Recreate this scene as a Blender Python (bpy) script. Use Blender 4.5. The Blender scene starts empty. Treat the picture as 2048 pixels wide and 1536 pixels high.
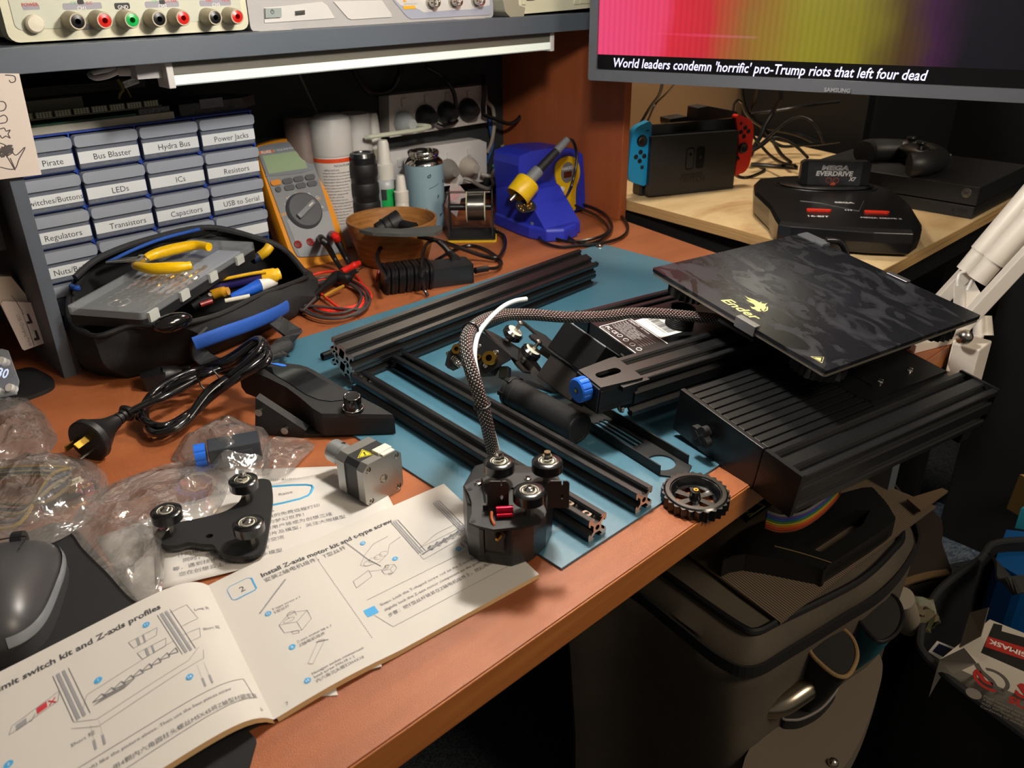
import bpy, math, random
from mathutils import Vector, Matrix, noise
from mathutils.geometry import tessellate_polygon
random.seed(7)
C = bpy.context.scene.collection
PI = math.pi
rad = math.radians
V3 = Vector

# ---------------------------------------------------------------- camera, light, exposure
CAM_H = .41                      # camera height above the worktop (worktop surface is z = 0)
FPX = 1660.0                     # focal length for a 2048 px wide frame
YAW, PITCH, ROLL = rad(46.9), rad(26.47), rad(.73)
cam_d = bpy.data.cameras.new('camera'); cam = bpy.data.objects.new('camera', cam_d); C.objects.link(cam)
cam_d.sensor_width = 36; cam_d.lens = FPX/2048*36; cam_d.clip_start = .02
_f = V3((math.cos(PITCH)*math.cos(YAW), math.cos(PITCH)*math.sin(YAW), -math.sin(PITCH)))
_r0 = V3((math.sin(YAW), -math.cos(YAW), 0)); _d0 = _f.cross(_r0)
_r = math.cos(ROLL)*_r0 + math.sin(ROLL)*_d0; _d = -math.sin(ROLL)*_r0 + math.cos(ROLL)*_d0
EYE = V3((0, 0, CAM_H))
cam.matrix_world = Matrix(((_r.x, -_d.x, -_f.x, 0), (_r.y, -_d.y, -_f.y, 0), (_r.z, -_d.z, -_f.z, CAM_H), (0, 0, 0, 1)))
cam_d.dof.use_dof = True; cam_d.dof.focus_distance = .86; cam_d.dof.aperture_fstop = 13.0
bpy.context.scene.camera = cam
vs = bpy.context.scene.view_settings
vs.view_transform = 'Standard'; vs.look = 'None'; vs.exposure = 0.0; vs.gamma = 1.0; vs.use_curve_mapping = False
world = bpy.data.worlds.new('room_air'); bpy.context.scene.world = world; world.use_nodes = True
world.node_tree.nodes['Background'].inputs[0].default_value = (1.0, .86, .72, 1)
world.node_tree.nodes['Background'].inputs[1].default_value = .15

def light(name, kind, loc, target, power, col, size=.1, spot=None, blend=.3):
    L = bpy.data.lights.new(name, kind); L.energy = power; L.color = col
    if kind == 'AREA': L.shape = 'DISK'; L.size = size
    else: L.shadow_soft_size = size
    if spot: L.spot_size = rad(spot); L.spot_blend = blend
    o = bpy.data.objects.new(name, L); C.objects.link(o); o.location = loc
    o.rotation_euler = (V3(target)-V3(loc)).to_track_quat('-Z', 'Y').to_euler()
    return o
# the desk lamp whose white arms rise out of the frame at the right: its shaded bulb hangs over the desk
LAMP = (.55, .49, .55)
light('desk_lamp_bulb', 'POINT', LAMP, (.5, .45, 0), 13.0, (1.0, .95, .885), .034)
# warm ceiling lamp of the room
light('ceiling_lamp_bulb', 'AREA', (.7, -1.0, 1.5), (.8, .6, 0), 20, (1.0, .84, .66), .6)

light('wall_fill_light', 'AREA', (1.50, 1.02, 1.35), (1.7, 1.1, 0), 13, (1.0, .84, .66), .3)  # added fill to brighten the tan wall behind the consoles, no known lamp

# ---------------------------------------------------------------- helpers: where a line of sight meets a surface
def ray(x, y): return _f*FPX + _r*(x-1024) + _d*(y-768)
def P(x, y, z=0.0):
    v = ray(x, y); return EYE + v*((z-CAM_H)/v.z)
def PY(x, y, Y):
    v = ray(x, y); return EYE + v*(Y/v.y)
def PX(x, y, X):
    v = ray(x, y); return EYE + v*(X/v.x)
def PD(x, y, D):                       # at a distance D along the view axis
    v = ray(x, y); return EYE + v*(D/FPX)
def LP(M, x, y, k=0.0, ax=2):          # local coordinates in frame M on local plane axis=k
    I = M.inverted(); o = I @ EYE; v = I.to_3x3() @ ray(x, y)
    return o + v*((k-o[ax])/v[ax])
def FR(o, xd, up=(0, 0, 1)):
    x = V3(xd).normalized(); z = V3(up); z = (z - x*z.dot(x)).normalized(); y = z.cross(x)
    return Matrix(((x.x, y.x, z.x, o[0]), (x.y, y.y, z.y, o[1]), (x.z, y.z, z.z, o[2]), (0, 0, 0, 1)))
def T(x=0, y=0, z=0): return Matrix.Translation((x, y, z))
def RX(a): return Matrix.Rotation(rad(a), 4, 'X')
def RY(a): return Matrix.Rotation(rad(a), 4, 'Y')
def RZ(a): return Matrix.Rotation(rad(a), 4, 'Z')

# ---------------------------------------------------------------- materials
def lin(c):
    if isinstance(c, str):
        c = [int(c[i:i+2], 16)/255 for i in (0, 2, 4)]
    return tuple((v/12.92 if v <= .04045 else ((v+.055)/1.055)**2.4) for v in c[:3]) + (1,)
def mat(name, col, rough=.5, metal=0, coat=0, bump=None, col2=None, nscale=20, spec=None, alpha=1, trans=0, emit=0, stretch=None, sheen=0):
    m = bpy.data.materials.new(name); m.use_nodes = True; nt = m.node_tree; N = nt.nodes; Lk = nt.links
    b = N['Principled BSDF']; b.inputs['Base Color'].default_value = lin(col)
    b.inputs['Roughness'].default_value = rough; b.inputs['Metallic'].default_value = metal
    b.inputs['Coat Weight'].default_value = coat; b.inputs['Coat Roughness'].default_value = .15
    if spec is not None: b.inputs['Specular IOR Level'].default_value = spec
    b.inputs['Alpha'].default_value = alpha; b.inputs['Transmission Weight'].default_value = trans
    if sheen: b.inputs['Sheen Weight'].default_value = sheen
    if emit: b.inputs['Emission Color'].default_value = lin(col); b.inputs['Emission Strength'].default_value = emit
    tc = N.new('ShaderNodeTexCoord'); src = tc.outputs['Object']
    if stretch:
        mp = N.new('ShaderNodeMapping'); mp.inputs['Scale'].default_value = stretch; Lk.new(src, mp.inputs[0]); src = mp.outputs[0]
    if col2:
        n = N.new('ShaderNodeTexNoise'); n.inputs['Scale'].default_value = nscale; n.inputs['Detail'].default_value = 6; Lk.new(src, n.inputs['Vector'])
        r = N.new('ShaderNodeValToRGB'); r.color_ramp.elements[0].position = .35; r.color_ramp.elements[1].position = .68
        r.color_ramp.elements[0].color = lin(col); r.color_ramp.elements[1].color = lin(col2)
        Lk.new(n.outputs['Fac'], r.inputs[0]); Lk.new(r.outputs[0], b.inputs['Base Color'])
    if bump:
        n2 = N.new('ShaderNodeTexNoise'); n2.inputs['Scale'].default_value = bump[0]; n2.inputs['Detail'].default_value = 4; Lk.new(src, n2.inputs['Vector'])
        bp = N.new('ShaderNodeBump'); bp.inputs['Strength'].default_value = bump[1]; bp.inputs['Distance'].default_value = bump[2] if len(bump) > 2 else .001
        Lk.new(n2.outputs['Fac'], bp.inputs['Height']); Lk.new(bp.outputs[0], b.inputs['Normal'])
    return m

# ---------------------------------------------------------------- mesh builder
class B:
    def __init__(s): s.v = []; s.f = []; s.m = []; s.s = []; s.uv = []
    def add(s, vs_, fs, mi=0, M=None, sm=False, uvs=None):
        o = len(s.v)
        s.v += [(M @ V3(p)) if M else V3(p) for p in vs_]
        for k, f in enumerate(fs):
            s.f.append([o+i for i in f]); s.m.append(mi); s.s.append(sm)
            s.uv.append(uvs[k] if uvs else None)
        return s
    def box(s, x0, x1, y0, y1, z0, z1, mi=0, M=None):
        v = [(x, y, z) for z in (z0, z1) for y in (y0, y1) for x in (x0, x1)]
        return s.add(v, [(0, 2, 3, 1), (4, 5, 7, 6), (0, 1, 5, 4), (2, 6, 7, 3), (0, 4, 6, 2), (1, 3, 7, 5)], mi, M)
    def cb(s, c, d, mi=0, M=None):
        return s.box(c[0]-d[0]/2, c[0]+d[0]/2, c[1]-d[1]/2, c[1]+d[1]/2, c[2]-d[2]/2, c[2]+d[2]/2, mi, M)
    def prism(s, poly, z0, z1, mi=0, M=None, sm=False):
        n = len(poly)
        v = [(p[0], p[1], z0) for p in poly] + [(p[0], p[1], z1) for p in poly]
        s.add(v, [list(range(n))[::-1], list(range(n, 2*n))], mi, M)
        return s.add(v, [(i, (i+1) % n, n+(i+1) % n, n+i) for i in range(n)], mi, M, sm)
    def plate(s, loops, z0, z1, mi=0, M=None, sm=False):
        tris = tessellate_polygon([[V3((p[0], p[1], 0)) for p in lp] for lp in loops])
        flat = [p for lp in loops for p in lp]; n = len(flat)
        v = [(p[0], p[1], z0) for p in flat] + [(p[0], p[1], z1) for p in flat]
        fs = []
        for a, b, c in tris:
            A, Bq, Cq = flat[a], flat[b], flat[c]
            if (Bq[0]-A[0])*(Cq[1]-A[1])-(Bq[1]-A[1])*(Cq[0]-A[0]) < 0: b, c = c, b
            fs += [(a, c, b), (n+a, n+b, n+c)]
        s.add(v, fs, mi, M)
        o = 0; fs = []
        for li, lp in enumerate(loops):
            k = len(lp); ar = sum(lp[i][0]*lp[(i+1) % k][1]-lp[(i+1) % k][0]*lp[i][1] for i in range(k))
            for i in range(k):
                j = (i+1) % k; q = (o+i, o+j, n+o+j, n+o+i)
                fs.append(q if (ar > 0) == (li == 0) else q[::-1])
            o += k
        return s.add(v, fs, mi, M, sm)
    def lathe(s, prof, n=28, mi=0, M=None, sm=True, a0=0, a1=360):
        full = abs(a1-a0) >= 359.9; k = n if full else n+1
        v = [(r*math.cos(rad(a0)+rad(a1-a0)*i/n), r*math.sin(rad(a0)+rad(a1-a0)*i/n), z) for r, z in prof for i in range(k)]
        fs = []; uv = []
        for j in range(len(prof)-1):
            for i in range(n):
                i2 = (i+1) % k
                fs.append((j*k+i, j*k+i2, (j+1)*k+i2, (j+1)*k+i))
        return s.add(v, fs, mi, M, sm)
    def cyl(s, p0, p1, r0, r1=None, n=20, mi=0, M=None, sm=True, caps=True):
        r1 = r0 if r1 is None else r1; p0 = V3(p0); p1 = V3(p1); d = (p1-p0); L = d.length
        q = d.to_track_quat('Z', 'X').to_matrix().to_4x4(); q.translation = p0
        MM = (M @ q) if M else q
        s.lathe([(r0, 0), (r1, L)], n, mi, MM, sm)
        if caps:
            for r, z, rv in ((r0, 0, True), (r1, L, False)):
                if r > 1e-6:
                    ring = [(r*math.cos(2*PI*i/n), r*math.sin(2*PI*i/n), z) for i in range(n)]
                    s.add(ring, [list(range(n))[::-1] if rv else list(range(n))], mi, MM)
        return s
    def sph(s, c, r, mi=0, M=None, n=16, k=10):
        if not hasattr(r, '__len__'): r = (r, r, r)
        mm = T(*c) @ Matrix.Diagonal((r[0], r[1], r[2], 1)); mm = (M @ mm) if M else mm
        return s.lathe([(max(1e-5, math.sin(PI*j/k)), -math.cos(PI*j/k)) for j in range(k+1)], n, mi, mm)
    def tor(s, c, R_, r, mi=0, M=None, n=28, k=8, axis=None):
        mm = T(*c)
        if axis: mm = mm @ V3(axis).to_track_quat('Z', 'X').to_matrix().to_4x4()
        mm = (M @ mm) if M else mm
        return s.lathe([(R_+r*math.cos(2*PI*j/k), r*math.sin(2*PI*j/k)) for j in range(k+1)], n, mi, mm)
    def tube(s, pts, r, n=8, mi=0, M=None, sub=6, closed=False, caps=True, uvk=0, flat=None):
        pts = [V3(p) for p in pts]
        if sub > 1: pts = spline(pts, sub, closed)
        m = len(pts); tg = []
        for i in range(m):
            a = pts[(i-1) % m] if (closed or i) else pts[0]; b = pts[(i+1) % m] if (closed or i < m-1) else pts[-1]
            tg.append((b-a).normalized())
        up = V3((0, 0, 1)) if abs(tg[0].z) < .9 else V3((1, 0, 0))
        nx = (up - tg[0]*up.dot(tg[0])).normalized(); v = []; L = 0; Ls = []
        for i in range(m):
            if i: L += (pts[i]-pts[i-1]).length
            Ls.append(L)
            nx = (nx - tg[i]*nx.dot(tg[i])).normalized(); ny = tg[i].cross(nx)
            rr = r(i/(m-1)) if callable(r) else r
            for j in range(n):
                a = 2*PI*j/n
                if flat: v.append(pts[i]+nx*(math.cos(a)*flat[1])+ny*(math.sin(a)*flat[0]))
                else: v.append(pts[i]+nx*(math.cos(a)*rr)+ny*(math.sin(a)*rr))
        fs = []; uv = []
        for i in range(m if closed else m-1):
            for j in range(n):
                i2 = (i+1) % m; j2 = (j+1) % n
                fs.append((i*n+j, i*n+j2, i2*n+j2, i2*n+j))
                uv.append(((j/n, Ls[i]), ((j+1)/n, Ls[i]), ((j+1)/n, Ls[i+1] if i+1 < m else L), (j/n, Ls[i+1] if i+1 < m else L)))
        s.add(v, fs, mi, M, True, uv)
        if caps and not closed: s.add(v, [list(range(n))[::-1], list(range((m-1)*n, m*n))], mi, M)
        return s
    def grid(s, fn, nu, nv, mi=0, M=None, sm=True, uv=True):
        v = [fn(i/nu, j/nv) for j in range(nv+1) for i in range(nu+1)]; fs = []; uvs = []
        for j in range(nv):
            for i in range(nu):
                a = j*(nu+1)+i; fs.append((a, a+1, a+nu+2, a+nu+1))
                uvs.append(((i/nu, j/nv), ((i+1)/nu, j/nv), ((i+1)/nu, (j+1)/nv), (i/nu, (j+1)/nv)))
        return s.add(v, fs, mi, M, sm, uvs)
    def ribbon(s, pts, w, th, side, mi=0, M=None, sub=5):           # flat strap along pts, width along 'side'
        pts = [V3(p) for p in pts]; pts = spline(pts, sub) if sub > 1 else pts
        v = []; m = len(pts)
        for i, p in enumerate(pts):
            t = (pts[min(i+1, m-1)]-pts[max(i-1, 0)]).normalized()
            sd = V3(side(i/(m-1)) if callable(side) else side); sd = (sd-t*sd.dot(t)).normalized(); u = sd.cross(t)
            for a, b in ((-1, -1), (1, -1), (1, 1), (-1, 1)): v.append(p+sd*a*w/2+u*b*th/2)
        fs = [(0, 1, 2, 3), tuple((m-1)*4+k for k in (3, 2, 1, 0))]
        for i in range(m-1):
            for k in range(4): k2 = (k+1) % 4; fs.append((i*4+k, (i+1)*4+k, (i+1)*4+k2, i*4+k2))
        return s.add(v, fs, mi, M, False)
    def text(s, txt, M, h=None, w=None, mi=0, al='CENTER', bold=0, shear=0, th=0):
        v, f = glyphs(txt, bold, shear, th)
        if not v: return s
        x0 = min(p.x for p in v); x1 = max(p.x for p in v); y0 = min(p.y for p in v); y1 = max(p.y for p in v)
        if h and w: sx = w/(x1-x0); sy = h/(y1-y0)
        elif h: sx = sy = h/.72
        else: sx = sy = w/(x1-x0)
        ox = {'CENTER': (x0+x1)/2, 'LEFT': x0, 'RIGHT': x1}[al]
        oy = (y0+y1)/2 if (h and w) else .36
        return s.add([((p.x-ox)*sx, (p.y-oy)*sy, p.z*min(sx, sy)+.00004) for p in v], f, mi, M)
_gc = {}
def glyphs(txt, bold, shear, th):
    k = (txt, bold, shear, th)
    if k not in _gc:
        cu = bpy.data.curves.new('t', 'FONT'); cu.body = txt; cu.size = 1; cu.resolution_u = 2; cu.offset = bold; cu.shear = shear; cu.extrude = th
        ob = bpy.data.objects.new('t', cu); C.objects.link(ob)
        dg = bpy.context.evaluated_depsgraph_get(); me = bpy.data.meshes.new_from_object(ob.evaluated_get(dg))
        _gc[k] = ([v.co.copy() for v in me.vertices], [tuple(p.vertices) for p in me.polygons])
        bpy.data.objects.remove(ob); bpy.data.meshes.remove(me); bpy.data.curves.remove(cu)
    return _gc[k]
def spline(p, sub=6, closed=False):
    out = []; n = len(p)
    for i in range(n if closed else n-1):
        if closed: a, b, c, d = p[(i-1) % n], p[i], p[(i+1) % n], p[(i+2) % n]
        else: a, b, c, d = p[max(i-1, 0)], p[i], p[i+1], p[min(i+2, n-1)]
        for k in range(sub):
            t = k/sub
            out.append(.5*((2*b)+(c-a)*t+(2*a-5*b+4*c-d)*t*t+(3*b-a-3*c+d)*t**3))
    if not closed: out.append(p[-1])
    return out
def rrect(x0, x1, y0, y1, r, k=4):
    pts = []
    for cx, cy, a in ((x1-r, y0+r, -90), (x1-r, y1-r, 0), (x0+r, y1-r, 90), (x0+r, y0+r, 180)):
        pts += [(cx+r*math.cos(rad(a+90*i/k)), cy+r*math.sin(rad(a+90*i/k))) for i in range(k+1)]
    return pts
def circ(x, y, r, n=16, ry=None): return [(x+r*math.cos(2*PI*i/n), y+(ry or r)*math.sin(2*PI*i/n)) for i in range(n)]
def slot(x0, x1, y, r, n=6):
    return [(x1-r+r*math.cos(rad(-90+180*i/n)), y+r*math.sin(rad(-90+180*i/n))) for i in range(n+1)] + [(x0+r+r*math.cos(rad(90+180*i/n)), y+r*math.sin(rad(90+180*i/n))) for i in range(n+1)]

# ---------------------------------------------------------------- objects
MW = {}
def thing(name, label, cat, M=None, group=None):
    o = bpy.data.objects.new(name, None); C.objects.link(o); o.empty_display_size = .01
    M = M if M is not None else Matrix(); o.matrix_world = M; MW[o.name] = M.copy()
    o['label'] = label; o['category'] = cat
    if group: o['group'] = group
    return o
def obj(name, b, m, parent=None, bev=0, sub=0, W=0, label=None, solid=0, seg=2, disp=None):
    me = bpy.data.meshes.new(name)
    v = b.v
    if W and parent:
        I = wm(parent).inverted(); v = [I @ p for p in v]
    me.from_pydata([tuple(p) for p in v], [], b.f)
    ms = m if isinstance(m, (list, tuple)) else [m]
    for q in ms: me.materials.append(q)
    me.polygons.foreach_set('material_index', b.m); me.polygons.foreach_set('use_smooth', b.s)
    if any(u for u in b.uv):
        l = me.uv_layers.new(name='uv'); i = 0
        for p, u in zip(b.f, b.uv):
            for k in range(len(p)):
                if u: l.data[i].uv = u[k]
                i += 1
    me.update()
    if any(b.s): me.set_sharp_from_angle(angle=rad(38))
    o = bpy.data.objects.new(name, me); C.objects.link(o); o.parent = parent
    if solid: md = o.modifiers.new('solid', 'SOLIDIFY'); md.thickness = solid; md.offset = 0
    if bev: md = o.modifiers.new('bevel', 'BEVEL'); md.width = bev; md.segments = seg; md.limit_method = 'ANGLE'; md.angle_limit = rad(35); md.use_clamp_overlap = True
    if sub: md = o.modifiers.new('sub', 'SUBSURF'); md.levels = sub; md.render_levels = sub
    if label: o['label'] = label
    return o
def wm(o):
    M = Matrix()
    while o is not None:
        M = (MW[o.name] if o.name in MW else o.matrix_basis) @ M; o = o.parent
    return M
def tag(o, label, cat, group=None, kind=None):
    o['label'] = label; o['category'] = cat
    if group: o['group'] = group
    if kind: o['kind'] = kind
    return o
def struct(name, b, m, **k):
    o = obj(name, b, m, **k); o['kind'] = 'structure'; return o
def copy_tree(o, parent=None):
    c = o.copy(); C.objects.link(c)
    if parent: c.parent = parent
    for ch in [x for x in bpy.data.objects if x.parent == o]: copy_tree(ch, c)
    return c
# ---------------------------------------------------------------- materials used all over
blk = mat('black_plastic', '101113', .38); blkm = mat('black_matte', '0f1012', .6, bump=(900, .15, .0003))
ano = mat('black_anodised', '111214', .36, 0, .1); steel = mat('steel', 'b9b4aa', .25, 1); chrome = mat('chrome', 'd8d6d0', .12, 1)
brass = mat('brass', 'b8923c', .25, 1); rub = mat('black_rubber', '101012', .45); white = mat('white_plastic', 'd9d6d0', .4)
cableb = mat('black_cable', '0e0e10', .3); ink = mat('ink', '2a2b2d', .7); paper = mat('paper', 'cbc7c1', .75)
gunm = mat('dark_metal', '2e2f31', .4, .6); alum = mat('aluminium', 'aaacae', .35, .9)
def wood_mat(name, c1, c2, c3, scale, stretch, rough, dist=4, bumpy=.05, grain=True):
    m = mat(name, c1, rough); nt = m.node_tree; N = nt.nodes; L = nt.links; b = N['Principled BSDF']
    tc = N.new('ShaderNodeTexCoord'); mp = N.new('ShaderNodeMapping'); mp.inputs['Scale'].default_value = stretch; L.new(tc.outputs['Object'], mp.inputs[0])
    w = N.new('ShaderNodeTexNoise'); w.inputs['Scale'].default_value = scale; w.inputs['Detail'].default_value = 8; w.inputs['Roughness'].default_value = .62; w.inputs['Distortion'].default_value = dist; L.new(mp.outputs[0], w.inputs['Vector'])
    r = N.new('ShaderNodeValToRGB'); e = r.color_ramp.elements; e[0].position = .3; e[1].position = .75; e[0].color = lin(c1); e[1].color = lin(c3); q = e.new(.52); q.color = lin(c2)
    L.new(w.outputs['Fac'], r.inputs[0]); L.new(r.outputs[0], b.inputs['Base Color'])
    n2 = N.new('ShaderNodeTexNoise'); n2.inputs['Scale'].default_value = 1400; L.new(tc.outputs['Object'], n2.inputs['Vector'])
    bp = N.new('ShaderNodeBump'); bp.inputs['Strength'].default_value = bumpy; bp.inputs['Distance'].default_value = .0006; L.new(n2.outputs['Fac'], bp.inputs['Height']); L.new(bp.outputs[0], b.inputs['Normal'])
    return m
cherry = wood_mat('cherry_laminate', '84492a', '985731', 'a26039', 2.2, (1, 7, 7), .44, .8, .6)
cherry2 = wood_mat('cherry_laminate_upright', '864524', '98502b', 'a25930', 2.2, (7, 7, 1), .45, .8, .3)
edgew = wood_mat('cherry_edge_band', '94562a', 'a86632', 'b8753c', 3, (1, 12, 25), .38, .6, .05)
ply = wood_mat('plywood_face', 'c9a978', 'dcc394', 'b58a58', 1.7, (1.0, 1.6, 1), .55, 3.2, .1)
plye = wood_mat('plywood_edge', '9a7548', 'caa66e', '7c5a34', 6, (.6, .6, 60), .7, .2, .1)
shelfm = mat('slate_grey_laminate', '4c545d', .5); darkboard = mat('dark_green_board', '272b2b', .8, bump=(300, .3, .0006))
tan = mat('tan_wall_paint', '94795a', .85, bump=(200, .2, .0006)); carpet = mat('carpet', '16181c', .95, col2='3e4650', nscale=260, bump=(500, .9, .004))
blackwall = mat('dark_curtain', '0c0d10', .95)
floor_z = -.74
struct('floor', B().box(-2, 4.2, -2.2, 3.2, floor_z-.05, floor_z), carpet)
struct('wall_back', B().box(-1.6, 1.182, 1.262, 1.32, floor_z, 1.7), darkboard)
struct('wall_side', B().box(1.182, 2.62, 1.262, 1.32, floor_z, 1.7), tan)
struct('wall_right', B().box(2.62, 2.70, -1.2, 1.32, floor_z, 1.7), blackwall)

# ---------------------------------------------------------------- the workbench with its hutch
FY = .308                                               # front edge of the worktop
SHY = .97                                               # front of shelf and divider
bench = thing('workbench', 'cherry laminate workbench with a slate grey shelf and a cherry side panel', 'desk', T(.3, .7, floor_z))
b = B(); top_poly = [(-.9, FY), (1.016, FY), (1.118, .70), (1.169, .95), (1.176, 1.26), (-.9, 1.26)]
b.prism(top_poly, -.028, 0)
obj('worktop', b, cherry, bench, bev=.0012, W=1)
b = B(); b.box(-.9, 1.0165, FY-.0016, FY-.0001, -.0275, -.0008)
obj('edge_band', b, edgew, bench, bev=.0006, W=1, label='orange brown wood grain edge strip')
b = B(); b.prism([(.985, .33), (1.008, .33), (1.085, .66), (1.062, .66)], floor_z+.0, -.0281)
obj('leg', b, mat('grey_leg_panel', '5b6066', .5), bench, bev=.001, W=1)
b = B(); b.box(-.8, -.775, .4, 1.2, floor_z, -.0281); obj('leg', b, cherry2, bench, W=1)
b = B(); b.box(-.9, 1.163, SHY, 1.26, .3235, .3485); obj('shelf_board', b, shelfm, bench, bev=.0008, W=1, label='slate grey shelf board')
b = B(); b.prism([(.210, SHY), (.224, SHY), (.224, 1.26), (.210, 1.26)], 0, .3235); obj('divider_panel', b, shelfm, bench, bev=.0006, W=1, label='slate grey upright divider')
b = B(); b.box(1.163, 1.181, .951, 1.26, .0002, .62)
obj('side_panel', b, cherry2, bench, bev=.0008, W=1, label='cherry laminate upright side panel')

# teal repair mat with two snap studs
mt = thing('repair_mat', 'teal blue rubber work mat lying on the cherry worktop', 'mat', T(.7, .6, 0))
b = B(); b.prism([(.370, .343), (1.0, .345), (1.028, .40), (1.026, .86), (1.015, .874), (.372, .878)], 0, .0022)
obj('sheet', b, mat('teal_rubber', '35667b', .50, bump=(600, .25, .0004), col2='3d6f83', nscale=6, spec=1.0, coat=.35), mt, bev=.0006, W=1)
b = B(); p = P(1199, 493, .0022); b.lathe([(.0001, .004), (.002, .004), (.003, .0025), (.0062, .002), (.0066, 0)], 20, 0, T(p.x, p.y, .0022))
obj('snap_stud', b, chrome, mt, W=1)
MATZ = .0022

# plywood side table
tb = thing('side_table', 'pale plywood side table with rounded grain lines beside the workbench', 'table', T(1.5, .8, floor_z))
ptop = [(1.126, .452), (1.72, .462), (1.95, 1.24), (1.195, 1.24), (1.195, .985), (1.168, .70)]
b = B(); b.prism(ptop, .012, .030); o = obj('table_top', b, ply, tb, bev=.0008, W=1)
inner = [(1.130, .4515), (1.72, .4615)]
b = B(); b.prism([(1.1255, .4505), (1.7205, .4605), (1.7205, .4618), (1.1262, .4518)], .0122, .0298); b.prism([(1.1945, .985), (1.1672, .70), (1.125, .4505), (1.1262, .4518), (1.1682, .70), (1.1955, .985)][::1], .0122, .0298)
obj('ply_edge', b, plye, tb, W=1, label='layered ply edge')
b = B(); b.box(1.20, 1.69, .50, .54, -.06, .0119); b.box(1.20, 1.24, .5, 1.2, -.06, .0119)
obj('apron', b, blkm, tb, W=1, label='black painted rail')
for x, y in ((1.215, .52), (1.67, .52), (1.80, 1.19), (1.23, 1.19)):
    obj('leg', B().box(x-.02, x+.02, y-.02, y+.02, floor_z, -.06 if y < .6 or x < 1.3 else .012), blkm, tb, W=1)
PZ = .030
# ---------------------------------------------------------------- slotted extrusions
def vside(n, u=.020, depth=.0058):
    pts = []
    k = u/.020
    for i in range(n):
        o = i*u
        for t, d in ((5.4, 0), (7.0, 1.8), (4.9, 1.8), (4.9, 2.9), (7.4, 5.6), (12.6, 5.6), (15.1, 2.9), (15.1, 1.8), (13.0, 1.8), (14.6, 0)):
            pts.append((o+t*k*.001, d*k*.001))
    return pts
def vprofile(nx, ny, u=.020):
    W, Hh = nx*u, ny*u; c = .0009; out = []
    out += [(c, 0)] + [(t, d) for t, d in vside(nx, u)] + [(W-c, 0), (W, c)]
    out += [(W-d, t) for t, d in vside(ny, u)] + [(W, Hh-c), (W-c, Hh)]
    out += [(W-t, Hh-d) for t, d in vside(nx, u)] + [(c, Hh), (0, Hh-c)]
    out += [(d, Hh-t) for t, d in vside(ny, u)] + [(0, c)]
    loops = [[(x-W/2, y-Hh/2) for x, y in out]]
    for i in range(nx):
        for j in range(ny):
            loops.append(circ((i+.5)*u-W/2, (j+.5)*u-Hh/2, .0024*u/.02, 10))
    if nx*ny > 1:
        if nx >= ny:
            for i in range(nx-1): 
                if ny == 1: loops.append(rrect((i+1)*u-W/2-.0042, (i+1)*u-W/2+.0042, -.0052, .0052, .001, 2))
        if ny > nx:
            for j in range(ny-1): loops.append(rrect(-.0052, .0052, (j+1)*u-Hh/2-.0042, (j+1)*u-Hh/2+.0042, .001, 2))
        if nx == 2 and ny == 2: loops.append(rrect(-.0075, .0075, -.0075, .0075, .002, 2))
    return loops
XA = Matrix(((0, 0, 1, 0), (1, 0, 0, 0), (0, 1, 0, 0), (0, 0, 0, 1)))      # local z -> x, x -> y, y -> z
def extr(b, nx, ny, L, M, mi=0, u=.020): b.plate(vprofile(nx, ny, u), 0, L, mi, M @ XA)

# ---------------------------------------------------------------- the printer base, tipped over the front edge of the bench
from mathutils import Matrix as _Mx
MB_ = _Mx(((.9826, .1850, -.0181, .5659), (-.1858, .9740, -.1293, .2563), (-.0062, .1304, .9914, .0362), (0, 0, 0, 1)))
pr = thing('printer_base', 'black 3D printer base with raised build plate tipped over the front bench edge', '3D printer', MB_)
def L_(x, y, z=0, ax=2): return LP(MB_, x, y, z, ax)
facem = mat('black_painted_panel', '101113', .32, bump=(1200, .1, .0002))
# side beams
for (y0, w, lab) in ((.0, .042, 'right'), (.298, .024, 'left')):
    b = B()
    if w > .03: extr(b, 2, 2, .283, T(.003, y0+.021, -.022), 0, .0208)
    else: extr(b, 1, 2, .278, T(.006, y0+.012, -.0215), 0, .0205)
    bm = obj('side_beam', b, ano, pr, bev=.0002, seg=1)
    b = B(); b.prism(rrect(y0, y0+w, -.0445, .0, .001, 2), -.0016 if w > .03 else .0035, .003 if w > .03 else .006, 0, XA)
    obj('end_cap', b, facem, bm, bev=.0004)
    if w > .03: b = B(); b.prism(rrect(y0, y0+w, -.044, .0002, .001, 2), .286, .2885, 0, XA); obj('end_cap', b, facem, bm, bev=.0004)
    b = B(); b.box(.255, .272, y0+.002, y0+.012, -.056, -.044); b.box(.255, .258, y0+.002, y0+w-.002, -.056, -.044); obj('foot', b, blk, bm)
# cross member + smooth plates with screws
b = B(); b.box(.150, .272, .0425, .300, -.040, -.0035); obj('cross_member', b, ano, pr, bev=.0006)
b = B(); b.prism([(.146, .060), (.152, .048), (.272, .048), (.272, .128), (.146, .128)], -.0034, -.0005); cp = obj('corner_plate', b, facem, pr, bev=.0006)
b = B(); b.box(.174, .2, .064, .09, -.0005, .0003); obj('step', b, facem, cp)
def screw(b, c, r=.0035, h=.0022, M=None, mi=0):
    b.lathe([(.0001, h*.35), (r*.45, h*.35), (r*.5, h), (r*.8, h*.85), (r, 0)], 14, mi, (M or Matrix()) @ T(*c))
for x, y in ((.190, .067), (.238, .067)):
    b = B(); screw(b, (x, y, -.0005)); obj('screw', b, chrome, cp)
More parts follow.
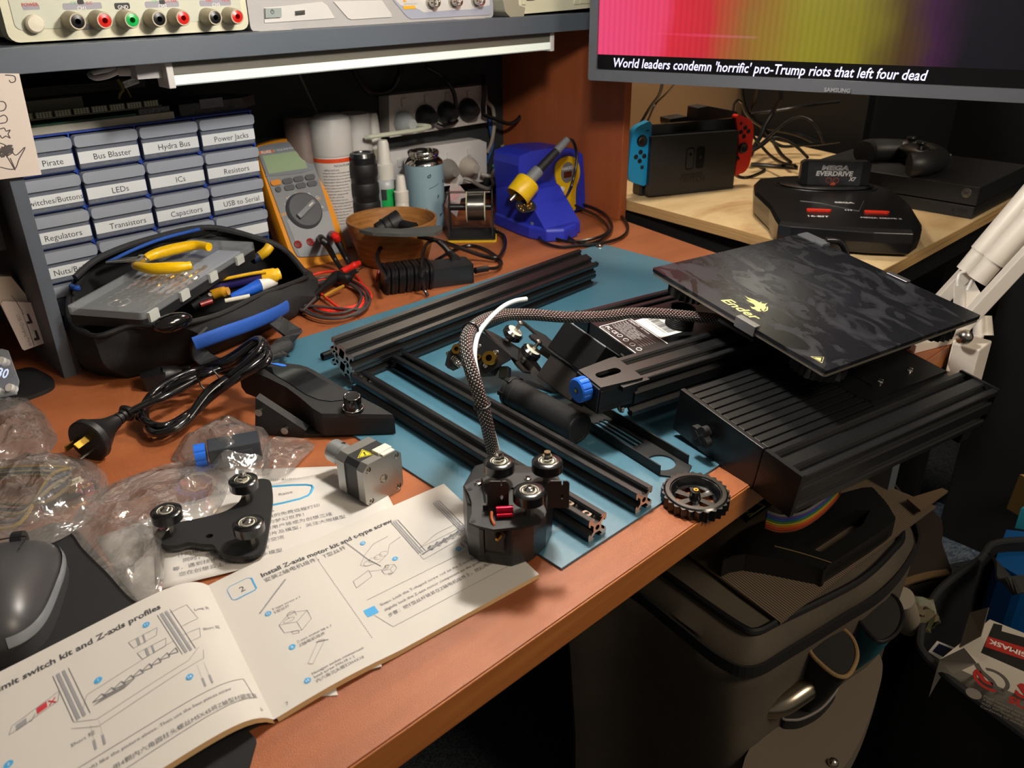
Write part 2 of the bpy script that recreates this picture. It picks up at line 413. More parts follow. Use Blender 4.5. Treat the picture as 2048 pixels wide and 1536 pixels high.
# drawer cover with long grooves, drawer with its cross shaped pull
b = B(); b.box(.0035, .150, .0425, .1465, -.042, -.0040)
n = 11; w = (.1465-.0425)/n
for i in range(n): b.box(.0055, .150, .0425+i*w+.0010, .0425+(i+1)*w-.0010, -.0041, -.0012)
for i in range(n-1): b.box(.148, .1502, .0425+i*w+.0004, .0425+(i+1)*w+.0016, -.0041, -.0012)
obj('grooved_cover', b, ano, pr, bev=.0003)
dr = obj('drawer', B().box(-.0016, .0034, .0428, .1475, -.0455, .0002), facem, pr, bev=.0005)
pk = L_(1413, 868, -.004, 0); b = B()
Mk = T(-.0016, pk.y, pk.z) @ RY(-90)
b.cyl((0, 0, 0), (0, 0, .006), .005, n=16, M=Mk)
arm = []
for i in range(40):
    a = 2*PI*i/40; r = .0075+.0042*abs(math.cos(2*a+.6))**1.5*1.2; arm.append((r*math.cos(a), r*math.sin(a)))
b.prism(arm, .006, .0125, 0, Mk, True)
b.cb((0, 0, .0128), (.013, .002, .001), M=Mk @ RZ(50)); b.cb((0, 0, .0128), (.002, .013, .001), M=Mk @ RZ(50))
obj('drawer_pull', b, blkm, dr, bev=.0008)
# electronics box with rating label
b = B(); b.box(.005, .150, .2145, .2972, -.042, -.0030); eb = obj('electronics_box', b, facem, pr, bev=.0006)
b = B(); b.prism(rrect(-.0032, .0032, -.0013, .0013, .0008, 2), 0, .0006, 0, T(.0050, .239, -.013) @ RY(-90) @ RZ(90)); obj('usb_port', b, steel, eb)
q = [L_(1201, 651, -.0029), L_(1252, 636, -.0029), L_(1339, 684, -.0029), L_(1273, 706, -.0029)]
x0, x1, y0, y1 = .0065, .0505, .2205, .2845
lwhite = mat('label_white', 'e2e2de', .4); lblack = mat('label_black', '151517', .4)
b = B(); b.plate([rrect(x0, x1, y0, y1, .002, 3)], -.0029, -.0027, 0); b.plate([rrect(x0+.0012, x1-.0012, y0+.0012, y1-.0012, .0014, 3)], -.0027, -.00265, 1)
Mt = T((x0+x1)/2, (y0+y1)/2, -.00262) @ RZ(-90)                # reads from the front of the printer
def row(b, s, x, y, h, w=None, mi=0, al='LEFT', bold=0): b.text(s, Mt @ T(x, y, 0), h, w, mi, al, bold)
row(b, 'CREALITY', -.029, .0178, .0030, .017, bold=.01); row(b, '3D Printer', -.009, .0178, .0024)
for i, sx in enumerate(('Model: 3D printer', 'Nozzle: 0.4 mm   Filament: 1.75 mm', 'Input: AC 115V / 230V  50/60Hz', 'Output: DC 24V   Rated Power: 350W', 'Build Volume: 220 x 220 x 250 mm', 'Print Speed: 180 mm/s  Accuracy: 0.1 mm')):
    row(b, sx, -.029, .0125-i*.0036, .0018)
for i in range(6): b.cb((.004, .0107-i*.0036, 0), (.048, .00018, .0001), M=Mt @ T(-.005, 0, 0))
row(b, 'FC', -.0285, -.0135, .0048, bold=.04); row(b, 'CE', -.0185, -.0135, .0048, bold=.02)
for xx in (-.006, .004, .0145, .025):
    b.tube([Mt @ V3((xx+.003*math.cos(a*PI/3), -.0135+.003*math.sin(a*PI/3), 0)) for a in range(6)], .0004, 4, sub=1, closed=True)
row(b, 'Made in China', -.029, -.0190, .0017)
rl = obj('rating_label', b, [lwhite, lblack], eb, label='black rating label with white lettering')
rl.data.materials[0] = lwhite
b = B(); b.box(.0515, .084, .2355, .278, -.0029, -.0027)
Mt2 = T(.066, .257, -.00262) @ RZ(-90)
random.seed(3); x = -.017
while x < .017:
    ww = random.choice((.0003, .0005, .0008)); b.box(x, x+ww, .000, .011, 0, .00006, 1, Mt2); x += ww+random.choice((.0004, .0006, .0009))
b.text('E3V2-K10050100L10204 00472', Mt2 @ T(0, -.003, 0), .0018, mi=1)
obj('barcode_label', b, [lwhite, ink], eb, label='white barcode label')
# centre rail with belt tensioner
ZT = .010; YC = .187
b = B(); extr(b, 2, 2, .395, T(-.040, YC, ZT-.0208), 0, .0208); rail = obj('centre_rail', b, ano, pr, bev=.0002, seg=1)
b = B(); b.box(-.02, .30, YC-.0035, YC+.0035, ZT-.004, ZT-.0025); obj('drive_belt', b, rub, rail)
b = B(); screw(b, (0, 0, 0), .0045, .003, T(-.0405, YC-.006, -.030) @ RY(-90)); obj('screw', b, chrome, rail)
tn = obj('belt_tensioner', B().plate([[(-.081, YC-.017), (-.040, YC-.021), (-.034, YC-.021), (-.034, YC+.021), (-.042, YC+.021), (-.081, YC+.017)], [(p[0]-.058, p[1]+YC) for p in slot(-.015, .013, 0, .0048)]], ZT-.002, ZT+.0022)
    .box(-.081, -.036, YC-.0185, YC-.0165, ZT-.022, ZT-.002).box(-.081, -.036, YC+.0165, YC+.0185, ZT-.022, ZT-.002).box(-.081, -.034, YC-.019, YC+.019, ZT-.026, ZT-.022)
    .box(-.083, -.080, YC-.0172, YC+.0172, ZT-.025, ZT+.0005)
    .prism([(-.060, -.017), (-.028, -.017), (-.028, -.0195), (-.060, -.0225)], YC-.024, YC-.0185, 0, Matrix(((1, 0, 0, 0), (0, 0, 1, 0), (0, 1, 0, ZT+.017), (0, 0, 0, 1)))), blk, pr, bev=.0006)
b = B(); b.cyl((-.058, YC, ZT-.020), (-.058, YC, ZT-.004), .006, mi=0); obj('idler_pulley', b, steel, tn)
bluep = mat('blue_plastic', '1f62c9', .35)
kn = L_(1160, 780, -.090, 0); gear = []
for i in range(72):
    a = 2*PI*i/72; r = .0118 - (.0010 if (i % 6) == 0 else 0); gear.append((r*math.cos(a), r*math.sin(a)))
b = B(); MK = T(-.0835, kn.y+.0005, kn.z) @ RY(-90); b.prism(gear, 0, .0095, 0, MK); b.lathe([(.0118, .0095), (.0105, .0108), (.003, .0108), (.0028, .0098), (.0001, .0098)], 24, 0, MK)
obj('tension_knob', b, bluep, tn, label='bright blue notched knob')
b = B(); b.cyl((0, 0, .0095), (0, 0, .0112), .0022, n=12, M=MK); obj('brass_insert', b, brass, tn)
# build plate, heater plate, clips, wheels
BZ = .050
bx0, bx1, by0, by1 = .0755, .314, .0555, .2895
glass = mat('dark_textured_glass', '1d1e21', .32, 0, .0, spec=.45); nt = glass.node_tree; N = nt.nodes; Lk = nt.links; pb = N['Principled BSDF']
tc = N.new('ShaderNodeTexCoord'); n1 = N.new('ShaderNodeTexNoise'); n1.inputs['Scale'].default_value = 24; n1.inputs['Detail'].default_value = 3; n1.inputs['Distortion'].default_value = 1.8
mp = N.new('ShaderNodeMapping'); mp.inputs['Scale'].default_value = (1.5, .8, 1); Lk.new(tc.outputs['Object'], mp.inputs[0]); Lk.new(mp.outputs[0], n1.inputs['Vector'])
rp = N.new('ShaderNodeValToRGB'); rp.color_ramp.elements[0].position = .47; rp.color_ramp.elements[1].position = .60; rp.color_ramp.elements[0].color = (.22, .22, .22, 1); rp.color_ramp.elements[1].color = (.40, .40, .40, 1)
Lk.new(n1.outputs['Fac'], rp.inputs[0]); Lk.new(rp.outputs[0], pb.inputs['Roughness'])
r2 = N.new('ShaderNodeValToRGB'); r2.color_ramp.elements[0].position = .48; r2.color_ramp.elements[1].position = .62; r2.color_ramp.elements[0].color = lin('17181b'); r2.color_ramp.elements[1].color = lin('2b2c31')
Lk.new(n1.outputs['Fac'], r2.inputs[0]); Lk.new(r2.outputs[0], pb.inputs['Base Color'])
ck = N.new('ShaderNodeTexVoronoi'); ck.inputs['Scale'].default_value = 900; ck.inputs['Randomness'].default_value = .05; Lk.new(tc.outputs['Object'], ck.inputs['Vector'])
bp = N.new('ShaderNodeBump'); bp.inputs['Strength'].default_value = .15; bp.inputs['Distance'].default_value = .0002; Lk.new(ck.outputs['Distance'], bp.inputs['Height']); Lk.new(bp.outputs[0], pb.inputs['Normal'])
b = B(); b.prism(rrect(bx0, bx1, by0, by1, .002, 3), BZ-.0038, BZ); bp_ = obj('build_plate', b, glass, pr, bev=.0005, label='smeared dark glass build plate')
b = B(); b.prism(rrect(bx0+.0005, bx1-.0005, by0+.0005, by1-.0005, .003, 3), BZ-.0072, BZ-.0042); b.prism([(.295, .20), (.322, .205), (.322, .235), (.295, .24)], BZ-.0072, BZ-.0045)
obj('heater_plate', b, mat('heater_plate_silver', 'b3ab9d', .35, .8), pr, bev=.0003, label='thin silver heater plate')
b = B(); b.box(.10, .29, YC-.03, YC+.03, .020, .0235); b.box(.15, .24, by0+.02, by1-.02, .020, .0235); obj('carriage_plate', b, facem, pr)
yel = mat('pale_yellow_print', 'ded98a', .5)
Mb = T(0, 0, BZ) @ RZ(-90)                                  # text on the plate reads from the front edge
b = B()
e1 = L_(1447, 598, BZ); e2 = L_(1520, 641, BZ)
b.text('Ender', T((e1.x+e2.x)/2+.001, (e1.y+e2.y)/2+.001, BZ) @ RZ(-90), .0115, .047, 0, 'CENTER', .015, .25)
# dragon head mark: swept crest, pointed ears and jaw
dq = lambda u, v: (lambda p: (p.x, p.y))(L_(1280+u/4.876, 430+v/4.876, BZ))
crest = [dq(*k) for k in ((1020, 785), (1050, 805), (1110, 825), (1165, 855), (1185, 845), (1182, 862), (1215, 868), (1243, 858), (1222, 880), (1228, 905), (1212, 925), (1205, 940), (1188, 928), (1180, 910), (1165, 925), (1185, 940), (1150, 940), (1120, 920), (1095, 915), (1075, 890), (1100, 900), (1130, 895), (1110, 870), (1070, 850), (1030, 825), (1080, 840), (1100, 848), (1050, 815))]
jaw = [dq(*k) for k in ((1205, 945), (1245, 930), (1250, 905), (1240, 890), (1232, 905), (1236, 920), (1218, 932))]
for pl in (crest, jaw):
    ar = sum(pl[i][0]*pl[(i+1) % len(pl)][1]-pl[(i+1) % len(pl)][0]*pl[i][1] for i in range(len(pl)))
    if ar < 0: pl = pl[::-1]
    b.plate([pl], BZ+.00003, BZ+.0001)
w0 = L_(1640, 717, BZ); Mw = T(w0.x, w0.y, BZ+.00004) @ RZ(-90)
tri = [(-.0065, -.005), (.0065, -.005), (0, .0055)]; tri2 = [(-.0057, -.0045), (.0057, -.0045), (0, .0048)]
b.plate([tri, tri2], 0, .00005, 0, Mw); b.plate([[(-.0035, -.0035), (.0035, -.0035), (0, .0018)]], 0, .00005, 0, Mw)
obj('printed_marks', b, yel, bp_)
yc1 = L_(1487, 648, BZ).y
for side, yy in ((bx0, yc1), (bx1, yc1)):
    s = 1 if side == bx0 else -1; b = B()
    o = side-s*.0015
    prof = [(0, -.0085), (0, .0022), (.0075, .0022), (.0078, .0012), (.0012, .0008), (.0012, -.0078), (.006, -.0078), (.006, -.0085)]
    poly = [(o+s*px, BZ+pz) for px, pz in prof]
    if s > 0: poly = poly[::-1]
    b.prism(poly, -(yy+.0125), -(yy-.0125), 0, Matrix(((1, 0, 0, 0), (0, 0, -1, 0), (0, 1, 0, 0), (0, 0, 0, 1))))
    obj('glass_clip', b, alum, pr, bev=.0003, label='folded silver clip')
b = B(); b.prism(rrect(.303, .321, .262, .288, .002, 2), BZ-.012, BZ+.001); b.box(.304, .318, .25, .262, BZ-.006, BZ+.003); obj('heater_connector', b, mat('grey_plastic', '55585c', .5), pr, bev=.0008)
b = B(); b.tube([V3((.315, .255, BZ+.004)), V3((.33, .246, BZ+.002)), V3((.345, .24, BZ-.02)), V3((.35, .235, BZ-.05)), V3((.33, .22, -.03))], .0042, 10); obj('heater_cable', b, cableb, pr)
def wheel_mesh(b, M, R_=.0265, th=.011, teeth=24):
    out = []
    for i in range(teeth*6):
        a = 2*PI*i/(teeth*6); r = R_-.0012+.0012*math.cos(teeth*a); out.append((r*math.cos(a), r*math.sin(a)))
    b.plate([out, circ(0, 0, R_*.72, 40)], 0, th, 0, M, True)
    b.lathe([(R_*.93, th), (R_*.88, th+.0012), (R_*.76, th+.0012), (R_*.68, th-.002), (R_*.62, .004), (R_*.55, .0028), (R_*.55, .0012), (R_*.72, .0012)], 48, 0, M)
    for i in range(6):
        b.prism([(-.0022, .004), (.0022, .004), (.0032, R_*.58), (-.0032, R_*.58)], .0012, .004, 0, M @ RZ(60*i+12))
    b.lathe([(.0001, .0008), (.0055, .0008), (.0052, .004), (.0040, .009), (.0036, .0112), (.0022, .0115), (.0020, .010), (.0001, .010)], 20, 0, M)
glossb = mat('glossy_black_plastic', '121214', .22, 0, .3)
for (x, y) in ((.11, .258), (.11, .087), (.28, .258), (.28, .087)):
    b = B(); wheel_mesh(b, T(x, y, .026), .0265, .010); wo = obj('levelling_wheel', b, glossb, pr)
    b = B(); b.tube([V3((x+.0045*math.cos(k*.9), y+.0045*math.sin(k*.9), .034+k*.0003)) for k in range(30)], .0006, 5, sub=2); obj('spring', b, steel, wo)

# spare levelling wheel on the bench corner
pw = P(1390, 992, .006); lw = thing('levelling_wheel', 'black scalloped levelling wheel with brass centre lying alone on the bench corner', 'wheel', T(pw.x, pw.y, .0004) @ RX(3) @ RY(-2), None)
b = B(); wheel_mesh(b, Matrix(), .0292, .0105, 26); obj('rim', b, glossb, lw)
b = B(); b.lathe([(.0010, .0128), (.0022, .0128), (.0024, .0085)], 12); b.lathe([(.0010, .0128), (.0010, .009)], 10); obj('brass_insert', b, brass, lw)

# threaded spool nut standing on the printer
c = L_(1358, 668, -.0029); tnut = thing('threaded_spool_nut', 'ribbed black threaded collar standing on the barcode label', 'collar', MB_ @ T(.0895, .249, -.003))
b = B(); prof = [(.012, 0), (.0145, 0)]
for i in range(9): prof += [(.0155, .001+i*.0021), (.0147, .0021+i*.0021)]
prof += [(.0145, .0205), (.012, .0205), (.012, 0)]; b.lathe(prof, 36); obj('collar', b, rub, tnut)
# ---------------------------------------------------------------- loose aluminium profiles on the mat
cut = mat('cut_aluminium', 'dccfc4', .35, .7)
def profile_thing(label, M, nx, ny, L, grp=None, bolts=(), face=(0, 1)):
    t = thing('slotted_profile', label, 'metal profile', M, grp)
    b = B(); extr(b, nx, ny, L, Matrix()); o = obj('extrusion', b, [ano, cut], t, bev=.00015, seg=1)
    for p in o.data.polygons:
        if abs(p.normal.x) > .99 and p.center.x < 1e-5: p.material_index = 1
    for bx in bolts:
        b = B(); b.lathe([(.0001, .0), (.0018, .0), (.002, .0028), (.0042, .0028), (.0046, 0)], 14, 0, T(bx, 0, .0045)); obj('bolt', b, steel, t)
    return t
for (a, c, lab, bolts) in (((1195, 1055), (722, 765), 'black slotted profile in front with bolts seated in its top slot', (.012, .032, .060, .345, .362)), ((1288, 1000), (803, 725), 'black slotted profile lying between the front profile and the black spool tube', ())):
    p0 = P(*a, .012); p1 = P(*c, .012)
    M = FR(V3((p0.x, p0.y, MATZ+.010)), p1-p0)
    M = M @ T(0, 0, .0001)
    profile_thing(lab, M, 1, 1, (p1-p0).length+.004, 'single profiles on the mat', bolts)
p0 = P(699, 771, .003); p1 = P(1171, 578, .003); d0 = (p1-p0).normalized(); d0.z = 0
th = rad(20); nrm = V3((-d0.y, d0.x, 0)); uu = nrm*math.cos(th)+V3((0, 0, math.sin(th))); vv = -nrm*math.sin(th)+V3((0, 0, math.cos(th)))
for k, lab in ((0, 'lower of two black double slotted profiles stacked at the back of the mat'), (1, 'upper of two black double slotted profiles stacked at the back of the mat')):
    o = p0 + uu*.020 + vv*(.010+.0203*k) - d0*(.0 if k else -.004); o.z += .0005
    profile_thing(lab, FR(o, d0, vv), 2, 1, .425, 'double profiles stacked on the mat')
q0 = P(645, 714, .0065); q1 = q0+d0*.40; rod = thing('steel_tube', 'thin black hollow tube poking out under the stacked double profiles', 'tube', FR(V3((q0.x, q0.y, MATZ+.0047)), d0))
b = B(); b.lathe([(.0032, .002), (.0032, 0), (.0046, 0), (.0046, .38), (.001, .38)], 24, 0, RY(90)); obj('shaft', b, mat('satin_black_steel', '2a2b2e', .25, .8), rod)

# ---------------------------------------------------------------- grooved roller used on several assemblies (local z = axle, pointing up)
bear = mat('bearing_seal', 'd6d3c2', .4)
def roller(parent, M, stand=.010, cap='nut', long=.006):
    ro = obj('roller', B().lathe([(.0055, 0), (.0098, 0), (.0120, .0016), (.0120, .0090), (.0098, .0106), (.0070, .0106), (.0068, .0098), (.0055, .0098)], 30, 0, M @ T(0, 0, stand)), glossb, parent)
    obj('bearing', B().lathe([(.0001, .0101), (.0028, .0101), (.0030, .0096), (.0062, .0096), (.0066, .0101), (.0070, .0101)], 24, 0, M @ T(0, 0, stand)), bear, ro)
    b = B(); b.cyl((0, 0, 0), (0, 0, stand+.0008), .0035, n=6, M=M, sm=False); b.cyl((0, 0, stand-.0015), (0, 0, stand+.0012), .0048, n=18, M=M)
    h = stand+.0101
    if cap == 'nut':
        b.cyl((0, 0, h), (0, 0, h+.0008), .0042, n=18, M=M); b.cyl((0, 0, h+.0008), (0, 0, h+.0045), .0040, n=6, M=M, sm=False)
        b.cyl((0, 0, h+.0045), (0, 0, h+.0045+long*.45), .0025, n=14, M=M)
    else:
        b.lathe([(.0001, .001), (.0012, .001), (.0014, .0028), (.0030, .0024), (.0043, .0010), (.0045, 0)], 18, 0, M @ T(0, 0, h))
    obj('axle_bolt', b, chrome, ro)
    return ro

# ---------------------------------------------------------------- three roller plate on the papers
Mr = T(P(420, 1030, .012).x, P(420, 1030, .012).y, .0056)
rp = thing('roller_plate', 'black Y shaped carriage plate carrying three grooved rollers on the leaflets', 'carriage plate', Mr)
def tr(M, pts, k): return [(lambda q: (q.x, q.y))(LP(M, x, y, k)) for x, y in pts]
def ccw(pl): return pl if sum(pl[i][0]*pl[(i+1) % len(pl)][1]-pl[(i+1) % len(pl)][0]*pl[i][1] for i in range(len(pl))) > 0 else pl[::-1]
def smooth_poly(pl, k=3): return [(p.x, p.y) for p in spline([V3((x, y, 0)) for x, y in pl], k, True)]
out = [(540, 962), (527, 957), (505, 962), (487, 985), (478, 1003), (455, 1020), (425, 1030), (390, 1038), (362, 1043), (330, 1048), (312, 1062), (310, 1078), (330, 1090), (355, 1090), (378, 1084), (405, 1088), (426, 1089), (436, 1100), (455, 1110), (480, 1113), (507, 1110), (527, 1096), (534, 1075), (540, 1040), (545, 1000), (544, 975)]
pl = ccw(smooth_poly(tr(Mr, out, .0060)))
hole = circ(*tr(Mr, [(419, 1072)], .006)[0], .0028, 12)
b = B(); b.plate([pl, hole], .0028, .0060); obj('plate', b, blkm, rp, bev=.0003)
cl = [(x*.985, y*.985) for x, y in pl]; b = B(); b.plate([cl, hole], 0, .0024); obj('backing_plate', b, mat('smoked_acrylic', '26282b', .15), rp)
for x, y, c in ((332, 1022, 'cap'), (496, 1046, 'cap'), (486, 960, 'nut')):
    q = LP(Mr, x, y, .024); roller(rp, T(q.x, q.y, .006), .009, c)

# ---------------------------------------------------------------- hot end carriage
Mh = FR((.3465, .3785, .0), (.53, -.85, 0)); Mh = Mh @ T(0, 0, MATZ)
he = thing('print_head', 'black print head lying on its shroud with three upturned rollers and brass nozzle', 'print head', Mh)
def H_(x, y, k): q = LP(Mh, x, y, k); return q.x, q.y
foot = [(-.040, .020), (-.030, -.002), (-.019, -.0085), (.006, -.0085), (.020, .004), (.026, .020), (.026, .046), (.014, .060), (-.030, .060), (-.040, .050)]
b = B(); HB = .050
shroudm = mat('satin_black_shroud', '1b1b1d', .33, 0, .1)
f2 = [(x*1.02-.0008, y*1.02) for x, y in foot]
n = len(foot); lv = [(0, .93), (.002, 1.0), (HB*.5, 1.02), (HB, 1.0)]
vv_ = []; cx, cy = -.006, .026
for z, s in lv:
    vv_ += [(cx+(x-cx)*s, cy+(y-cy)*s, z) for x, y in foot]
b.add(vv_, [(j*n+i, j*n+(i+1) % n, (j+1)*n+(i+1) % n, (j+1)*n+i) for j in range(3) for i in range(n)] + [list(range(n))[::-1], [3*n+i for i in range(n)]])
# cavity frame on the nozzle side
sh = obj('shroud', b, shroudm, he, bev=.0012)
b = B(); b.box(-.0185, .0060, -.0098, -.0080, .013, .047); ob = obj('recess', b, blkm, sh, bev=.0004)
b = B(); b.box(-.0130, .0015, -.0135, -.0095, .018, .044); b.box(-.0180, -.0140, -.0130, -.0095, .012, .036); obj('heater_block_cover', b, mat('warm_black', '241c1a', .4), he, bev=.0006)
b = B(); b.lathe([(.0001, .0030), (.0012, .0028), (.0036, -.003), (.0036, -.0045)], 14, 0, T(-.0020, -.0165, .0335) @ RX(90)); obj('nozzle', b, brass, he, label='brass nozzle')
b = B(); b.cyl((-.002, -.008, .0335), (-.002, -.0140, .0335), .0052, .0048, 18); obj('nozzle_collar', b, blk, he)
# vents
b = B()
for i in range(6): b.prism([(-.0405, .026+i*.0028), (-.0390, .026+i*.0028), (-.0390, .0275+i*.0028), (-.0405, .0275+i*.0028)], .022+.0012*i, .038-.0008*i)
obj('vent_slots', b, blkm, sh)
# back plate (faces up) with upright tabs
bp0 = [(924+5.487*0+0, 0)]
zoomp = lambda u, v: (900+u/5.487, 880+v/5.487)
outp = [zoomp(*k) for k in ((160, 510), (275, 432), (345, 430), (400, 400), (560, 330), (780, 362), (950, 350), (1180, 380), (1225, 470), (1060, 560), (1000, 640), (1060, 790), (1040, 850), (990, 900), (800, 950), (480, 985), (290, 940), (205, 905), (240, 800), (235, 680), (205, 590))]
pl = ccw([H_(x, y, HB+.002) for x, y in outp]); b = B(); b.plate([pl, circ(*H_(*zoomp(690, 560), HB), .0018, 10)], HB+.0002, HB+.0022); bpo = obj('back_plate', b, blkm, he, bev=.0003)
for u, v in ((306, 485), (853, 432)):
    q = H_(*zoomp(u, v), HB+.0022); b = B(); screw(b, (q[0], q[1], HB+.0022), .0032, .002); obj('screw', b, chrome, bpo)
for u, v in ((215, 540), (257, 892)):
    q = H_(*zoomp(u, v), HB+.0022); b = B(); b.lathe([(.0008, .0004), (.0018, .0004), (.002, 0)], 12, 0, T(q[0], q[1], HB+.0022)); obj('screw', b, blk, bpo)
for u0, u1, vb, vt, th_ in ((412, 648, 740, 525, 0), (1070, 1305, 735, 480, 0)):
    a = H_(*zoomp(u0, vb), HB+.002); c = H_(*zoomp(u1, vb), HB+.002); Mt_ = FR(V3((a[0], a[1], HB+.002)), V3((c[0]-a[0], c[1]-a[1], 0))) @ Matrix(((1, 0, 0, 0), (0, 0, -1, 0), (0, 1, 0, 0), (0, 0, 0, 1)))
    w = math.hypot(c[0]-a[0], c[1]-a[1]); hh = .0235
    o_ = [(0, 0), (w, 0), (w, hh-.002), (w-.002, hh), (w*.70, hh), (w*.70, hh-.0035), (w*.64, hh-.0035), (w*.64, hh), (.002, hh), (0, hh-.002)]
    b = B(); b.plate([o_, slot(-.0012, .0012, 0, .0010, 4) and [(w*.67+dx, hh*.42+dy) for dx, dy in circ(0, 0, .0012, 10, .0022)]], 0, .0012, 0, Mt_); obj('switch_tab', b, mat('tab_black', '1f1613', .5), he, bev=.0002)
b = B(); b.cyl((*H_(*zoomp(508, 785), HB+.006), HB+.007), (*H_(*zoomp(692, 775), HB+.006), HB+.007), .0032, n=16); b.cyl((*H_(*zoomp(512, 840), HB+.004), HB+.0045), (*H_(*zoomp(690, 830), HB+.004), HB+.0045), .0018, n=12)
obj('heat_sink_tube', b, mat('red_anodised', 'b5122f', .2, .8), he, label='metallic red tube')
b = B(); b.tube([V3((*H_(*zoomp(455, 790), HB+.006), HB+.006)), V3((*H_(*zoomp(458, 880), HB+.003), HB+.004)), V3((*H_(*zoomp(480, 960), HB), HB+.001)), V3((-.0155, -.0125, HB-.010))], .0011, 8); obj('wire', b, mat('orange_wire', '9a4a1e', .35), he)
b = B(); b.tube([V3((*H_(*zoomp(350, 430), HB+.003), HB+.0032)), V3((*H_(*zoomp(380, 600), HB+.003), HB+.0032)), V3((*H_(*zoomp(395, 740), HB+.003), HB+.0032))], .0009, 6); b.cb((*H_(*zoomp(395, 750), HB+.003), HB+.0045), (.004, .003, .004)); obj('wire', b, rub, he)
ZR = HB+.0022
for u, v, c in ((540, 240, 'nut'), (1068, 235, 'nut'), (870, 560, 'cap')):
    q = H_(*zoomp(u, v), ZR+.0185); roller(he, T(q[0], q[1], ZR), .0095, c, .007)

# braided harness and white feed tube running from the print head to the printer
braid = mat('braided_sleeve', '1a1718', .45); nt = braid.node_tree; N = nt.nodes; Lk = nt.links; pb = N['Principled BSDF']
uvn = N.new('ShaderNodeUVMap'); sp = N.new('ShaderNodeSeparateXYZ'); Lk.new(uvn.outputs[0], sp.inputs[0])
def mth(op, a, c):
    n_ = N.new('ShaderNodeMath'); n_.operation = op
    for k, q in enumerate((a, c)):
        if q is None: continue
        if isinstance(q, (int, float)): n_.inputs[k].default_value = q
        else: Lk.new(q, n_.inputs[k])
    return n_.outputs[0]
U = mth('MULTIPLY', sp.outputs[0], 2*PI*10); Vv = mth('MULTIPLY', sp.outputs[1], 2*PI/.0038)
s1 = mth('SINE', mth('ADD', U, Vv), None); s2 = mth('SINE', mth('SUBTRACT', U, Vv), None)
pr_ = mth('GREATER_THAN', mth('MULTIPLY', mth('MAXIMUM', s1, 0.0), mth('MAXIMUM', s2, 0.0)), .40)
cmix = N.new('ShaderNodeMix'); cmix.data_type = 'RGBA'; Lk.new(pr_, cmix.inputs[0]); 
ring = mth('GREATER_THAN', mth('SINE', mth('MULTIPLY', sp.outputs[0], 2*PI*2), None), .25)
cm2 = N.new('ShaderNodeMix'); cm2.data_type = 'RGBA'; Lk.new(ring, cm2.inputs[0]); cm2.inputs[6].default_value = lin('121113'); cm2.inputs[7].default_value = lin('37191a')
Lk.new(cm2.outputs[2], cmix.inputs[6]); cmix.inputs[7].default_value = lin('e6dfd2'); Lk.new(cmix.outputs[2], pb.inputs['Base Color'])
bpn = N.new('ShaderNodeBump'); bpn.inputs['Distance'].default_value = .0006; Lk.new(mth('MULTIPLY', s1, s2), bpn.inputs['Height']); Lk.new(bpn.outputs[0], pb.inputs['Normal'])
hz = [V3(P(993, 925, .035))] + [PD(*k) for k in ((984, 895, .715), (972, 840, .690), (957, 785, .678), (942, 740, .676), (932, 700, .684), (936, 668, .70), (960, 645, .725), (1000, 631, .755), (1060, 629, .785), (1130, 634, .805), (1200, 633, .822), (1270, 626, .84), (1330, 628, .852), (1395, 634, .862), (1450, 640, .872))]
hrn = thing('cable_harness', 'braided black and white cable sleeve arching from print head to printer', 'cable', T(*hz[0]))
b = B(); b.tube(hz, .0056, 24, sub=10); obj('braided_sleeve', b, braid, hrn, W=1)
pts = spline(hz, 10)
for k in (7, 62): pass
for px_, py_ in ((945, 662), (962, 812)):
    best = min(range(1, len(pts)-1), key=lambda i: (lambda q, w: (q[0]-px_)**2+(q[1]-py_)**2)((lambda v: (1024+FPX*v.dot(_r)/v.dot(_f), 768+FPX*v.dot(_d)/v.dot(_f)))(pts[i]-EYE), 0))
    tg = (pts[best+1]-pts[best-1]).normalized(); b = B(); b.tor(pts[best], .0068, .0009, axis=tg); b.cb((pts[best].x+.0069, pts[best].y, pts[best].z), (.004, .003, .004)); obj('cable_tie', b, blk, hrn, W=1)
fz = [PD(*k) for k in ((1000, 925, .735), (993, 890, .722), (982, 850, .70), (968, 800, .690), (955, 750, .688), (949, 710, .692), (956, 670, .705), (977, 640, .72), (1005, 614, .735), (1030, 602, .745), (1053, 598, .752))]
ft = thing('feed_tube', 'milky white feed tube curling beside the braided sleeve', 'tube', T(*fz[0]))
b = B(); b.tube(fz, .0021, 12, sub=8); obj('tube', b, mat('milky_plastic', 'e2e8ea', .3, spec=.4), ft, W=1)

# ---------------------------------------------------------------- stepper motor with coupling
n0 = P(734, 1020, 0); n1 = P(814, 984, 0); ex = (Matrix.Rotation(rad(8), 3, 'Z') @ (n1-n0)).normalized()
Mn = FR(V3((n0.x, n0.y, .0)), ex) @ T(.021, 0, .0215)      # x along the face, y away, z up
nm = thing('stepper_motor', 'square stepper motor with silver end caps, yellow warning sticker and shaft coupling', 'motor', Mn)
def oct_(a, c): return [(-a+c, -a), (a-c, -a), (a, -a+c), (a, a-c), (a-c, a), (-a+c, a), (-a, a-c), (-a, -a+c)]
YD = Matrix(((1, 0, 0, 0), (0, 0, 1, 0), (0, 1, 0, 0), (0, 0, 0, 1)))      # plate xy -> xz, z -> +y
capm = mat('cast_aluminium', 'a9a8a4', .38, .85, bump=(500, .2, .0003))
hol = [circ(sx*.0155, sz*.0155, .0031, 12) for sx in (-1, 1) for sz in (-1, 1)]
b = B(); b.plate([oct_(.0211, .0055), circ(0, 0, .0042, 20)] + hol, 0, .0085, 0, Mn and YD); obj('end_cap', b, capm, nm, bev=.0005)
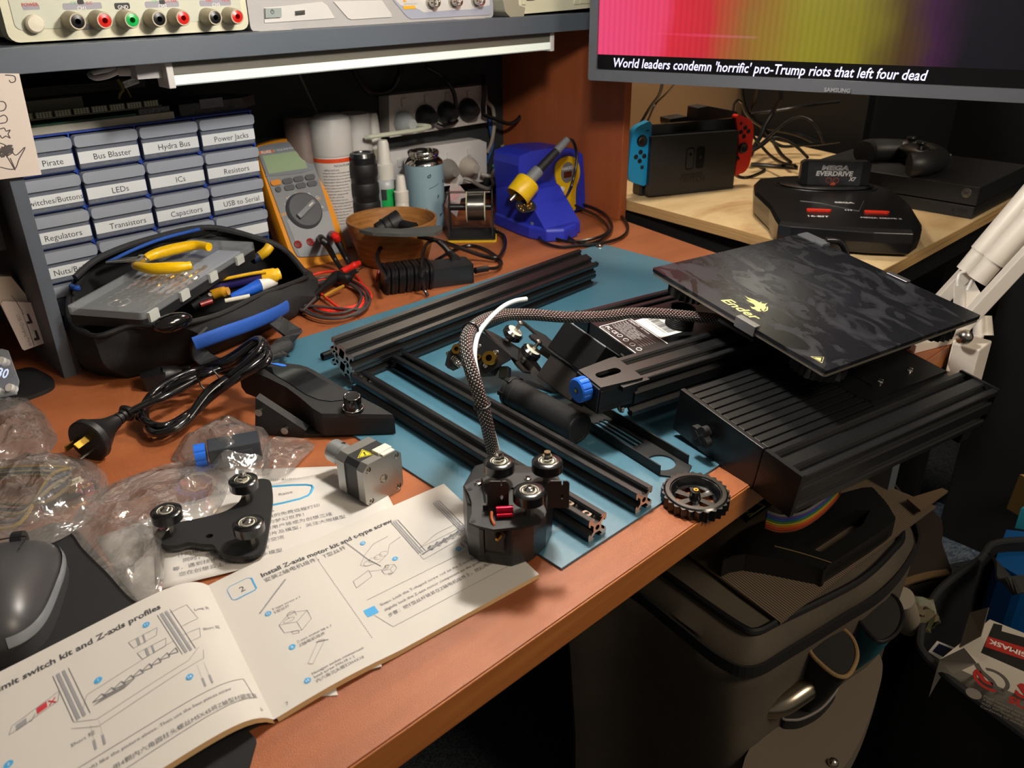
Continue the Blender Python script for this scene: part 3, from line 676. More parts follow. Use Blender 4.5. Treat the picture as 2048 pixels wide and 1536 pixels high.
b = B(); b.prism(oct_(.0203, .0042), .0086, .0255, 0, YD); obj('stator', b, mat('laminated_black', '1c1d1f', .5), nm)
b = B(); b.prism(oct_(.0211, .0055), .0256, .036, 0, YD); obj('end_cap', b, capm, nm, bev=.0005)
b = B(); b.cyl((0, .002, 0), (0, .010, 0), .0041, n=20); b.cyl((0, .0010, 0), (0, .003, 0), .0024, n=16); obj('shaft_end', b, steel, nm)
for sx in (-1, 1):
    for sz in (-1, 1):
        b = B(); b.lathe([(.0001, .0012), (.0013, .0012), (.0015, .003), (.0026, .003), (.0028, .0)], 14, 0, T(sx*.0155, .0040, sz*.0155) @ RX(90)); obj('screw', b, steel, nm)
b = B(); b.cyl((0, .036, 0), (0, .038, 0), .011, n=28); obj('pilot', b, capm, nm)
b = B(); b.cyl((0, .038, .002), (0, .053, .002), .0105, n=30); b.cyl((0, .0534, .002), (0, .068, .002), .0105, n=30); cp_ = obj('shaft_coupling', b, mat('satin_aluminium', 'b4b8ba', .32, .7), nm, bev=.0005)
for yy in (.043, .057): b = B(); b.cyl((.003, yy, .0108), (.0032, yy, .0121), .0021, n=14); obj('grub_screw', b, blk, cp_)
b = B(); b.box(.0, .015, .004, .013, .0190, .0236); b.box(.001, .014, -.0005, .004, .0210, .0228); cn = obj('connector', b, mat('cream_plastic', 'd9d4c4', .45), nm, bev=.0004)
b = B(); b.box(.002, .013, .0038, .004, .0194, .0206); obj('pins', b, brass, cn)
yw = mat('warning_yellow', 'd8c81e', .4)
def warn(name, M, s, parent):
    b = B(); R3 = lambda r: [(r*math.cos(rad(a)), r*math.sin(rad(a))) for a in (-30, 90, 210)]
    b.plate([R3(s)], 0, .00012, 0, M); b.plate([R3(s*.86), R3(s*.72)], .0001, .00018, 1, M); b.text('!', M @ T(0, s*.03, .00018), s*.62, mi=1, bold=.05)
    return obj(name, b, [yw, ink], parent)
warn('warning_sticker', T(-.005, .0165, .02035) @ RZ(-25), .0085, nm)
b = B(); b.text('MOTOR', Matrix(), .001); 
b = B(); b.box(-.016, .016, .012, .032, -.0235, -.0212)
b.prism([(-.030, .030), (-.014, .012), (-.012, .040), (-.026, .048)], -.0210, -.0195)
obj('mount_bracket', b, blkm, nm, bev=.0004)
b = B(); b.text('42-34', T(.0120, -.00005, .004) @ RX(90) @ RZ(90), .0018); b.text('BJ42D15', T(.0150, -.00005, .002) @ RX(90) @ RZ(90), .0015); obj('marking', b, mat('faint_print', '8b8780', .6), nm)

# ---------------------------------------------------------------- spool tube and slotted arm
s0 = P(1022, 785, .0175); s1 = P(1158, 860, .0175)
Ms = FR(V3((s0.x, s0.y, MATZ+.0172)), V3((s1.x-s0.x, s1.y-s0.y, 0)))
st = thing('spool_holder_tube', 'black plastic spool tube with ribbed collar lying on the mat', 'spool holder', Ms); Ls_ = (V3((s1.x, s1.y, 0))-V3((s0.x, s0.y, 0))).length
b = B(); b.lathe([(.0001, .006), (.010, .006), (.0115, 0), (.0158, 0), (.0158, .004), (.0146, .0045), (.0146, .010), (.0152, .0102), (.0152, .013), (.0145, .0135), (.0145, Ls_-.001), (.0152, Ls_), (.0146, Ls_+.0015), (.0125, Ls_+.0018), (.012, Ls_+.0005), (.0001, Ls_+.0005)], 44, 0, RY(90)); obj('tube_body', b, blkm, st)
for k in range(6):
    b = B(); b.cb((.002, 0, .0160), (.008, .0045, .0016), M=RX(60*k+20)); obj('rib', b, blk, st, bev=.0003)
a1 = P(1165, 852, .004); a2 = P(1324, 953, .004); c1 = P(1222, 805, .004)
Ma = FR(V3((a1.x, a1.y, MATZ+.0001)), V3((a2.x-a1.x, a2.y-a1.y, 0)))
wd = LP(Ma, 1388, 929, .004).y; La = LP(Ma, 1324, 953, .002).x
arm_ = thing('slotted_bracket', 'black folded metal bracket with long slots and a round hole on the mat', 'bracket', Ma)
hc = LP(Ma, 1322, 924, .002)
slots = []
for i in range(4):
    yy = .009 + i*(abs(wd)-.018)/3
    slots.append([(px_-.004, py_) for px_, py_ in slot(.006, La*.60-.004, yy*(1 if wd > 0 else -1), .0021)])
W_ = wd
body = ccw([(-.045, 0), (La-.004, 0), (La+.006, W_*.25), (La+.010, W_*.6), (La+.002, W_), (-.045, W_)])
b = B(); b.plate([body] + slots + [circ(hc.x, hc.y, .0135, 28)], .0, .0016)
b.box(-.045, La-.004, *sorted((0, .0016*(1 if W_ > 0 else -1))), .0, .011); b.box(-.045, La-.002, *sorted((W_, W_-.0016*(1 if W_ > 0 else -1))), 0, .011)
obj('channel', b, blkm, arm_, bev=.0003)

# ---------------------------------------------------------------- X axis drive assembly with extruder
ax_ = V3((.35, -.45, .82)).normalized(); xd = V3((.45, .35, 0)).normalized(); xd = (xd-ax_*xd.dot(ax_)).normalized()
o0 = P(1100, 690, .046); Mx = FR(o0, xd, ax_)
xa = thing('axis_drive_assembly', 'tilted drive assembly with boxy black motor, twin plates and grooved rollers', 'drive assembly', Mx)
def X_(x, y, k): q = LP(Mx, x, y, k); return q.x, q.y
zx = lambda u, v: (860+u/5.12, 580+v/5.12)
upo = [zx(*k) for k in ((880, 292), (960, 330), (1060, 410), (1180, 470), (1230, 520), (1330, 560), (1480, 700), (1540, 800), (1500, 850), (1400, 770), (1280, 680), (1170, 590), (1120, 555), (1040, 500), (1015, 465), (1060, 455), (1100, 475), (1000, 380), (920, 320))]
b = B(); b.plate([ccw([X_(x, y, .0) for x, y in upo])], -.0015, .0012); obj('upper_plate', b, blkm, xa, bev=.0003)
lo = [zx(*k) for k in ((540, 400), (640, 440), (800, 530), (950, 620), (1060, 700), (1150, 830), (1280, 930), (1420, 1010), (1400, 1080), (1240, 1025), (1090, 880), (1040, 850), (960, 840), (880, 760), (840, 700), (760, 640))]
b = B(); b.plate([ccw([X_(x, y, -.030) for x, y in lo])], -.0315, -.029); obj('lower_plate', b, mat('warm_grey_plate', '2a2623', .4, .3), xa, bev=.0003)
strip = [zx(*k) for k in ((1140, 590), (1240, 660), (1330, 740), (1400, 790), (1500, 830), (1540, 870))]
b = B(); pts2 = [V3((*X_(x, y, -.004), -.006)) for x, y in strip]; b.ribbon(pts2, .009, .0012, (0, 0, 1), sub=4); obj('spacer_strip', b, mat('brushed_edge', '6a5f56', .35, .7), xa)
strip = [zx(*k) for k in ((940, 700), (1010, 780), (1090, 880), (1180, 960), (1260, 1010), (1390, 1060))]
b = B(); pts2 = [V3((*X_(x, y, -.027), -.026)) for x, y in strip]; b.ribbon(pts2, .0085, .0012, (0, 0, 1), sub=4); obj('spacer_strip', b, mat('brushed_edge_light', '77726c', .35, .7), xa)
ma = V3((.60, -.16, .78)).normalized(); mA = PD(1131, 637, .845); mB = PD(1211, 692, .815); el = (mB-mA).length
Mm = FR(mA-ma*.036, mB-mA, ma); Ml = Mx.inverted() @ Mm; print('motor', el, mA, mB)
b = B(); b.box(0, el, 0, .036, .0015, .0355, 0, Ml); mo = obj('motor_cover', b, facem, xa, bev=.0008)
b = B(); b.box(.001, el-.001, .001, .035, .0355, .0360, 0, Ml)
for i in range(16):
    for j in range(16):
        if random.random() < .3: b.box(.005+i*.0022, .0065+i*.0022, .003+j*.0019, .0042+j*.0019, .036, .03605, 1, Ml)
obj('sticker', b, [mat('grey_sticker', '9aa0a8', .5), ink], xa, label='grey speckled sticker')
b = B(); b.box(.006, el-.001, .004, .034, -.029, -.0016, 0, Ml); obj('motor_body', b, mat('dark_brown_black', '191513', .5), xa, bev=.001)
for (u, v), (u2, v2) in (((925, 350), (850, 520)), ((1110, 540), (940, 770))):
    q = X_(*zx(u, v), 0.0); c = X_(*zx(u, v), .0)
    Mq = T(q[0], q[1], -.002) @ RX(180)
    b = B(); b.cyl((0, 0, -.003), (0, 0, .036), .0022, n=12, M=Mq); b.lathe([(.0001, .0026), (.002, .0023), (.0038, .001), (.004, 0)], 14, 0, T(q[0], q[1], .0012)); b.cyl((0, 0, .018), (0, 0, .029), .0042, n=6, M=Mq, sm=False); ab = obj('axle_bolt', b, steel, xa)
    b = B(); b.lathe([(.0045, .0075), (.0088, .0075), (.0115, .010), (.0115, .0150), (.0088, .0175), (.0045, .0175)], 28, 0, Mq); obj('roller', b, glossb, xa)
    b = B(); b.lathe([(.0022, .0073), (.0085, .0073), (.0088, .0076)], 24, 0, Mq); obj('bearing', b, bear, xa)
# extruder head: folded sheet, lever, spring and brass fittings
ez = lambda u, v: (880+u/8.533, 620+v/8.533)
e0 = P(975, 725, .038); Me = FR(e0, V3((.42, -.75, .10)), V3((-.55, -.62, .60)))
Mel = Mx.inverted() @ Me
def E_(u, v, k=0): q = LP(Me, *ez(u, v), k); return q.x, q.y
fl = ccw([E_(*k) for k in ((560, 380), (620, 350), (760, 400), (1225, 800), (1190, 850), (760, 1100), (640, 1150), (420, 1000), (380, 700), (440, 480))])
b = B(); b.plate([fl], -.0020, 0, 0, Mel); ep = obj('extruder_plate', b, facem, xa, bev=.0004)
tp = ccw([E_(*k, .0) for k in ((610, 340), (760, 330), (1240, 600), (1225, 800), (770, 395))])
b = B(); b.plate([tp], -.022, -.0205, 0, Mel @ T(0, 0, .0)); b.plate([[E_(*k, -.001) for k in ((760, 400), (1225, 800), (1210, 820), (745, 420))]], -.022, -.001, 0, Mel); obj('folded_flange', b, blkm, xa)
bx_ = ccw([E_(*k) for k in ((430, 560), (700, 520), (960, 760), (800, 1040), (560, 1060), (400, 900))])
b = B(); b.plate([bx_], -.028, -.002, 0, Mel); obj('extruder_block', b, blk, xa, bev=.0008)
lv_ = ccw([E_(*k, .003) for k in ((150, 720), (260, 600), (330, 560), (360, 720), (300, 780), (240, 960), (140, 1000), (90, 940), (120, 800))])
b = B(); b.plate([lv_], -.010, .004, 0, Mel); obj('tension_lever', b, blk, xa, bev=.0008)
b = B(); sa = V3((*E_(200, 810, .006), .006)); sb = V3((*E_(370, 960, .006), .006)); dd = sb-sa; u1 = dd.normalized(); u2 = u1.cross(V3((0, 0, 1))).normalized(); u3 = u1.cross(u2)
b.tube([sa+dd*(k/48)+(u2*math.cos(k*.9)+u3*math.sin(k*.9))*.0030 for k in range(49)], .00062, 6, sub=2, M=Mel); obj('spring', b, steel, xa)
for u, v, r, m_, hh in ((870, 840, .0080, brass, .007), (665, 815, .0034, brass, .004), (325, 690, .0058, brass, .008)):
    q = E_(u, v); b = B(); b.lathe([(r*.35, hh*.3), (r*.45, hh), (r*.95, hh), (r, hh*.8), (r, 0)], 20, 0, Mel @ T(q[0], q[1], 0)); obj('brass_fitting', b, m_, xa, label='brass fitting')
for u, v in ((655, 620), (955, 725), (785, 955), (150, 750)):
    q = E_(u, v); b = B(); screw(b, (q[0], q[1], 0), .0033, .0025, Mel); obj('screw', b, chrome, xa)
b = B(); q = E_(1050, 1090, -.02); b.box(q[0]-.004, q[0]+.006, q[1]-.004, q[1]+.009, -.034, -.022, 0, Mel); obj('switch_block', b, mat('olive_grey_plastic', '4b4a40', .5), xa, bev=.0004)
# ---------------------------------------------------------------- screen unit with knob
A3, B3, E3 = P(645, 829, .028), P(787, 831, .024), P(472, 748, .060)
nz_ = V3((.15, -.30, .94)).normalized()
Ml_ = FR(A3, B3-A3, nz_)
sc = thing('control_screen', 'black screen unit with glossy display and round knob propped on its bracket', 'screen', Ml_)
lz = lambda u, v: (460+u/5.689, 690+v/5.689)
def S_(u, v, k=0): q = LP(Ml_, *lz(u, v), k); return q.x, q.y
ol = ccw([S_(*k) for k in ((100, 250), (250, 190), (420, 190), (620, 205), (790, 225), (880, 250), (960, 290), (1330, 510), (1700, 700), (1850, 790), (1040, 780), (940, 720), (800, 600), (640, 480), (420, 370), (260, 310))])
cxm = sum(p[0] for p in ol)/len(ol); cym = sum(p[1] for p in ol)/len(ol)
n = len(ol); b = B(); vq = []; Ili = Ml_.inverted()
for z, s in ((0, 1.0), (-.004, 1.02), (-.024, 1.02), (-.030, .96)):
    for x, y in ol: p = Ml_ @ V3((cxm+(x-cxm)*s, cym+(y-cym)*s, 0)); vq.append(Ili @ V3((p.x, p.y, max(.003, p.z+z))))
b.add(vq, [(j*n+(i+1) % n, j*n+i, (j+1)*n+i, (j+1)*n+(i+1) % n) for j in range(3) for i in range(n)])
tr1 = tessellate_polygon([[V3((x, y, 0)) for x, y in ol]])
for zo, flip in ((0, False), (3*n, True)):
    fs = []
    for t3 in tr1:
        a_, b_, c_ = t3; A, Bq, Cq = ol[a_], ol[b_], ol[c_]
        up_ = (Bq[0]-A[0])*(Cq[1]-A[1])-(Bq[1]-A[1])*(Cq[0]-A[0]) > 0
        f = (a_, b_, c_) if up_ != flip else (a_, c_, b_); fs.append(tuple(zo+i for i in f))
    b.add(vq, fs)
obj('housing', b, blkm, sc, bev=.0006)
dsp = ccw([S_(*k, .0006) for k in ((360, 245), (850, 275), (1310, 545), (1290, 625), (1150, 640), (1010, 622), (860, 560), (680, 440)) ])
b = B(); b.plate([dsp], -.001, .0008); obj('display', b, mat('screen_glass', '0a0a0c', .05, 0, .5), sc, bev=.0003, label='glossy black display')
b = B(); b.plate([ccw([S_(*k, .0006) for k in ((450, 208), (540, 205), (640, 225), (640, 240), (600, 242))])], 0, .0006); obj('logo_strip', b, mat('blue_print', '2f6fd0', .4), sc)
kq = S_(1400, 735); b = B(); b.lathe([(.0001, .0165), (.0078, .0165), (.0085, .0155), (.0086, .0045), (.0098, .0035), (.0105, .0005), (.0105, 0)], 32, 0, T(kq[0], kq[1], 0)); kb = obj('knob', b, mat('gloss_knob', '0c0c0d', .12, .2, .5), sc)
b = B(); b.tor((kq[0], kq[1], .0163), .0074, .0004); b.tor((kq[0], kq[1], .0035), .0098, .0005); obj('knob_ring', b, chrome, kb)
f0 = P(511, 869, 0); f1 = P(606, 876, 0); Mv = FR(f0, f1-f0) @ Matrix(((1, 0, 0, 0), (0, 0, -1, 0), (0, 1, 0, 0), (0, 0, 0, 1)))
def Vv_(u, v): q = LP(Mv, *lz(u, v), 0); return q.x, max(q.y, .0002)
b = B(); tri_ = ccw([Vv_(*k) for k in ((290, 600), (860, 975), (835, 1060), (560, 1075), (290, 1040))]); b.plate([tri_], -.010, 0, 0, Mv); br_ = obj('stand_bracket', b, blkm, sc, bev=.0004, W=1)
for u, v in ((345, 748), (345, 980), (640, 955)):
    q = Vv_(u, v); b = B(); b.cyl((q[0], q[1], 0), (q[0], q[1], .0045), .0038, n=14, M=Mv); obj('screw', b, steel, br_, W=1)
f2 = P(770, 872, 0); b = B(); b.prism([(f1.x, f1.y), (f2.x, f2.y), (f2.x+.02, f2.y+.05), (f1.x-.01, f1.y+.06), (f1.x-.03, f1.y+.04)], .0005, .004); obj('stand_base', b, blkm, sc, W=1)

# ---------------------------------------------------------------- coiled mains cord
cd = thing('mains_cable', 'coiled glossy black mains cord with angled three pin plug and socket end', 'power cord', T(*P(300, 860, 0)))
cz = lambda u, v: (120+u/4.655, 660+v/4.655)
loop = [(1560, 300, .030), (1860, 130, .052), (1900, 215, .058), (1640, 420, .040), (1400, 600, .020), (1180, 830, .006), (960, 930, .004), (800, 870, .005), (770, 740, .008), (900, 590, .012), (1120, 470, .018), (1340, 400, .022)]
pts = []
for k in range(4):
    for i, (u, v, z) in enumerate(loop):
        o = (k-1.5)
        fx = 1 if i in (0, 3, 4, 9, 10, 11) else 0
        du = o*(22 if i in (1, 2) else 10) ; dv = o*(40 if i in (1, 2) else (-22 if i in (5, 6, 7) else 18)); dv += 20*math.sin(k*2.1+i)
        pts.append(P(*cz(u+du+(o*-28 if i in (7, 8) else 0), v+dv), z+.0045+.005*((k*7+i*3) % 4)/2))
tail = [P(*cz(u, v), z) for u, v, z in ((1500, 310, .034), (1280, 460, .030), (1000, 610, .030), (820, 680, .028), (640, 770, .024))]
start = [P(*cz(u, v), z) for u, v, z in ((1150, 385, .012), (1260, 375, .022))]
b = B(); b.tube(start+pts+tail, .0038, 10, sub=8); obj('cord', b, mat('glossy_cable', '0d0d0f', .2, 0, .3), cd, W=1)
pe0 = P(*cz(600, 790), .022); pe1 = P(*cz(255, 1040), .020); Mp = FR(pe0, pe1-pe0) @ RY(90)
Lp = (pe1-pe0).length
b = B(); b.lathe([(.0042, -.006), (.0075, -.006), (.0090, -.0035), (.0075, -.001), (.0045, 0), (.0058, .0005), (.0058, .004), (.0048, .0045), (.0048, .006), (.0062, .0065), (.0062, .010), (.0052, .0105), (.0052, .012), (.0070, .0125), (.0080, .018), (.0105, .026), (.015, .034), (.0200, Lp-.007), (.0212, Lp-.006), (.0212, Lp), (.020, Lp+.001), (.0001, Lp+.001)], 32, 0, Mp); pg = obj('plug_body', b, rub, cd, W=1)
for i, (px_, ang) in enumerate(((0, 0), (120, 60), (240, -60))):
    Mq = Mp @ RZ(px_+20) @ T(.0085, 0, Lp+.001); b = B(); b.cb((0, 0, .0085), (.0016, .0060, .017), M=Mq); obj('pin', b, brass if i else steel, pg, W=1)
i0 = P(*cz(765, 480), .0085); i1 = P(*cz(1150, 385), .012); Mi = FR(i0, i1-i0)
b = B(); b.plate([rrect(0, .026, -.0115, .0115, .004, 3)], -.008, .008, 0, Mi @ RX(0)); b.lathe([(.011, 0), (.0085, .014), (.0055, .018), (.0050, .028), (.0001, .028)], 16, 0, Mi @ T(.024, 0, 0) @ RY(90)); obj('socket_end', b, rub, cd, W=1, bev=.001)
tq = P(*cz(1390, 470), .034); b = B(); b.tor(tq, .014, .0009, axis=(P(*cz(1600, 330), .034)-tq)); obj('twist_tie', b, blk, cd, W=1)

# ---------------------------------------------------------------- open tool bag
fab = mat('black_canvas', '18191b', .85, bump=(1500, .5, .0006)); fabw = mat('black_webbing', '232426', .8, bump=(700, .5, .0006)); bluef = mat('blue_canvas', '174a9e', .75, bump=(900, .3, .0004))
bg0 = V3((.40, 1.0, 0)); bgt = thing('tool_bag', 'open black tool bag with blue trim and webbing handles, crammed with tools', 'bag', T(*bg0))
# base outline (x, y) and rim outline (x, y, z), matched point by point
base = [(.240, .952), (.262, .918), (.33, .905), (.42, .925), (.50, .952), (.555, .985), (.588, 1.045), (.59, 1.085), (.54, 1.105), (.46, 1.105), (.38, 1.105), (.30, 1.09), (.25, 1.05), (.238, 1.0)]
rimpx = [(140, 640, .062), (190, 672, .062), (262, 652, .070), (345, 650, .072), (440, 628, .060), (520, 590, .056), (600, 560, .042), (612, 548, .040), (575, 505, .055), (530, 480, .070), (420, 470, .088), (290, 492, .098), (190, 528, .092), (146, 570, .078)]
rim = [P(*k) for k in rimpx]
def bagf(u, v):
    i = u*14; a = int(i) % 14; t = i-int(i); c = (a+1) % 14
    bp0 = V3((*base[a], .001)).lerp(V3((*base[c], .001)), t); rp0 = rim[a].lerp(rim[c], t)
    p = bp0.lerp(rp0, v); cen = V3((.41, 1.01, p.z)); w = math.sin(v*PI)*.012+.004*noise.noise(V3((p.x*30, p.y*30, p.z*40)))
    d = (p-cen).normalized(); p = p+d*w; p.z = max(.0006, p.z); return p
b = B(); b.grid(bagf, 84, 14); obj('shell', b, fab, bgt, W=1, solid=.0025)
b = B(); b.prism(base[::1], .0005, .004); obj('floor_panel', b, fab, bgt, W=1)
b = B(); b.tube(rim, .0032, 8, sub=6, closed=True); obj('rim_zip', b, mat('zip_black', '151517', .5, bump=(2500, .8, .0008)), bgt, W=1)
rf_ = [P(x, y, z) for x, y, z in ((612, 548, .042), (575, 505, .058), (530, 482, .075), (420, 455, .10), (300, 478, .11), (200, 515, .105), (150, 555, .092))]
b = B(); b.tube([r0.lerp(r1, .0) for r0, r1 in zip(rf_, rf_)], .0040, 8, sub=6); obj('lid_zip', b, mat('zip_grey', '26272a', .6, bump=(2500, .8, .0008)), bgt, W=1)
def spl(L, u):
    q = u*(len(L)-1); i = min(int(q), len(L)-2); return L[i].lerp(L[i+1], q-i)
b = B(); b.grid(lambda u, v: spl(rim[7:14], u).lerp(spl(rf_, u), v), 30, 4); obj('lid_flap', b, fab, bgt, W=1, solid=.002)
b = B(); pbl = [P(*k) for k in ((215, 530, .094), (270, 503, .104), (330, 480, .108), (400, 462, .106))]; b.tube([p+V3((0, .002, .002)) for p in pbl], .0022, 8, sub=5); obj('lid_trim', b, bluef, bgt, W=1)
pl_ = [P(*k) for k in ((375, 668, .060), (430, 648, .064), (490, 628, .058), (540, 608, .050), (562, 596, .044))]
b = B(); b.tube([p+V3((.0, -.013, -.008)) for p in pl_], .01, 12, sub=6, flat=(.003, .0085)); obj('blue_panel', b, bluef, bgt, W=1, bev=.0008)
b = B(); b.tube([P(*k) for k in ((143, 572, .080), (150, 577, .083), (160, 575, .084))], .0032, 8); obj('corner_tab', b, bluef, bgt, W=1)
hp = [P(*k) for k in ((400, 668, .050), (395, 690, .030), (402, 712, .012), (430, 728, .006), (470, 728, .010), (520, 715, .022), (560, 700, .026), (585, 680, .022), (582, 662, .018), (560, 650, .030), (545, 636, .036))]
b = B(); b.ribbon(hp, .024, .003, lambda t: (1-.3*t, .6, .1), sub=6); obj('handle', b, fabw, bgt, W=1, bev=.0006)
b = B(); b.tube([P(*k) for k in ((500, 722, .020), (540, 708, .025), (575, 690, .024))], .0085, 12); obj('handle_grip', b, fabw, bgt, W=1)
b = B(); b.tube([P(*k) for k in ((153, 660, .055), (150, 690, .03), (158, 720, .012))], .0016, 6); b.tor(P(152, 657, .058), .003, .0007, axis=(1, 0, .2)); obj('zip_pull', b, gunm, bgt, W=1)

# clear-lidded bit case lying on the bag
cc = [P(168, 592, .088), P(285, 625, .088), P(545, 462, .096), P(432, 440, .100)]
c0 = cc[0]; ex_ = (cc[3]-cc[0]); ey_ = (cc[1]-cc[0]); nn = ex_.cross(ey_).normalized(); nn = nn if nn.z > 0 else -nn
Mc = FR(cc[1], cc[2]-cc[1], nn); Wc = (cc[2]-cc[1]).length; Hc = abs((Mc.inverted() @ cc[0]).y); print('case', Wc, Hc)
Wc = min(Wc, .24)
cs = thing('bit_case', 'clear lidded case of drill bits and picks lying tilted on the tool bag', 'tool case', Mc)
sg = 1 if (Mc.inverted() @ cc[0]).y > 0 else -1
cl_ = mat('clear_plastic', 'dfe6ea', .06, 0, 0, alpha=.12)
b = B(); b.prism(rrect(0, Wc, 0, Hc, .006, 3), -.020, -.009); obj('tray', b, mat('black_tray', '16181b', .5), cs, bev=.001)
b = B(); b.plate([rrect(0, Wc, 0, Hc, .006, 3), rrect(.002, Wc-.002, .002, Hc-.002, .005, 3)], -.009, -.001); b.plate([rrect(0, Wc, 0, Hc, .006, 3)], -.001, 0); obj('lid', b, cl_, cs, label='clear lid')
b = B(); b.box(.07, Wc-.02, .012, Hc*.45, -.009, -.0065); b.box(.10, Wc-.03, Hc*.52, Hc-.012, -.009, -.0066); obj('insert_card', b, mat('pale_insert', '8d93a0', .5), cs)
b = B(); b.box(Wc-.075, Wc-.012, Hc*.45, Hc-.008, -.0063, -.0055, 0); b.text('BOHLER', T(Wc-.045, Hc*.72, -.0054) @ RZ(180), .006, mi=1); obj('label_card', b, [mat('navy_card', '232a4a', .5), white], cs)
for k in range(7):
    yy = .012+k*.0105; x0_ = .028+.006*(k % 3); b = B(); L9 = .10+.01*((k*3) % 5)
    b.tube([(x0_+i*.004, yy+.0006*math.sin(i*1.9), -.0058+.0006*math.cos(i*1.9)) for i in range(int(L9/.004))], lambda t, k=k: .0012+.0010*(t > .45), 6, sub=2)
    obj('bit', b, brass if k % 2 else steel, cs)
b = B(); b.tor((.032, Hc*.55, -.0055), .011, .0015); obj('ring_tool', b, steel, cs)
for k, xx in enumerate((.006, Wc*.27, Wc*.52, Wc*.78)):
    b = B(); b.box(xx, xx+.016, -.0032, .0, -.014, -.003); obj('hinge_tab', b, mat('frosted_tab%d' % k if k else 'frosted_tab', 'b9bdb8', .25), cs)

# yellow handled snips resting on the case
sn = thing('flush_cutters', 'yellow handled flush cutters lying open on the clear case', 'cutters', T(*P(300, 510, .10)))
yh = mat('yellow_grip', 'e8b800', .35)
pv = P(*(285, 519, .102)); g1 = [P(*k) for k in ((290, 517, .103), (312, 508, .104), (350, 498, .106), (392, 490, .108), (418, 494, .108))]; g2 = [P(*k) for k in ((272, 531, .102), (300, 537, .103), (340, 536, .104), (370, 533, .104), (382, 531, .104))]
for g in (g1, g2): b = B(); b.tube(g, lambda t: .0044+.0028*math.sin(min(1, t*1.25)*PI*.9), 12, sub=6); obj('grip', b, yh, sn, W=1)
tip = P(212, 526, .100)
for s in (-1, 1):
    b = B(); m0 = pv.lerp(tip, .45)+V3((0, s*.003, 0)); b.tube([(g1 if s > 0 else g2)[0], pv, m0, tip+V3((0, s*.0004, 0))], lambda t: .0042*(1-t)+.0018, 8, sub=6); obj('jaw', b, steel, sn, W=1)
b = B(); b.cyl(pv, pv+V3((0, 0, .0055)), .004, n=16); obj('pivot', b, steel, sn, W=1)
# tools poking out of the bag
def tool(name, label, cat, pts, parts, group=None):
    t = thing(name, label, cat, T(*pts[0]), group)
    for pn, pp, r, m in parts:
        b = B(); b.tube(pp, r, 14, sub=6); obj(pn, b, m, t, W=1)
    return t
Q = lambda *k: [P(*q) for q in k]
navy = mat('navy_grip', '2b2466', .45); yg = mat('yellow_end', 'e2b01c', .45)
hpts = Q((415, 578, .056), (460, 565, .060), (530, 553, .066))
tool('screwdriver', 'chunky screwdriver with navy grip and yellow end beside the clear case', 'screwdriver', hpts, [('handle', hpts, .0088, navy), ('end_cap', Q((528, 553, .066), (545, 551, .067), (559, 547, .068)), lambda t: .0092 if t < .7 else .0075, yg), ('shank', Q((415, 578, .056), (370, 590, .05)), .003, steel), ('stripe', Q((440, 560, .068), (500, 548, .073), (532, 543, .075)), .0022, yg)])
tool('screwdriver', 'small screwdriver with amber rounded handle in the tool bag', 'screwdriver', Q((455, 585, .06)), [('handle', Q((425, 590, .058), (440, 585, .061), (457, 582, .063)), lambda t: .0065 if t < .8 else .005, mat('amber_plastic', 'c08a1e', .25)), ('collar', Q((408, 597, .056), (425, 591, .058)), .006, blk), ('shank', Q((408, 597, .056), (380, 606, .053)), .002, steel)])
tool('wire_stripper', 'blue and white handled tool at the front of the tool bag', 'hand tool', Q((520, 575, .05)), [('handle', Q((462, 594, .052), (490, 584, .055), (522, 570, .060)), lambda t: .004+.005*t, mat('blue_grip', '1f5bc4', .4)), ('end', Q((520, 571, .060), (540, 566, .060), (551, 566, .056)), lambda t: .0085*(1-t*.6), white), ('blade', Q((450, 602, .052), (500, 592, .054)), .0028, mat('pale_handle', 'd8d4c4', .4))])
tool('pliers', 'yellow tipped pliers standing in the far corner of the bag', 'pliers', Q((530, 500, .06)), [('grip', Q((520, 512, .066), (532, 503, .072), (540, 492, .078)), .0065, yg), ('grip_tip', Q((505, 520, .064), (520, 512, .066)), .006, mat('dark_blue_grip', '1c2842', .4))])
tool('hinged_multitool', 'dark folding tool with red and silver ends inside the bag', 'hand tool', Q((420, 605, .055)), [('body', Q((385, 612, .056), (405, 602, .060), (425, 596, .062)), .0055, gunm), ('insert', Q((400, 610, .062), (424, 602, .063)), .003, mat('dark_red', '7a1c1c', .4)), ('tip', Q((395, 600, .062), (398, 594, .066)), .0025, steel), ('tip', Q((416, 594, .064), (420, 589, .068)), .0025, steel)])
mo_ = thing('goggles_clip', 'shiny black oval hook hanging on the bag rim', 'clip', T(*P(345, 645, .07)))
b = B(); b.sph(P(345, 645, .076), (.022, .012, .010), n=24, k=14); obj('body', b, mat('piano_black', '0a0a0b', .07, 0, .6), mo_, W=1)

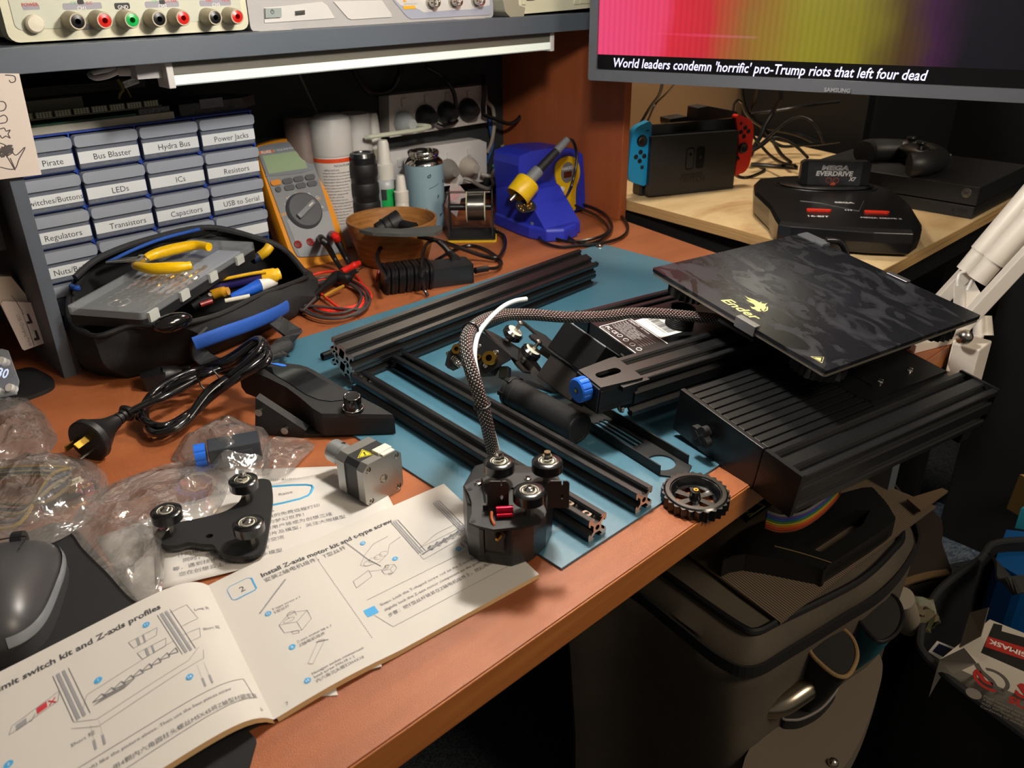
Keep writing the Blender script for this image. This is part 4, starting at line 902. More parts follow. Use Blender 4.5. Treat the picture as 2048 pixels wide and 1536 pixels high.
# ---------------------------------------------------------------- mouse pad and mouse
mp_ = thing('mouse_pad', 'matte black mouse pad at the lower left', 'mouse pad', T(.0, .5, 0))
b = B(); b.prism([(-.30, .34), (.112, .345), (.125, .36), (.120, .668), (.108, .679), (-.30, .68)][::1], .0001, .0028); o = obj('sheet', b, mat('pad_cloth', '131315', .9, bump=(1200, .4, .0004)), mp_, bev=.0008, W=1)
Mmo = FR(V3((P(28, 1215, .0).x-.004, P(28, 1215, .0).y-.004, .0030)), (.86, -.50, 0))
ms = thing('computer_mouse', 'dark grey sculpted wireless mouse lying on the black pad', 'mouse', Mmo)
def mousef(u, v, top=True):
    a = u*2*PI; ca, sa_ = math.cos(a), math.sin(a)
    rx = .0365-.004*sa_; ry = .060
    e = .62; X = (abs(ca)**e*(1 if ca > 0 else -1))*rx; Y = (abs(sa_)**e*(1 if sa_ > 0 else -1))*ry
    s = math.sin(v*PI/2); h = math.cos(v*PI/2)**.7
    return V3((X*s*1.0, Y*s, .0405*h*(1-.12*(Y*s/ry)-.06*(X*s/rx))))
b = B(); b.grid(mousef, 48, 16)
lg = mat('mouse_rubber', '3a3a3c', .38); obj('shell', b, lg, ms)
def slope(u, v):
    p = mousef((.80+.36*u) % 1.0, .80+.10*v); q = p-V3((0, 0, .012)); k = 1.0+.0012/max(.01, math.hypot(p.x, p.y)); return V3((p.x*k, p.y*k, p.z+.0012))
b = B(); b.grid(slope, 24, 4); obj('side_grip', b, mat('mouse_grip_grey', '8a8e92', .3, .3), ms, label='lighter grey side edge')
b = B(); pt = mousef(.25, .55); b.cyl((-.004, pt.y+.004, pt.z-.004), (.004, pt.y+.004, pt.z-.004), .0085, n=24); obj('scroll_wheel', b, gunm, ms)
b = B(); b.tube([V3((-.012, .018, .0388)), V3((-.012, .030, .0372)), V3((-.009, .040, .034)), V3((.009, .040, .034)), V3((.012, .030, .0368)), V3((.012, .018, .0385))], .0005, 6); obj('button_seam', b, blk, ms)
b = B(); b.text('logi', T(-.004, -.034, .0372) @ RX(22) @ RY(3), .0075, bold=.02); lgo = obj('logo', b, mat('logo_grey', 'a9a9a7', .5), ms)

# ---------------------------------------------------------------- leaflets under the booklet
ctxt = mat('print_grey', '77787a', .8)
def sheet(label, M, w, h, z, art=None, curl=0, name='leaflet', m=paper, group=None):
    t = thing(name, label, 'paper', M, group)
    b = B(); b.grid(lambda u, v: V3((u*w, v*h, z+curl*(math.sin(u*PI)*math.sin(v*PI)+ .3*u*v))), 12, 12); obj('page', b, m, t, solid=.00035)
    if art: art(t)
    return t
cn1 = ['我们希望您能喜欢使用我们的产品', '注册创想云后，享受创想云提供的免费远程打印', '云平台，将为您开启3D打印的梦幻世界！', '访问您，享受有关，获得邀请的用户将成为创想三维', '计的模型，同时创想云提供切片及模型，关注大咖模型', '同时，创想云官方群可随时交流', '等，遇到技术难题可随时咨询', '您在创想云上可以找到更多模型']
M1 = FR(V3((.137, .5345, 0)), V3((.26, -.10, 0)), (0, 0, 1)) @ T(0, 0, .0012)
def art1(t):
    b = B()
    for i, s in enumerate(cn1): b.text(s, T(.012+.004*(i % 3), .070-i*.0083, .0013), .0040, mi=0, al='LEFT')
    obj('print', b, ctxt, t)
    rr = [(.070, .082), (.118, .078), (.130, .088), (.127, .098), (.085, .108)]
    b = B(); b.tube([V3((x, y, .0010)) for x, y in rr], .0013, 4, sub=3, closed=True); obj('frame_print', b, mat('sky_blue_print', '3f9cc9', .6), t)
    b = B(); b.text('Raise', T(.108, .092, .0013), .0042, al='CENTER'); obj('heading', b, ctxt, t)
sheet('white leaflet with Chinese text lines under the roller plate', M1, .190, .112, .0009, art1)
M2 = FR(V3((.120, .535, 0)), V3((.25, -.02, 0))) @ T(0, 0, .0002)
sheet('white leaflet lowest of the stack behind the booklet', M2, .16, .10, .0003)
q = P(400, 1040, 0); M3 = FR(V3((q.x, q.y, 0)), V3((.76, -.65, 0))) @ T(0, 0, .0006)
def art3(t):
    b = B(); L8 = ['Dear friend:', 'Thanks for your support!', 'Please feel free to get your advice', 'sold all over well-known comp', 'order to improve the sales of', 'better serve you', 'contact us']
    for i, s in enumerate(L8): b.text(s, T(.012-.002*i, .066-i*.0088, .0009), .0050, mi=0, al='LEFT')
    obj('print', b, mat('print_light', '8b8c8e', .8), t)
sheet('white leaflet with grey English lines near the stepper motor', M3, .150, .076, .0003, art3)
M4 = FR(V3((.150, .355, 0)), V3((.10, .005, 0))) @ T(0, 0, .0001)
c4 = [P(673, 1368, 0), P(676, 1393, 0), P(600, 1396, 0), P(560, 1340, 0), P(640, 1300, 0)]
for i, (lab, cn_) in enumerate((('white card corner sticking out below the booklet, nearer the page number', ((676, 1392), (560, 1397), (520, 1300), (640, 1260))), ('white card corner sticking out below the booklet, nearer the print head', ((764, 1336), (640, 1368), (600, 1280), (720, 1230))))):
    q = [P(*k, 0) for k in cn_]; t = thing('card', lab, 'paper', T(q[0].x, q[0].y, .0002+.0008*i), None); b = B(); b.prism(ccw([(p.x, p.y) for p in q]), .0002+.0009*i, .0008+.0009*i); obj('sheet', b, paper, t, W=1)
nb = thing('leather_notebook', 'dark stitched pad edge showing under the booklet spine', 'notebook', T(.05, .35, 0))
b = B(); b.prism(ccw([(p.x, p.y) for p in (P(543, 1440, 0), P(395, 1515, 0), P(330, 1560, 0), P(200, 1500, 0), P(500, 1400, 0))]), .0002, .003); obj('cover', b, mat('dark_leather', '14181a', .6), nb, W=1)

# ---------------------------------------------------------------- the open booklet
Mbk = FR(V3((.1395, .3650, 0)), V3((.2115, -.0165, 0)))
bk = thing('instruction_booklet', 'open white assembly booklet showing pages 6 and 7', 'booklet', Mbk)
PWd, PHt = .2125, .1475; PTH = .0030
def skew(x, y): return x+y*.105
def right(x, y): return V3((skew(x, y), y, PTH+.0008+.0045*math.exp(-x/.03)*0+.0022*math.sin(min(1, x/.09)*PI)))
def leftp(x, y):                                   # x negative: distance left of the spine
    d = -x; z = PTH+.0008+.0155*(1-math.exp(-d/.022))*math.exp(-d/.16)*1.35
    sq = d - .010*(1-math.exp(-d/.03)); return V3((skew(-sq, y), y-.10*d*.5-.0*d, z))
pm = mat('booklet_paper', 'c6c2bb', .6, spec=.3)
b = B(); b.grid(lambda u, v: right(u*PWd, v*PHt), 30, 8); obj('right_page', b, pm, bk)
b = B(); b.grid(lambda u, v: leftp(-(1-u)*PWd, v*PHt), 40, 8); obj('left_page', b, pm, bk)
pe_ = mat('page_edges', 'c9a878', .8)
def block(fn, x0, x1, z0, inset):
    b = B(); n_ = 30
    for (ya, yb) in ((inset, PHt-inset),):
        vt = []; 
        for i in range(n_+1):
            x = x0+(x1-x0)*i/n_
            for y in (ya, yb):
                p = fn(x, y); vt += [(p.x, p.y, max(.0004, p.z-.0004)), (p.x+.0006, p.y-.0006, max(.0002, p.z-.0040))]
        fs = []
        for i in range(n_):
            a = i*4; c = a+4; fs += [(a, c, c+1, a+1), (a+2, a+3, c+3, c+2), (a+1, c+1, c+3, a+3)]
        fs += [(0, 1, 3, 2), (n_*4, n_*4+2, n_*4+3, n_*4+1)]
        b.add(vt, fs)
    return b
obj('page_block', block(right, .002, PWd-.0008, 0, .0004), pe_, bk); obj('page_block', block(leftp, -PWd+.001, -.001, 0, .0004), pe_, bk)
DZ = .0003
def art(b, fn):
    def line(pts, w=.00028, mi=0, dash=0, closed=False):
        pts = pts+[pts[0]] if closed else pts
        for k in range(len(pts)-1):
            (x0, y0), (x1, y1) = pts[k], pts[k+1]; L = math.hypot(x1-x0, y1-y0)
            if L < 1e-6: continue
            nx, ny = -(y1-y0)/L*w/2, (x1-x0)/L*w/2; N_ = max(1, int(L/(dash or .006)))
            for i in range(N_):
                t0, t1 = i/N_, (i+(.45 if dash else 1))/N_
                q = [(x0+(x1-x0)*t, y0+(y1-y0)*t) for t in (t0, t1)]
                vt = [(q[0][0]-nx, q[0][1]-ny), (q[1][0]-nx, q[1][1]-ny), (q[1][0]+nx, q[1][1]+ny), (q[0][0]+nx, q[0][1]+ny)]
                b.add([fn(*p)+V3((0, 0, DZ)) for p in vt], [(0, 1, 2, 3)], mi)
    def text(s, x, y, h, mi=0, al='LEFT', bold=0, rot=0):
        v, f = glyphs(s, bold, 0, 0)
        if not v: return
        sc_ = h/.72; x0 = min(p.x for p in v); x1 = max(p.x for p in v); ox = {'LEFT': x0, 'CENTER': (x0+x1)/2}[al]; cr, sr = math.cos(rot), math.sin(rot)
        b.add([fn(x+((p.x-ox)*cr-(p.y)*sr)*sc_, y+((p.x-ox)*sr+(p.y)*cr)*sc_)+V3((0, 0, DZ)) for p in v], f, mi)
    def dot(x, y, r=.0024, mi=1, n=14, k=''):
        b.add([fn(x+r*math.cos(2*PI*i/n), y+r*math.sin(2*PI*i/n))+V3((0, 0, DZ)) for i in range(n)], [list(range(n))], mi)
        if k: 
            v, f = glyphs(k, .02, 0, 0); x0 = min(p.x for p in v); x1 = max(p.x for p in v); s_ = .0022/.72
            b.add([fn(x+(p.x-(x0+x1)/2)*s_, y-.0011+p.y*s_)+V3((0, 0, DZ*1.6)) for p in v], f, 3)
    def quad(pts, mi): b.add([fn(*p)+V3((0, 0, DZ*.8)) for p in pts], [list(range(len(pts)))], mi)
    return line, text, dot, quad
pmats = [mat('booklet_ink', '6a6b6d', .7), mat('booklet_blue', '3d9ad0', .6), mat('booklet_bold_ink', '434446', .7), paper, mat('booklet_shade', '8a8b8d', .7), mat('booklet_red', 'b5303a', .6)]
b = B(); line, text, dot, quad = art(b, right)
W, Hh = PWd, PHt
line([(.010, .132), (.010, .120), (.0125, .1175), (.0265, .1175), (.029, .120), (.029, .132), (.0265, .1345), (.0125, .1345)], .0004, 1, closed=True); line([(.0285, .1185), (.029, .1325)], .0012, 1); line([(.012, .1178), (.0275, .1178)], .0009, 1)
text('2', .0195, .1225, .0062, 2, 'CENTER'); text('Install Z-axis motor kit and t-type screw', .036, .1275, .0050, 2, bold=.022); text('安装Z轴电机组件，T型丝杆', .036, .1205, .0040, 0)
line([(.079, .128), (.079, .020)], .0005, 0, dash=.0022)
line([(.022, .092), (.050, .114)], .0013, 4); line([(.022, .0925), (.0495, .1145)], .0004, 0)
dot(.027, .088, k='12'); text('T-type screw x 1', .0305, .0885, .0023); text('T型丝杆', .0305, .0845, .0024)
def iso(cx, cy, s):
    line([(cx-s, cy), (cx, cy-s*.45), (cx+s*.9, cy+.1*s), (cx-.1*s, cy+.55*s)], closed=True)
    line([(cx-s, cy), (cx-s*.95, cy-s*.8), (cx, cy-s*1.3), (cx+s*.85, cy-s*.75), (cx+s*.9, cy+.1*s)]); line([(cx, cy-s*.45), (cx, cy-s*1.3)])
    line([(cx+.25*s*math.cos(a*.6)-.05*s, cy+.12*s*math.sin(a*.6)+.5*s) for a in range(12)]); line([(cx-.3*s, cy+.1*s), (cx-.3*s, cy+.5*s)]); line([(cx+.2*s, cy+.1*s), (cx+.2*s, cy+.5*s)])
    line([(cx-.35*s+.35*s*math.cos(a*.6), cy+.0*s+.16*s*math.sin(a*.6)) for a in range(12)])
    line([(cx-.55*s, cy-1.0*s), (cx-.2*s, cy-1.15*s), (cx-.2*s, cy-1.4*s), (cx-.55*s, cy-1.25*s)], closed=True)
iso(.041, .072, .0115)
dot(.030, .047, k='6'); text('Z-axis motor kit x 1', .034, .0478, .0023); text('Z轴电机组件', .034, .0436, .0025)
line([(.036, .024), (.048, .036), (.051, .039), (.0475, .041), (.0445, .0385), (.0335, .0265)], closed=True); line([(.045, .0405), (.053, .0375)], .0007)
dot(.028, .0135, k='16'); text('Hexagon socket countersunk', .0325, .0155, .0023); text('head screw M4x18 x 2', .0325, .0120, .0023); text('内六角沉头螺钉M4X18', .0325, .0078, .0025)
text('7', .010, .004, .0030, 0)
line([(.106, .128), (.112, .098)], .0010, 4); line([(.112, .098), (.117, .084)], .0007, 0); dot(.117, .118, k='12')
line([(.104, .095), (.112, .104), (.124, .112), (.138, .113)]); line([(.104, .095), (.108, .091), (.118, .089), (.128, .094), (.134, .103), (.146, .106)])
for k in range(4): line([(.110+k*.005+.0035*math.cos(a), .0935+k*.0008+.0028*math.sin(a)) for a in [i*.6 for i in range(9)]])
iso(.121, .079, .006); dot(.130, .085, k='6'); line([(.092, .082), (.107, .086), (.106, .078), (.091, .074)], closed=True); line([(.107, .084), (.116, .080)])
def post(x, y0, y1, w=.0062):
    line([(x, y0), (x, y1)], .0006); line([(x+w*.3, y0), (x+w*.3, y1)], w*.22, 4); line([(x+w*.62, y0), (x+w*.62, y1)], w*.16, 4); line([(x+w, y0), (x+w, y1)], .0006); line([(x, y1), (x+w*.4, y1+.0015), (x+w, y1)])
post(.148, .078, .127); post(.190, .080, .128)
line([(.150, .076), (.188, .082)], .0014, 4); line([(.148, .070), (.194, .074), (.200, .078), (.200, .084), (.194, .080), (.148, .076)], closed=True); line([(.152, .084), (.172, .091), (.196, .092), (.190, .085)], closed=True)
for k in range(5): iso(.160+k*.007, .0795+.0004*k, .0030)
quad([(.189, .083), (.196, .084), (.196, .087), (.189, .086)], 4); dot(.177, .0635, k='16'); line([(.182, .062), (.182, .068)], .0008); line([(.186, .063), (.186, .069)], .0008)
line([(.092, .0575), (.204, .0575), (.204, .022), (.096, .022), (.090, .040)], .0003, 0); quad([(.085, .041), (.094, .041), (.094, .049), (.085, .049)], 1); text('*', .0895, .0425, .0045, 3, 'CENTER')
text('Steps: Lock the T-shaped screw rod on the Z-axis motor component, and then use two screws', .098, .0455, .0028); text('slightly lock the Z-axis motor component on the profile (as shown above).', .098, .0390, .0028); text('步骤：把T型丝杆锁紧在Z轴电机组件上，然后再用两颗M4X18螺钉把Z轴电机组件轻锁在型材上', .098, .0320, .0030)
obj('print', b, pmats, bk)
b = B(); line, text, dot, quad = art(b, leftp)
X = lambda x: x-PWd
text('Install Z-axis limit switch kit and Z-axis profiles', X(.020), .1290, .0056, 2, bold=.022)
def post2(x, y0, y1, w): line([(X(x), y0), (X(x)-.006, y1)], .0004); line([(X(x)+w*.3, y0), (X(x)+w*.3-.006, y1)], w*.24, 4); line([(X(x)+w*.66, y0), (X(x)+w*.66-.006, y1)], w*.20, 4); line([(X(x)+w, y0), (X(x)+w-.006, y1)], .0004)
post2(.100, .070, .118, .0095); post2(.170, .076, .124, .0095); line([(X(.052), .060), (X(.047), .108)], .0030, 4); line([(X(.0535), .060), (X(.0485), .108)], .0008, 0)
line([(X(.100), .070), (X(.112), .062), (X(.172), .068), (X(.182), .076)]); line([(X(.106), .076), (X(.110), .086), (X(.168), .092)]); line([(X(.098), .066), (X(.112), .056), (X(.182), .064), (X(.184), .072)])
for k in range(9): line([(X(.112+k*.0062), .077+.0006*k), (X(.118+k*.0062), .080+.0006*k), (X(.120+k*.006), .076+.0005*k)], .0007, 0, closed=True)
for k in range(12): line([(X(.112+k*.0016), .074), (X(.120+k*.0016), .077)], .0003)
for x0, y0, lab in ((.143, .104, ''), (.146, .090, '')):
    line([(X(x0), y0), (X(x0+.016), y0+.001), (X(x0+.018), y0+.008), (X(x0-.002), y0+.008)], .0003, closed=True); line([(X(x0+.004), y0), (X(x0+.004), y0+.008)], .0018, 4); line([(X(x0+.008), y0), (X(x0+.008), y0+.008)], .0012, 4)
line([(X(.168), .120), (X(.186), .122), (X(.190), .104), (X(.176), .102)], .0003); text('Long 长', X(.190), .113, .0028); text('Short 短', X(.190), .090, .0028); text('Short 短', X(.096), .052, .0028)
line([(X(.176), .084), (X(.186), .085), (X(.188), .094), (X(.174), .093)], .0003)
for x, y, k in ((.155, .120, '11'), (.055, .106, '3'), (.118, .093, '1'), (.064, .066, '2'), (.169, .054, '14')): dot(X(x), y, .0026, k=k)
line([(X(.066), .088), (X(.094), .094), (X(.096), .102), (X(.068), .094)], .0003, closed=True); quad([(X(.070), .088), (X(.076), .0895), (X(.076), .0945), (X(.070), .093)], 4); quad([(X(.082), .0925), (X(.088), .094), (X(.088), .099), (X(.082), .0975)], 5); line([(X(.089), .094), (X(.093), .0985)], .0009, 5); line([(X(.089), .0985), (X(.093), .094)], .0009, 5); line([(X(.077), .090), (X(.0785), .0895), (X(.081), .094)], .0005)
for x in (.108, .113, .176, .181): line([(X(x), .060), (X(x), .048)], .0003, 0, dash=.0016); line([(X(x), .048), (X(x), .040)], .0014, 4)
line([(X(.027)+.014*math.cos(a*.35), .052+.014*math.sin(a*.35)) for a in range(18)], .0003, closed=True); line([(X(.028), .048), (X(.028), .062)], .003, 4); dot(X(.022), .048, .002, 2)
text('Install Z-axis limit switch', X(.010), .030, .0027); text('aligning with the profile.', X(.010), .0265, .0027); text('安装Z轴限位开关，与型材对齐', X(.010), .0225, .0028)
line([(X(.055), .012), (X(.205), .018), (X(.203), .036), (X(.055), .034), (X(.05), .028)], .0004, closed=True)
text('Distinguish between Z-axis (left) like the picture above. Then use the four pieces screw', X(.058), .0285, .0027); text('with the base.', X(.058), .0240, .0027); text('区分Z轴型材（左）如上图，用4颗内六角圆柱头螺丝M5X45将Z轴型材固定在', X(.058), .0185, .0032)
text('6', X(.205), .006, .0032, 0)
obj('print', b, pmats, bk)

# ---------------------------------------------------------------- plastic bags
film = bpy.data.materials.new('clear_film'); film.use_nodes = True; nt = film.node_tree; N = nt.nodes; Lk = nt.links; out_ = N['Material Output']; N.remove(N['Principled BSDF'])
trb = N.new('ShaderNodeBsdfTransparent'); gl = N.new('ShaderNodeBsdfGlossy'); gl.inputs['Roughness'].default_value = .12; df = N.new('ShaderNodeBsdfDiffuse'); df.inputs[0].default_value = lin('cfc8c2')
lw_ = N.new('ShaderNodeLayerWeight'); lw_.inputs[0].default_value = .30; m1 = N.new('ShaderNodeMixShader'); m2 = N.new('ShaderNodeMixShader')
rmp = N.new('ShaderNodeMapRange'); rmp.inputs[3].default_value = .05; rmp.inputs[4].default_value = .75; Lk.new(lw_.outputs['Facing'], rmp.inputs[0])
m1.inputs[0].default_value = .13; Lk.new(trb.outputs[0], m1.inputs[1]); Lk.new(df.outputs[0], m1.inputs[2])
Lk.new(rmp.outputs[0], m2.inputs[0]); Lk.new(m1.outputs[0], m2.inputs[1]); Lk.new(gl.outputs[0], m2.inputs[2]); Lk.new(m2.outputs[0], out_.inputs[0])
tcn = N.new('ShaderNodeTexCoord'); nz = N.new('ShaderNodeTexNoise'); nz.inputs['Scale'].default_value = 16; nz.inputs['Detail'].default_value = 3; nz.inputs['Distortion'].default_value = 1.5; Lk.new(tcn.outputs['Object'], nz.inputs['Vector'])
bb = N.new('ShaderNodeBump'); bb.inputs['Strength'].default_value = .8; bb.inputs['Distance'].default_value = .006; Lk.new(nz.outputs['Fac'], bb.inputs['Height']); Lk.new(bb.outputs[0], gl.inputs['Normal'])
def crumple(p, s, a, seed):
    d, q = noise.voronoi(V3((p.x*s+seed, p.y*s+.3*noise.noise(V3((p.x*s*.7, p.y*s*.7, seed))), seed)))
    d2, q2 = noise.voronoi(V3((p.x*s*2.4-seed, p.y*s*2.4, seed*1.7)))
    return a*((.5-min(.5, d[1]-d[0]))*1.3-.35+.45*(.5-min(.5, d2[1]-d2[0])))
def bag(label, outline, z0, hmax, seed, name='plastic_bag', zs=None):
    # outline: pixel points on the bench; the film is a shallow dome over them, both layers
    q = [P(x, y, z0) for x, y in outline]; cx = sum(p.x for p in q)/len(q); cy = sum(p.y for p in q)/len(q); c = V3((cx, cy, z0))
    t = thing(name, label, 'plastic bag', T(cx, cy, z0))
    m = len(q); rg = spline(q, 5, True); m = len(rg)
    def f(u, v, lay):
        i = u*m; a = int(i) % m; r = rg[a].lerp(rg[(a+1) % m], i-int(i)); p = c.lerp(r, v)
        h = hmax*(1-v**2.2)*lay; k = crumple(p, 26, .014, seed)*(1-v**6)*lay
        p.x += .006*noise.noise(V3((v*4+seed, u*9, 1)))*(v > .8); p.z = z0+max(.0004, h+k); return p
    b = B(); b.grid(lambda u, v: f(u, max(v, .001), 1), m, 26); obj('film', b, film, t, W=1)
    b = B(); b.grid(lambda u, v: f(u, max(v, .001), .12), m, 12); obj('film_underside', b, film, t, W=1)
    return t
bag('crumpled clear bag holding a belt tensioner, beside the screen unit', [(345, 915), (375, 880), (440, 852), (488, 845), (515, 868), (545, 880), (535, 930), (500, 965), (450, 970), (395, 950), (365, 930)], .001, .024, 3.1)
bag('flat clear bag spread under the roller plate', [(140, 1050), (200, 980), (330, 930), (400, 925), (460, 960), (420, 1040), (340, 1090), (330, 1180), (275, 1205), (210, 1140), (160, 1080)], .0045, .010, 7.7)
bag('clear bag of cables and connectors at the left edge', [(-60, 960), (0, 930), (90, 915), (170, 925), (215, 950), (222, 985), (190, 1030), (120, 1080), (30, 1110), (-60, 1130)], .004, .024, 5.3)
bag('empty clear bag sagging onto the desk at the left edge', [(-60, 800), (0, 795), (45, 800), (85, 825), (108, 860), (108, 895), (90, 925), (20, 930), (-60, 960)], .001, .016, 9.9)
bag('ziplock bag corner with press seal lying on the leaflets', [(540, 880), (585, 876), (632, 884), (610, 915), (575, 950), (530, 955), (525, 920)], .0035, .004, 12.3)
# contents
bt = thing('belt_tensioner', 'black belt tensioner with blue knob inside the clear bag', 'tensioner', T(*P(450, 930, .006)))
q0 = P(395, 945, .006); q1 = P(500, 925, .006); Mb2 = FR(V3((q0.x, q0.y, .0055)), V3((q1.x-q0.x, q1.y-q0.y, 0)))
b = B(); b.box(.012, .058, 0, .024, 0, .020); b.box(.022, .05, -.0006, .0245, .006, .015); obj('housing', b, mat('slate_plastic', '2c3138', .4), bt, W=0, bev=.001).matrix_basis = MW[bt.name].inverted() @ Mb2
b = B(); gq = [(r_*math.cos(2*PI*i/48), r_*math.sin(2*PI*i/48)) for i, r_ in enumerate([.0108 if k % 6 else .0098 for k in range(48)])]; b.prism(gq, 0, .010, 0, T(.010, .012, .0108) @ RY(-90)); obj('knob', b, bluep, bt, bev=.0004).matrix_basis = MW[bt.name].inverted() @ Mb2
cb_ = thing('cable_bundle', 'thin ribbon and connector strip inside the clear bag at left', 'cable', T(*P(150, 985, .004)))
a0 = P(85, 1020, .008); a1_ = P(197, 970, .012); Mcb = FR(V3((a0.x, a0.y, .006)), V3((a1_.x-a0.x, a1_.y-a0.y, .002)))
Ib = MW[cb_.name].inverted() @ Mcb; Lcb = (a1_-a0).length
o = obj('connector_strip', B().box(0, Lcb, 0, .006, 0, .006), blk, cb_, bev=.0004); o.matrix_basis = Ib
b = B()
for i in range(14): b.box(Lcb*.5+i*Lcb*.034, Lcb*.5+i*Lcb*.034+.0012, .001, .005, .006, .0085)
o = obj('pins', b, brass, cb_); o.matrix_basis = Ib; o['kind'] = 'stuff'
b = B(); b.box(Lcb*.35, Lcb*.85, .016, .026, .004, .0045); b.text('C10 10:24 AWG 20276', T(Lcb*.6, .021, .0046), .0032, mi=1); o = obj('wrap_label', b, [mat('cream_label', 'd5ccb4', .6), ink], cb_); o.matrix_basis = Ib
for k in range(5):
    b = B(); b.tube([P(x, y, z) for x, y, z in ((-30, 1000+k*14, .01), (40, 1010+k*9, .016), (100, 1000-k*12, .020), (140, 960-k*6, .014), (60, 950-k*4, .018), (-30, 960-k*5, .012))], .0016, 6); obj('wire', b, mat('clear_wire%d' % k if k else 'clear_wire', ['6b5a35', '2d3640', '857a5e', '454f58', '8a7238'][k], .3), cb_, W=1)

# ---------------------------------------------------------------- left behind the divider: clock board, hub, foot
Mhb = FR(P(48, 702, .028), V3((.028, .006, 0)))
hb = thing('usb_charging_hub', 'white two port USB charging hub leaning at the left edge', 'USB hub', Mhb)
hq = lambda u, v: (u/4.39, 500+v/4.39)
PLH = P(72, 690, .028); nh = V3((-.25, -.95, .15)).normalized(); Mhb2 = FR(PLH, V3((.97, -.25, 0)), nh)
def Hq(u, v, k=0): q = LP(Mhb2, *hq(u, v), k); return q.x, q.y
wp = mat('white_gloss', 'd9ccc6', .3)
face = ccw([Hq(*k) for k in ((5, 470), (25, 450), (285, 462), (320, 520), (430, 785), (425, 805), (215, 882), (195, 870))])
top_ = [Hq(*k) for k in ((5, 470), (285, 462), (100, 232), (-60, 232))]
b = B(); b.plate([face], -.012, 0, 0, Mhb2); o = obj('front_shell', b, wp, hb, bev=.001, W=1)
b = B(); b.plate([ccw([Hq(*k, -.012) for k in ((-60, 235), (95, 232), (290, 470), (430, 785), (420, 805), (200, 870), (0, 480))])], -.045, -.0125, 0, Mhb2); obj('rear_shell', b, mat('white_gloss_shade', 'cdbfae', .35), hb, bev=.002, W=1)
b = B(); b.ribbon([Mhb2 @ V3((*Hq(*k, .0003), .0003)) for k in ((100, 400), (190, 530), (300, 840))], .0005, .0003, (1, 0, 0), sub=2); obj('seam', b, ink, hb, W=1)
for c in (((205, 570), (250, 557), (290, 640), (243, 650)), ((268, 715), (320, 703), (352, 785), (305, 797))):
    b = B(); b.plate([ccw([Hq(*k, .0) for k in c])], .0, .0004, 0, Mhb2); u_ = obj('usb_port', b, mat('port_dark', '2a1c14', .4), hb, W=1)
    m_ = [((k[0]*.62+c[0][0]*.38), (k[1]*.75+c[0][1]*.25)) for k in c]; b = B(); b.plate([ccw([Hq(*k, .0) for k in m_])], .0004, .0007, 0, Mhb2); obj('tongue', b, white, u_, W=1)
b = B(); A1 = Mhb2 @ V3((*Hq(215, 705, .0002), .0002)); dirr = (Mhb2 @ V3((*Hq(250, 790, .0002), .0002))-Mhb2 @ V3((*Hq(175, 620, .0002), .0002))); b.text('USB Charging Ports', FR(A1, dirr, nh), .0035, dirr.length*1.0*.9 and None); obj('lettering', b, mat('faint_grey_print', '8d8078', .6), hb, W=1)
ds = thing('device_stand', 'flat black rounded stand foot on the desk at the left edge', 'stand', T(*P(60, 780, 0)))
b = B(); fp = [P(*k, 0) for k in ((108, 765), (104, 782), (52, 803), (-40, 830), (-60, 760), (15, 752), (60, 742), (85, 750))]; b.prism(ccw([(p.x, p.y) for p in spline(fp, 4, True)]), .0003, .005); obj('foot', b, blkm, ds, bev=.001, W=1)
ck_ = thing('desk_clock', 'small acrylic circuit board clock with glowing digits at the left edge', 'clock', T(*P(10, 800, .006)))
Mck = FR(P(36, 800, .0055), V3((.5, -.86, 0)), V3((-.60, -.42, .70)))
def Kq(u, v, k=0): q = LP(Mck, *hq(u, v), k); return q.x, q.y
acr = mat('clear_acrylic', 'cfd8e0', .05, alpha=.25)
b = B(); b.plate([ccw([Kq(*k) for k in ((-50, 880), (30, 872), (75, 885), (172, 1150), (150, 1270), (-50, 1310))])], 0, .002, 0, Mck); obj('acrylic_plate', b, acr, ck_, W=1)
b = B(); b.plate([ccw([Kq(*k, -.006) for k in ((-50, 960), (50, 950), (80, 1000), (140, 1130), (120, 1250), (-50, 1290))])], -.0076, -.006, 0, Mck); obj('circuit_board', b, mat('purple_pcb', '2b2a58', .4), ck_, W=1)
b = B(); b.plate([ccw([Kq(*k, -.004) for k in ((-40, 1010), (60, 1005), (110, 1110), (-40, 1140))])], -.006, -.004, 0, Mck); q = Kq(0, 1075, -.0038); b.text('12:30', Mck @ T(q[0]-.004, q[1], -.0038), .011, mi=1, bold=.02); obj('digit_display', b, [mat('display_black', '0c0d12', .2), mat('digit_glow', 'c8d4ff', .5, emit=1.5)], ck_, W=1)
for u, v in ((30, 980), (100, 1215), (-20, 1240)):
    q = Kq(u, v, 0); b = B(); b.cyl(Mck @ V3((q[0], q[1], -.005)), Mck @ V3((q[0], q[1], .004)), .0045, n=16); obj('standoff', b, white, ck_, W=1); 
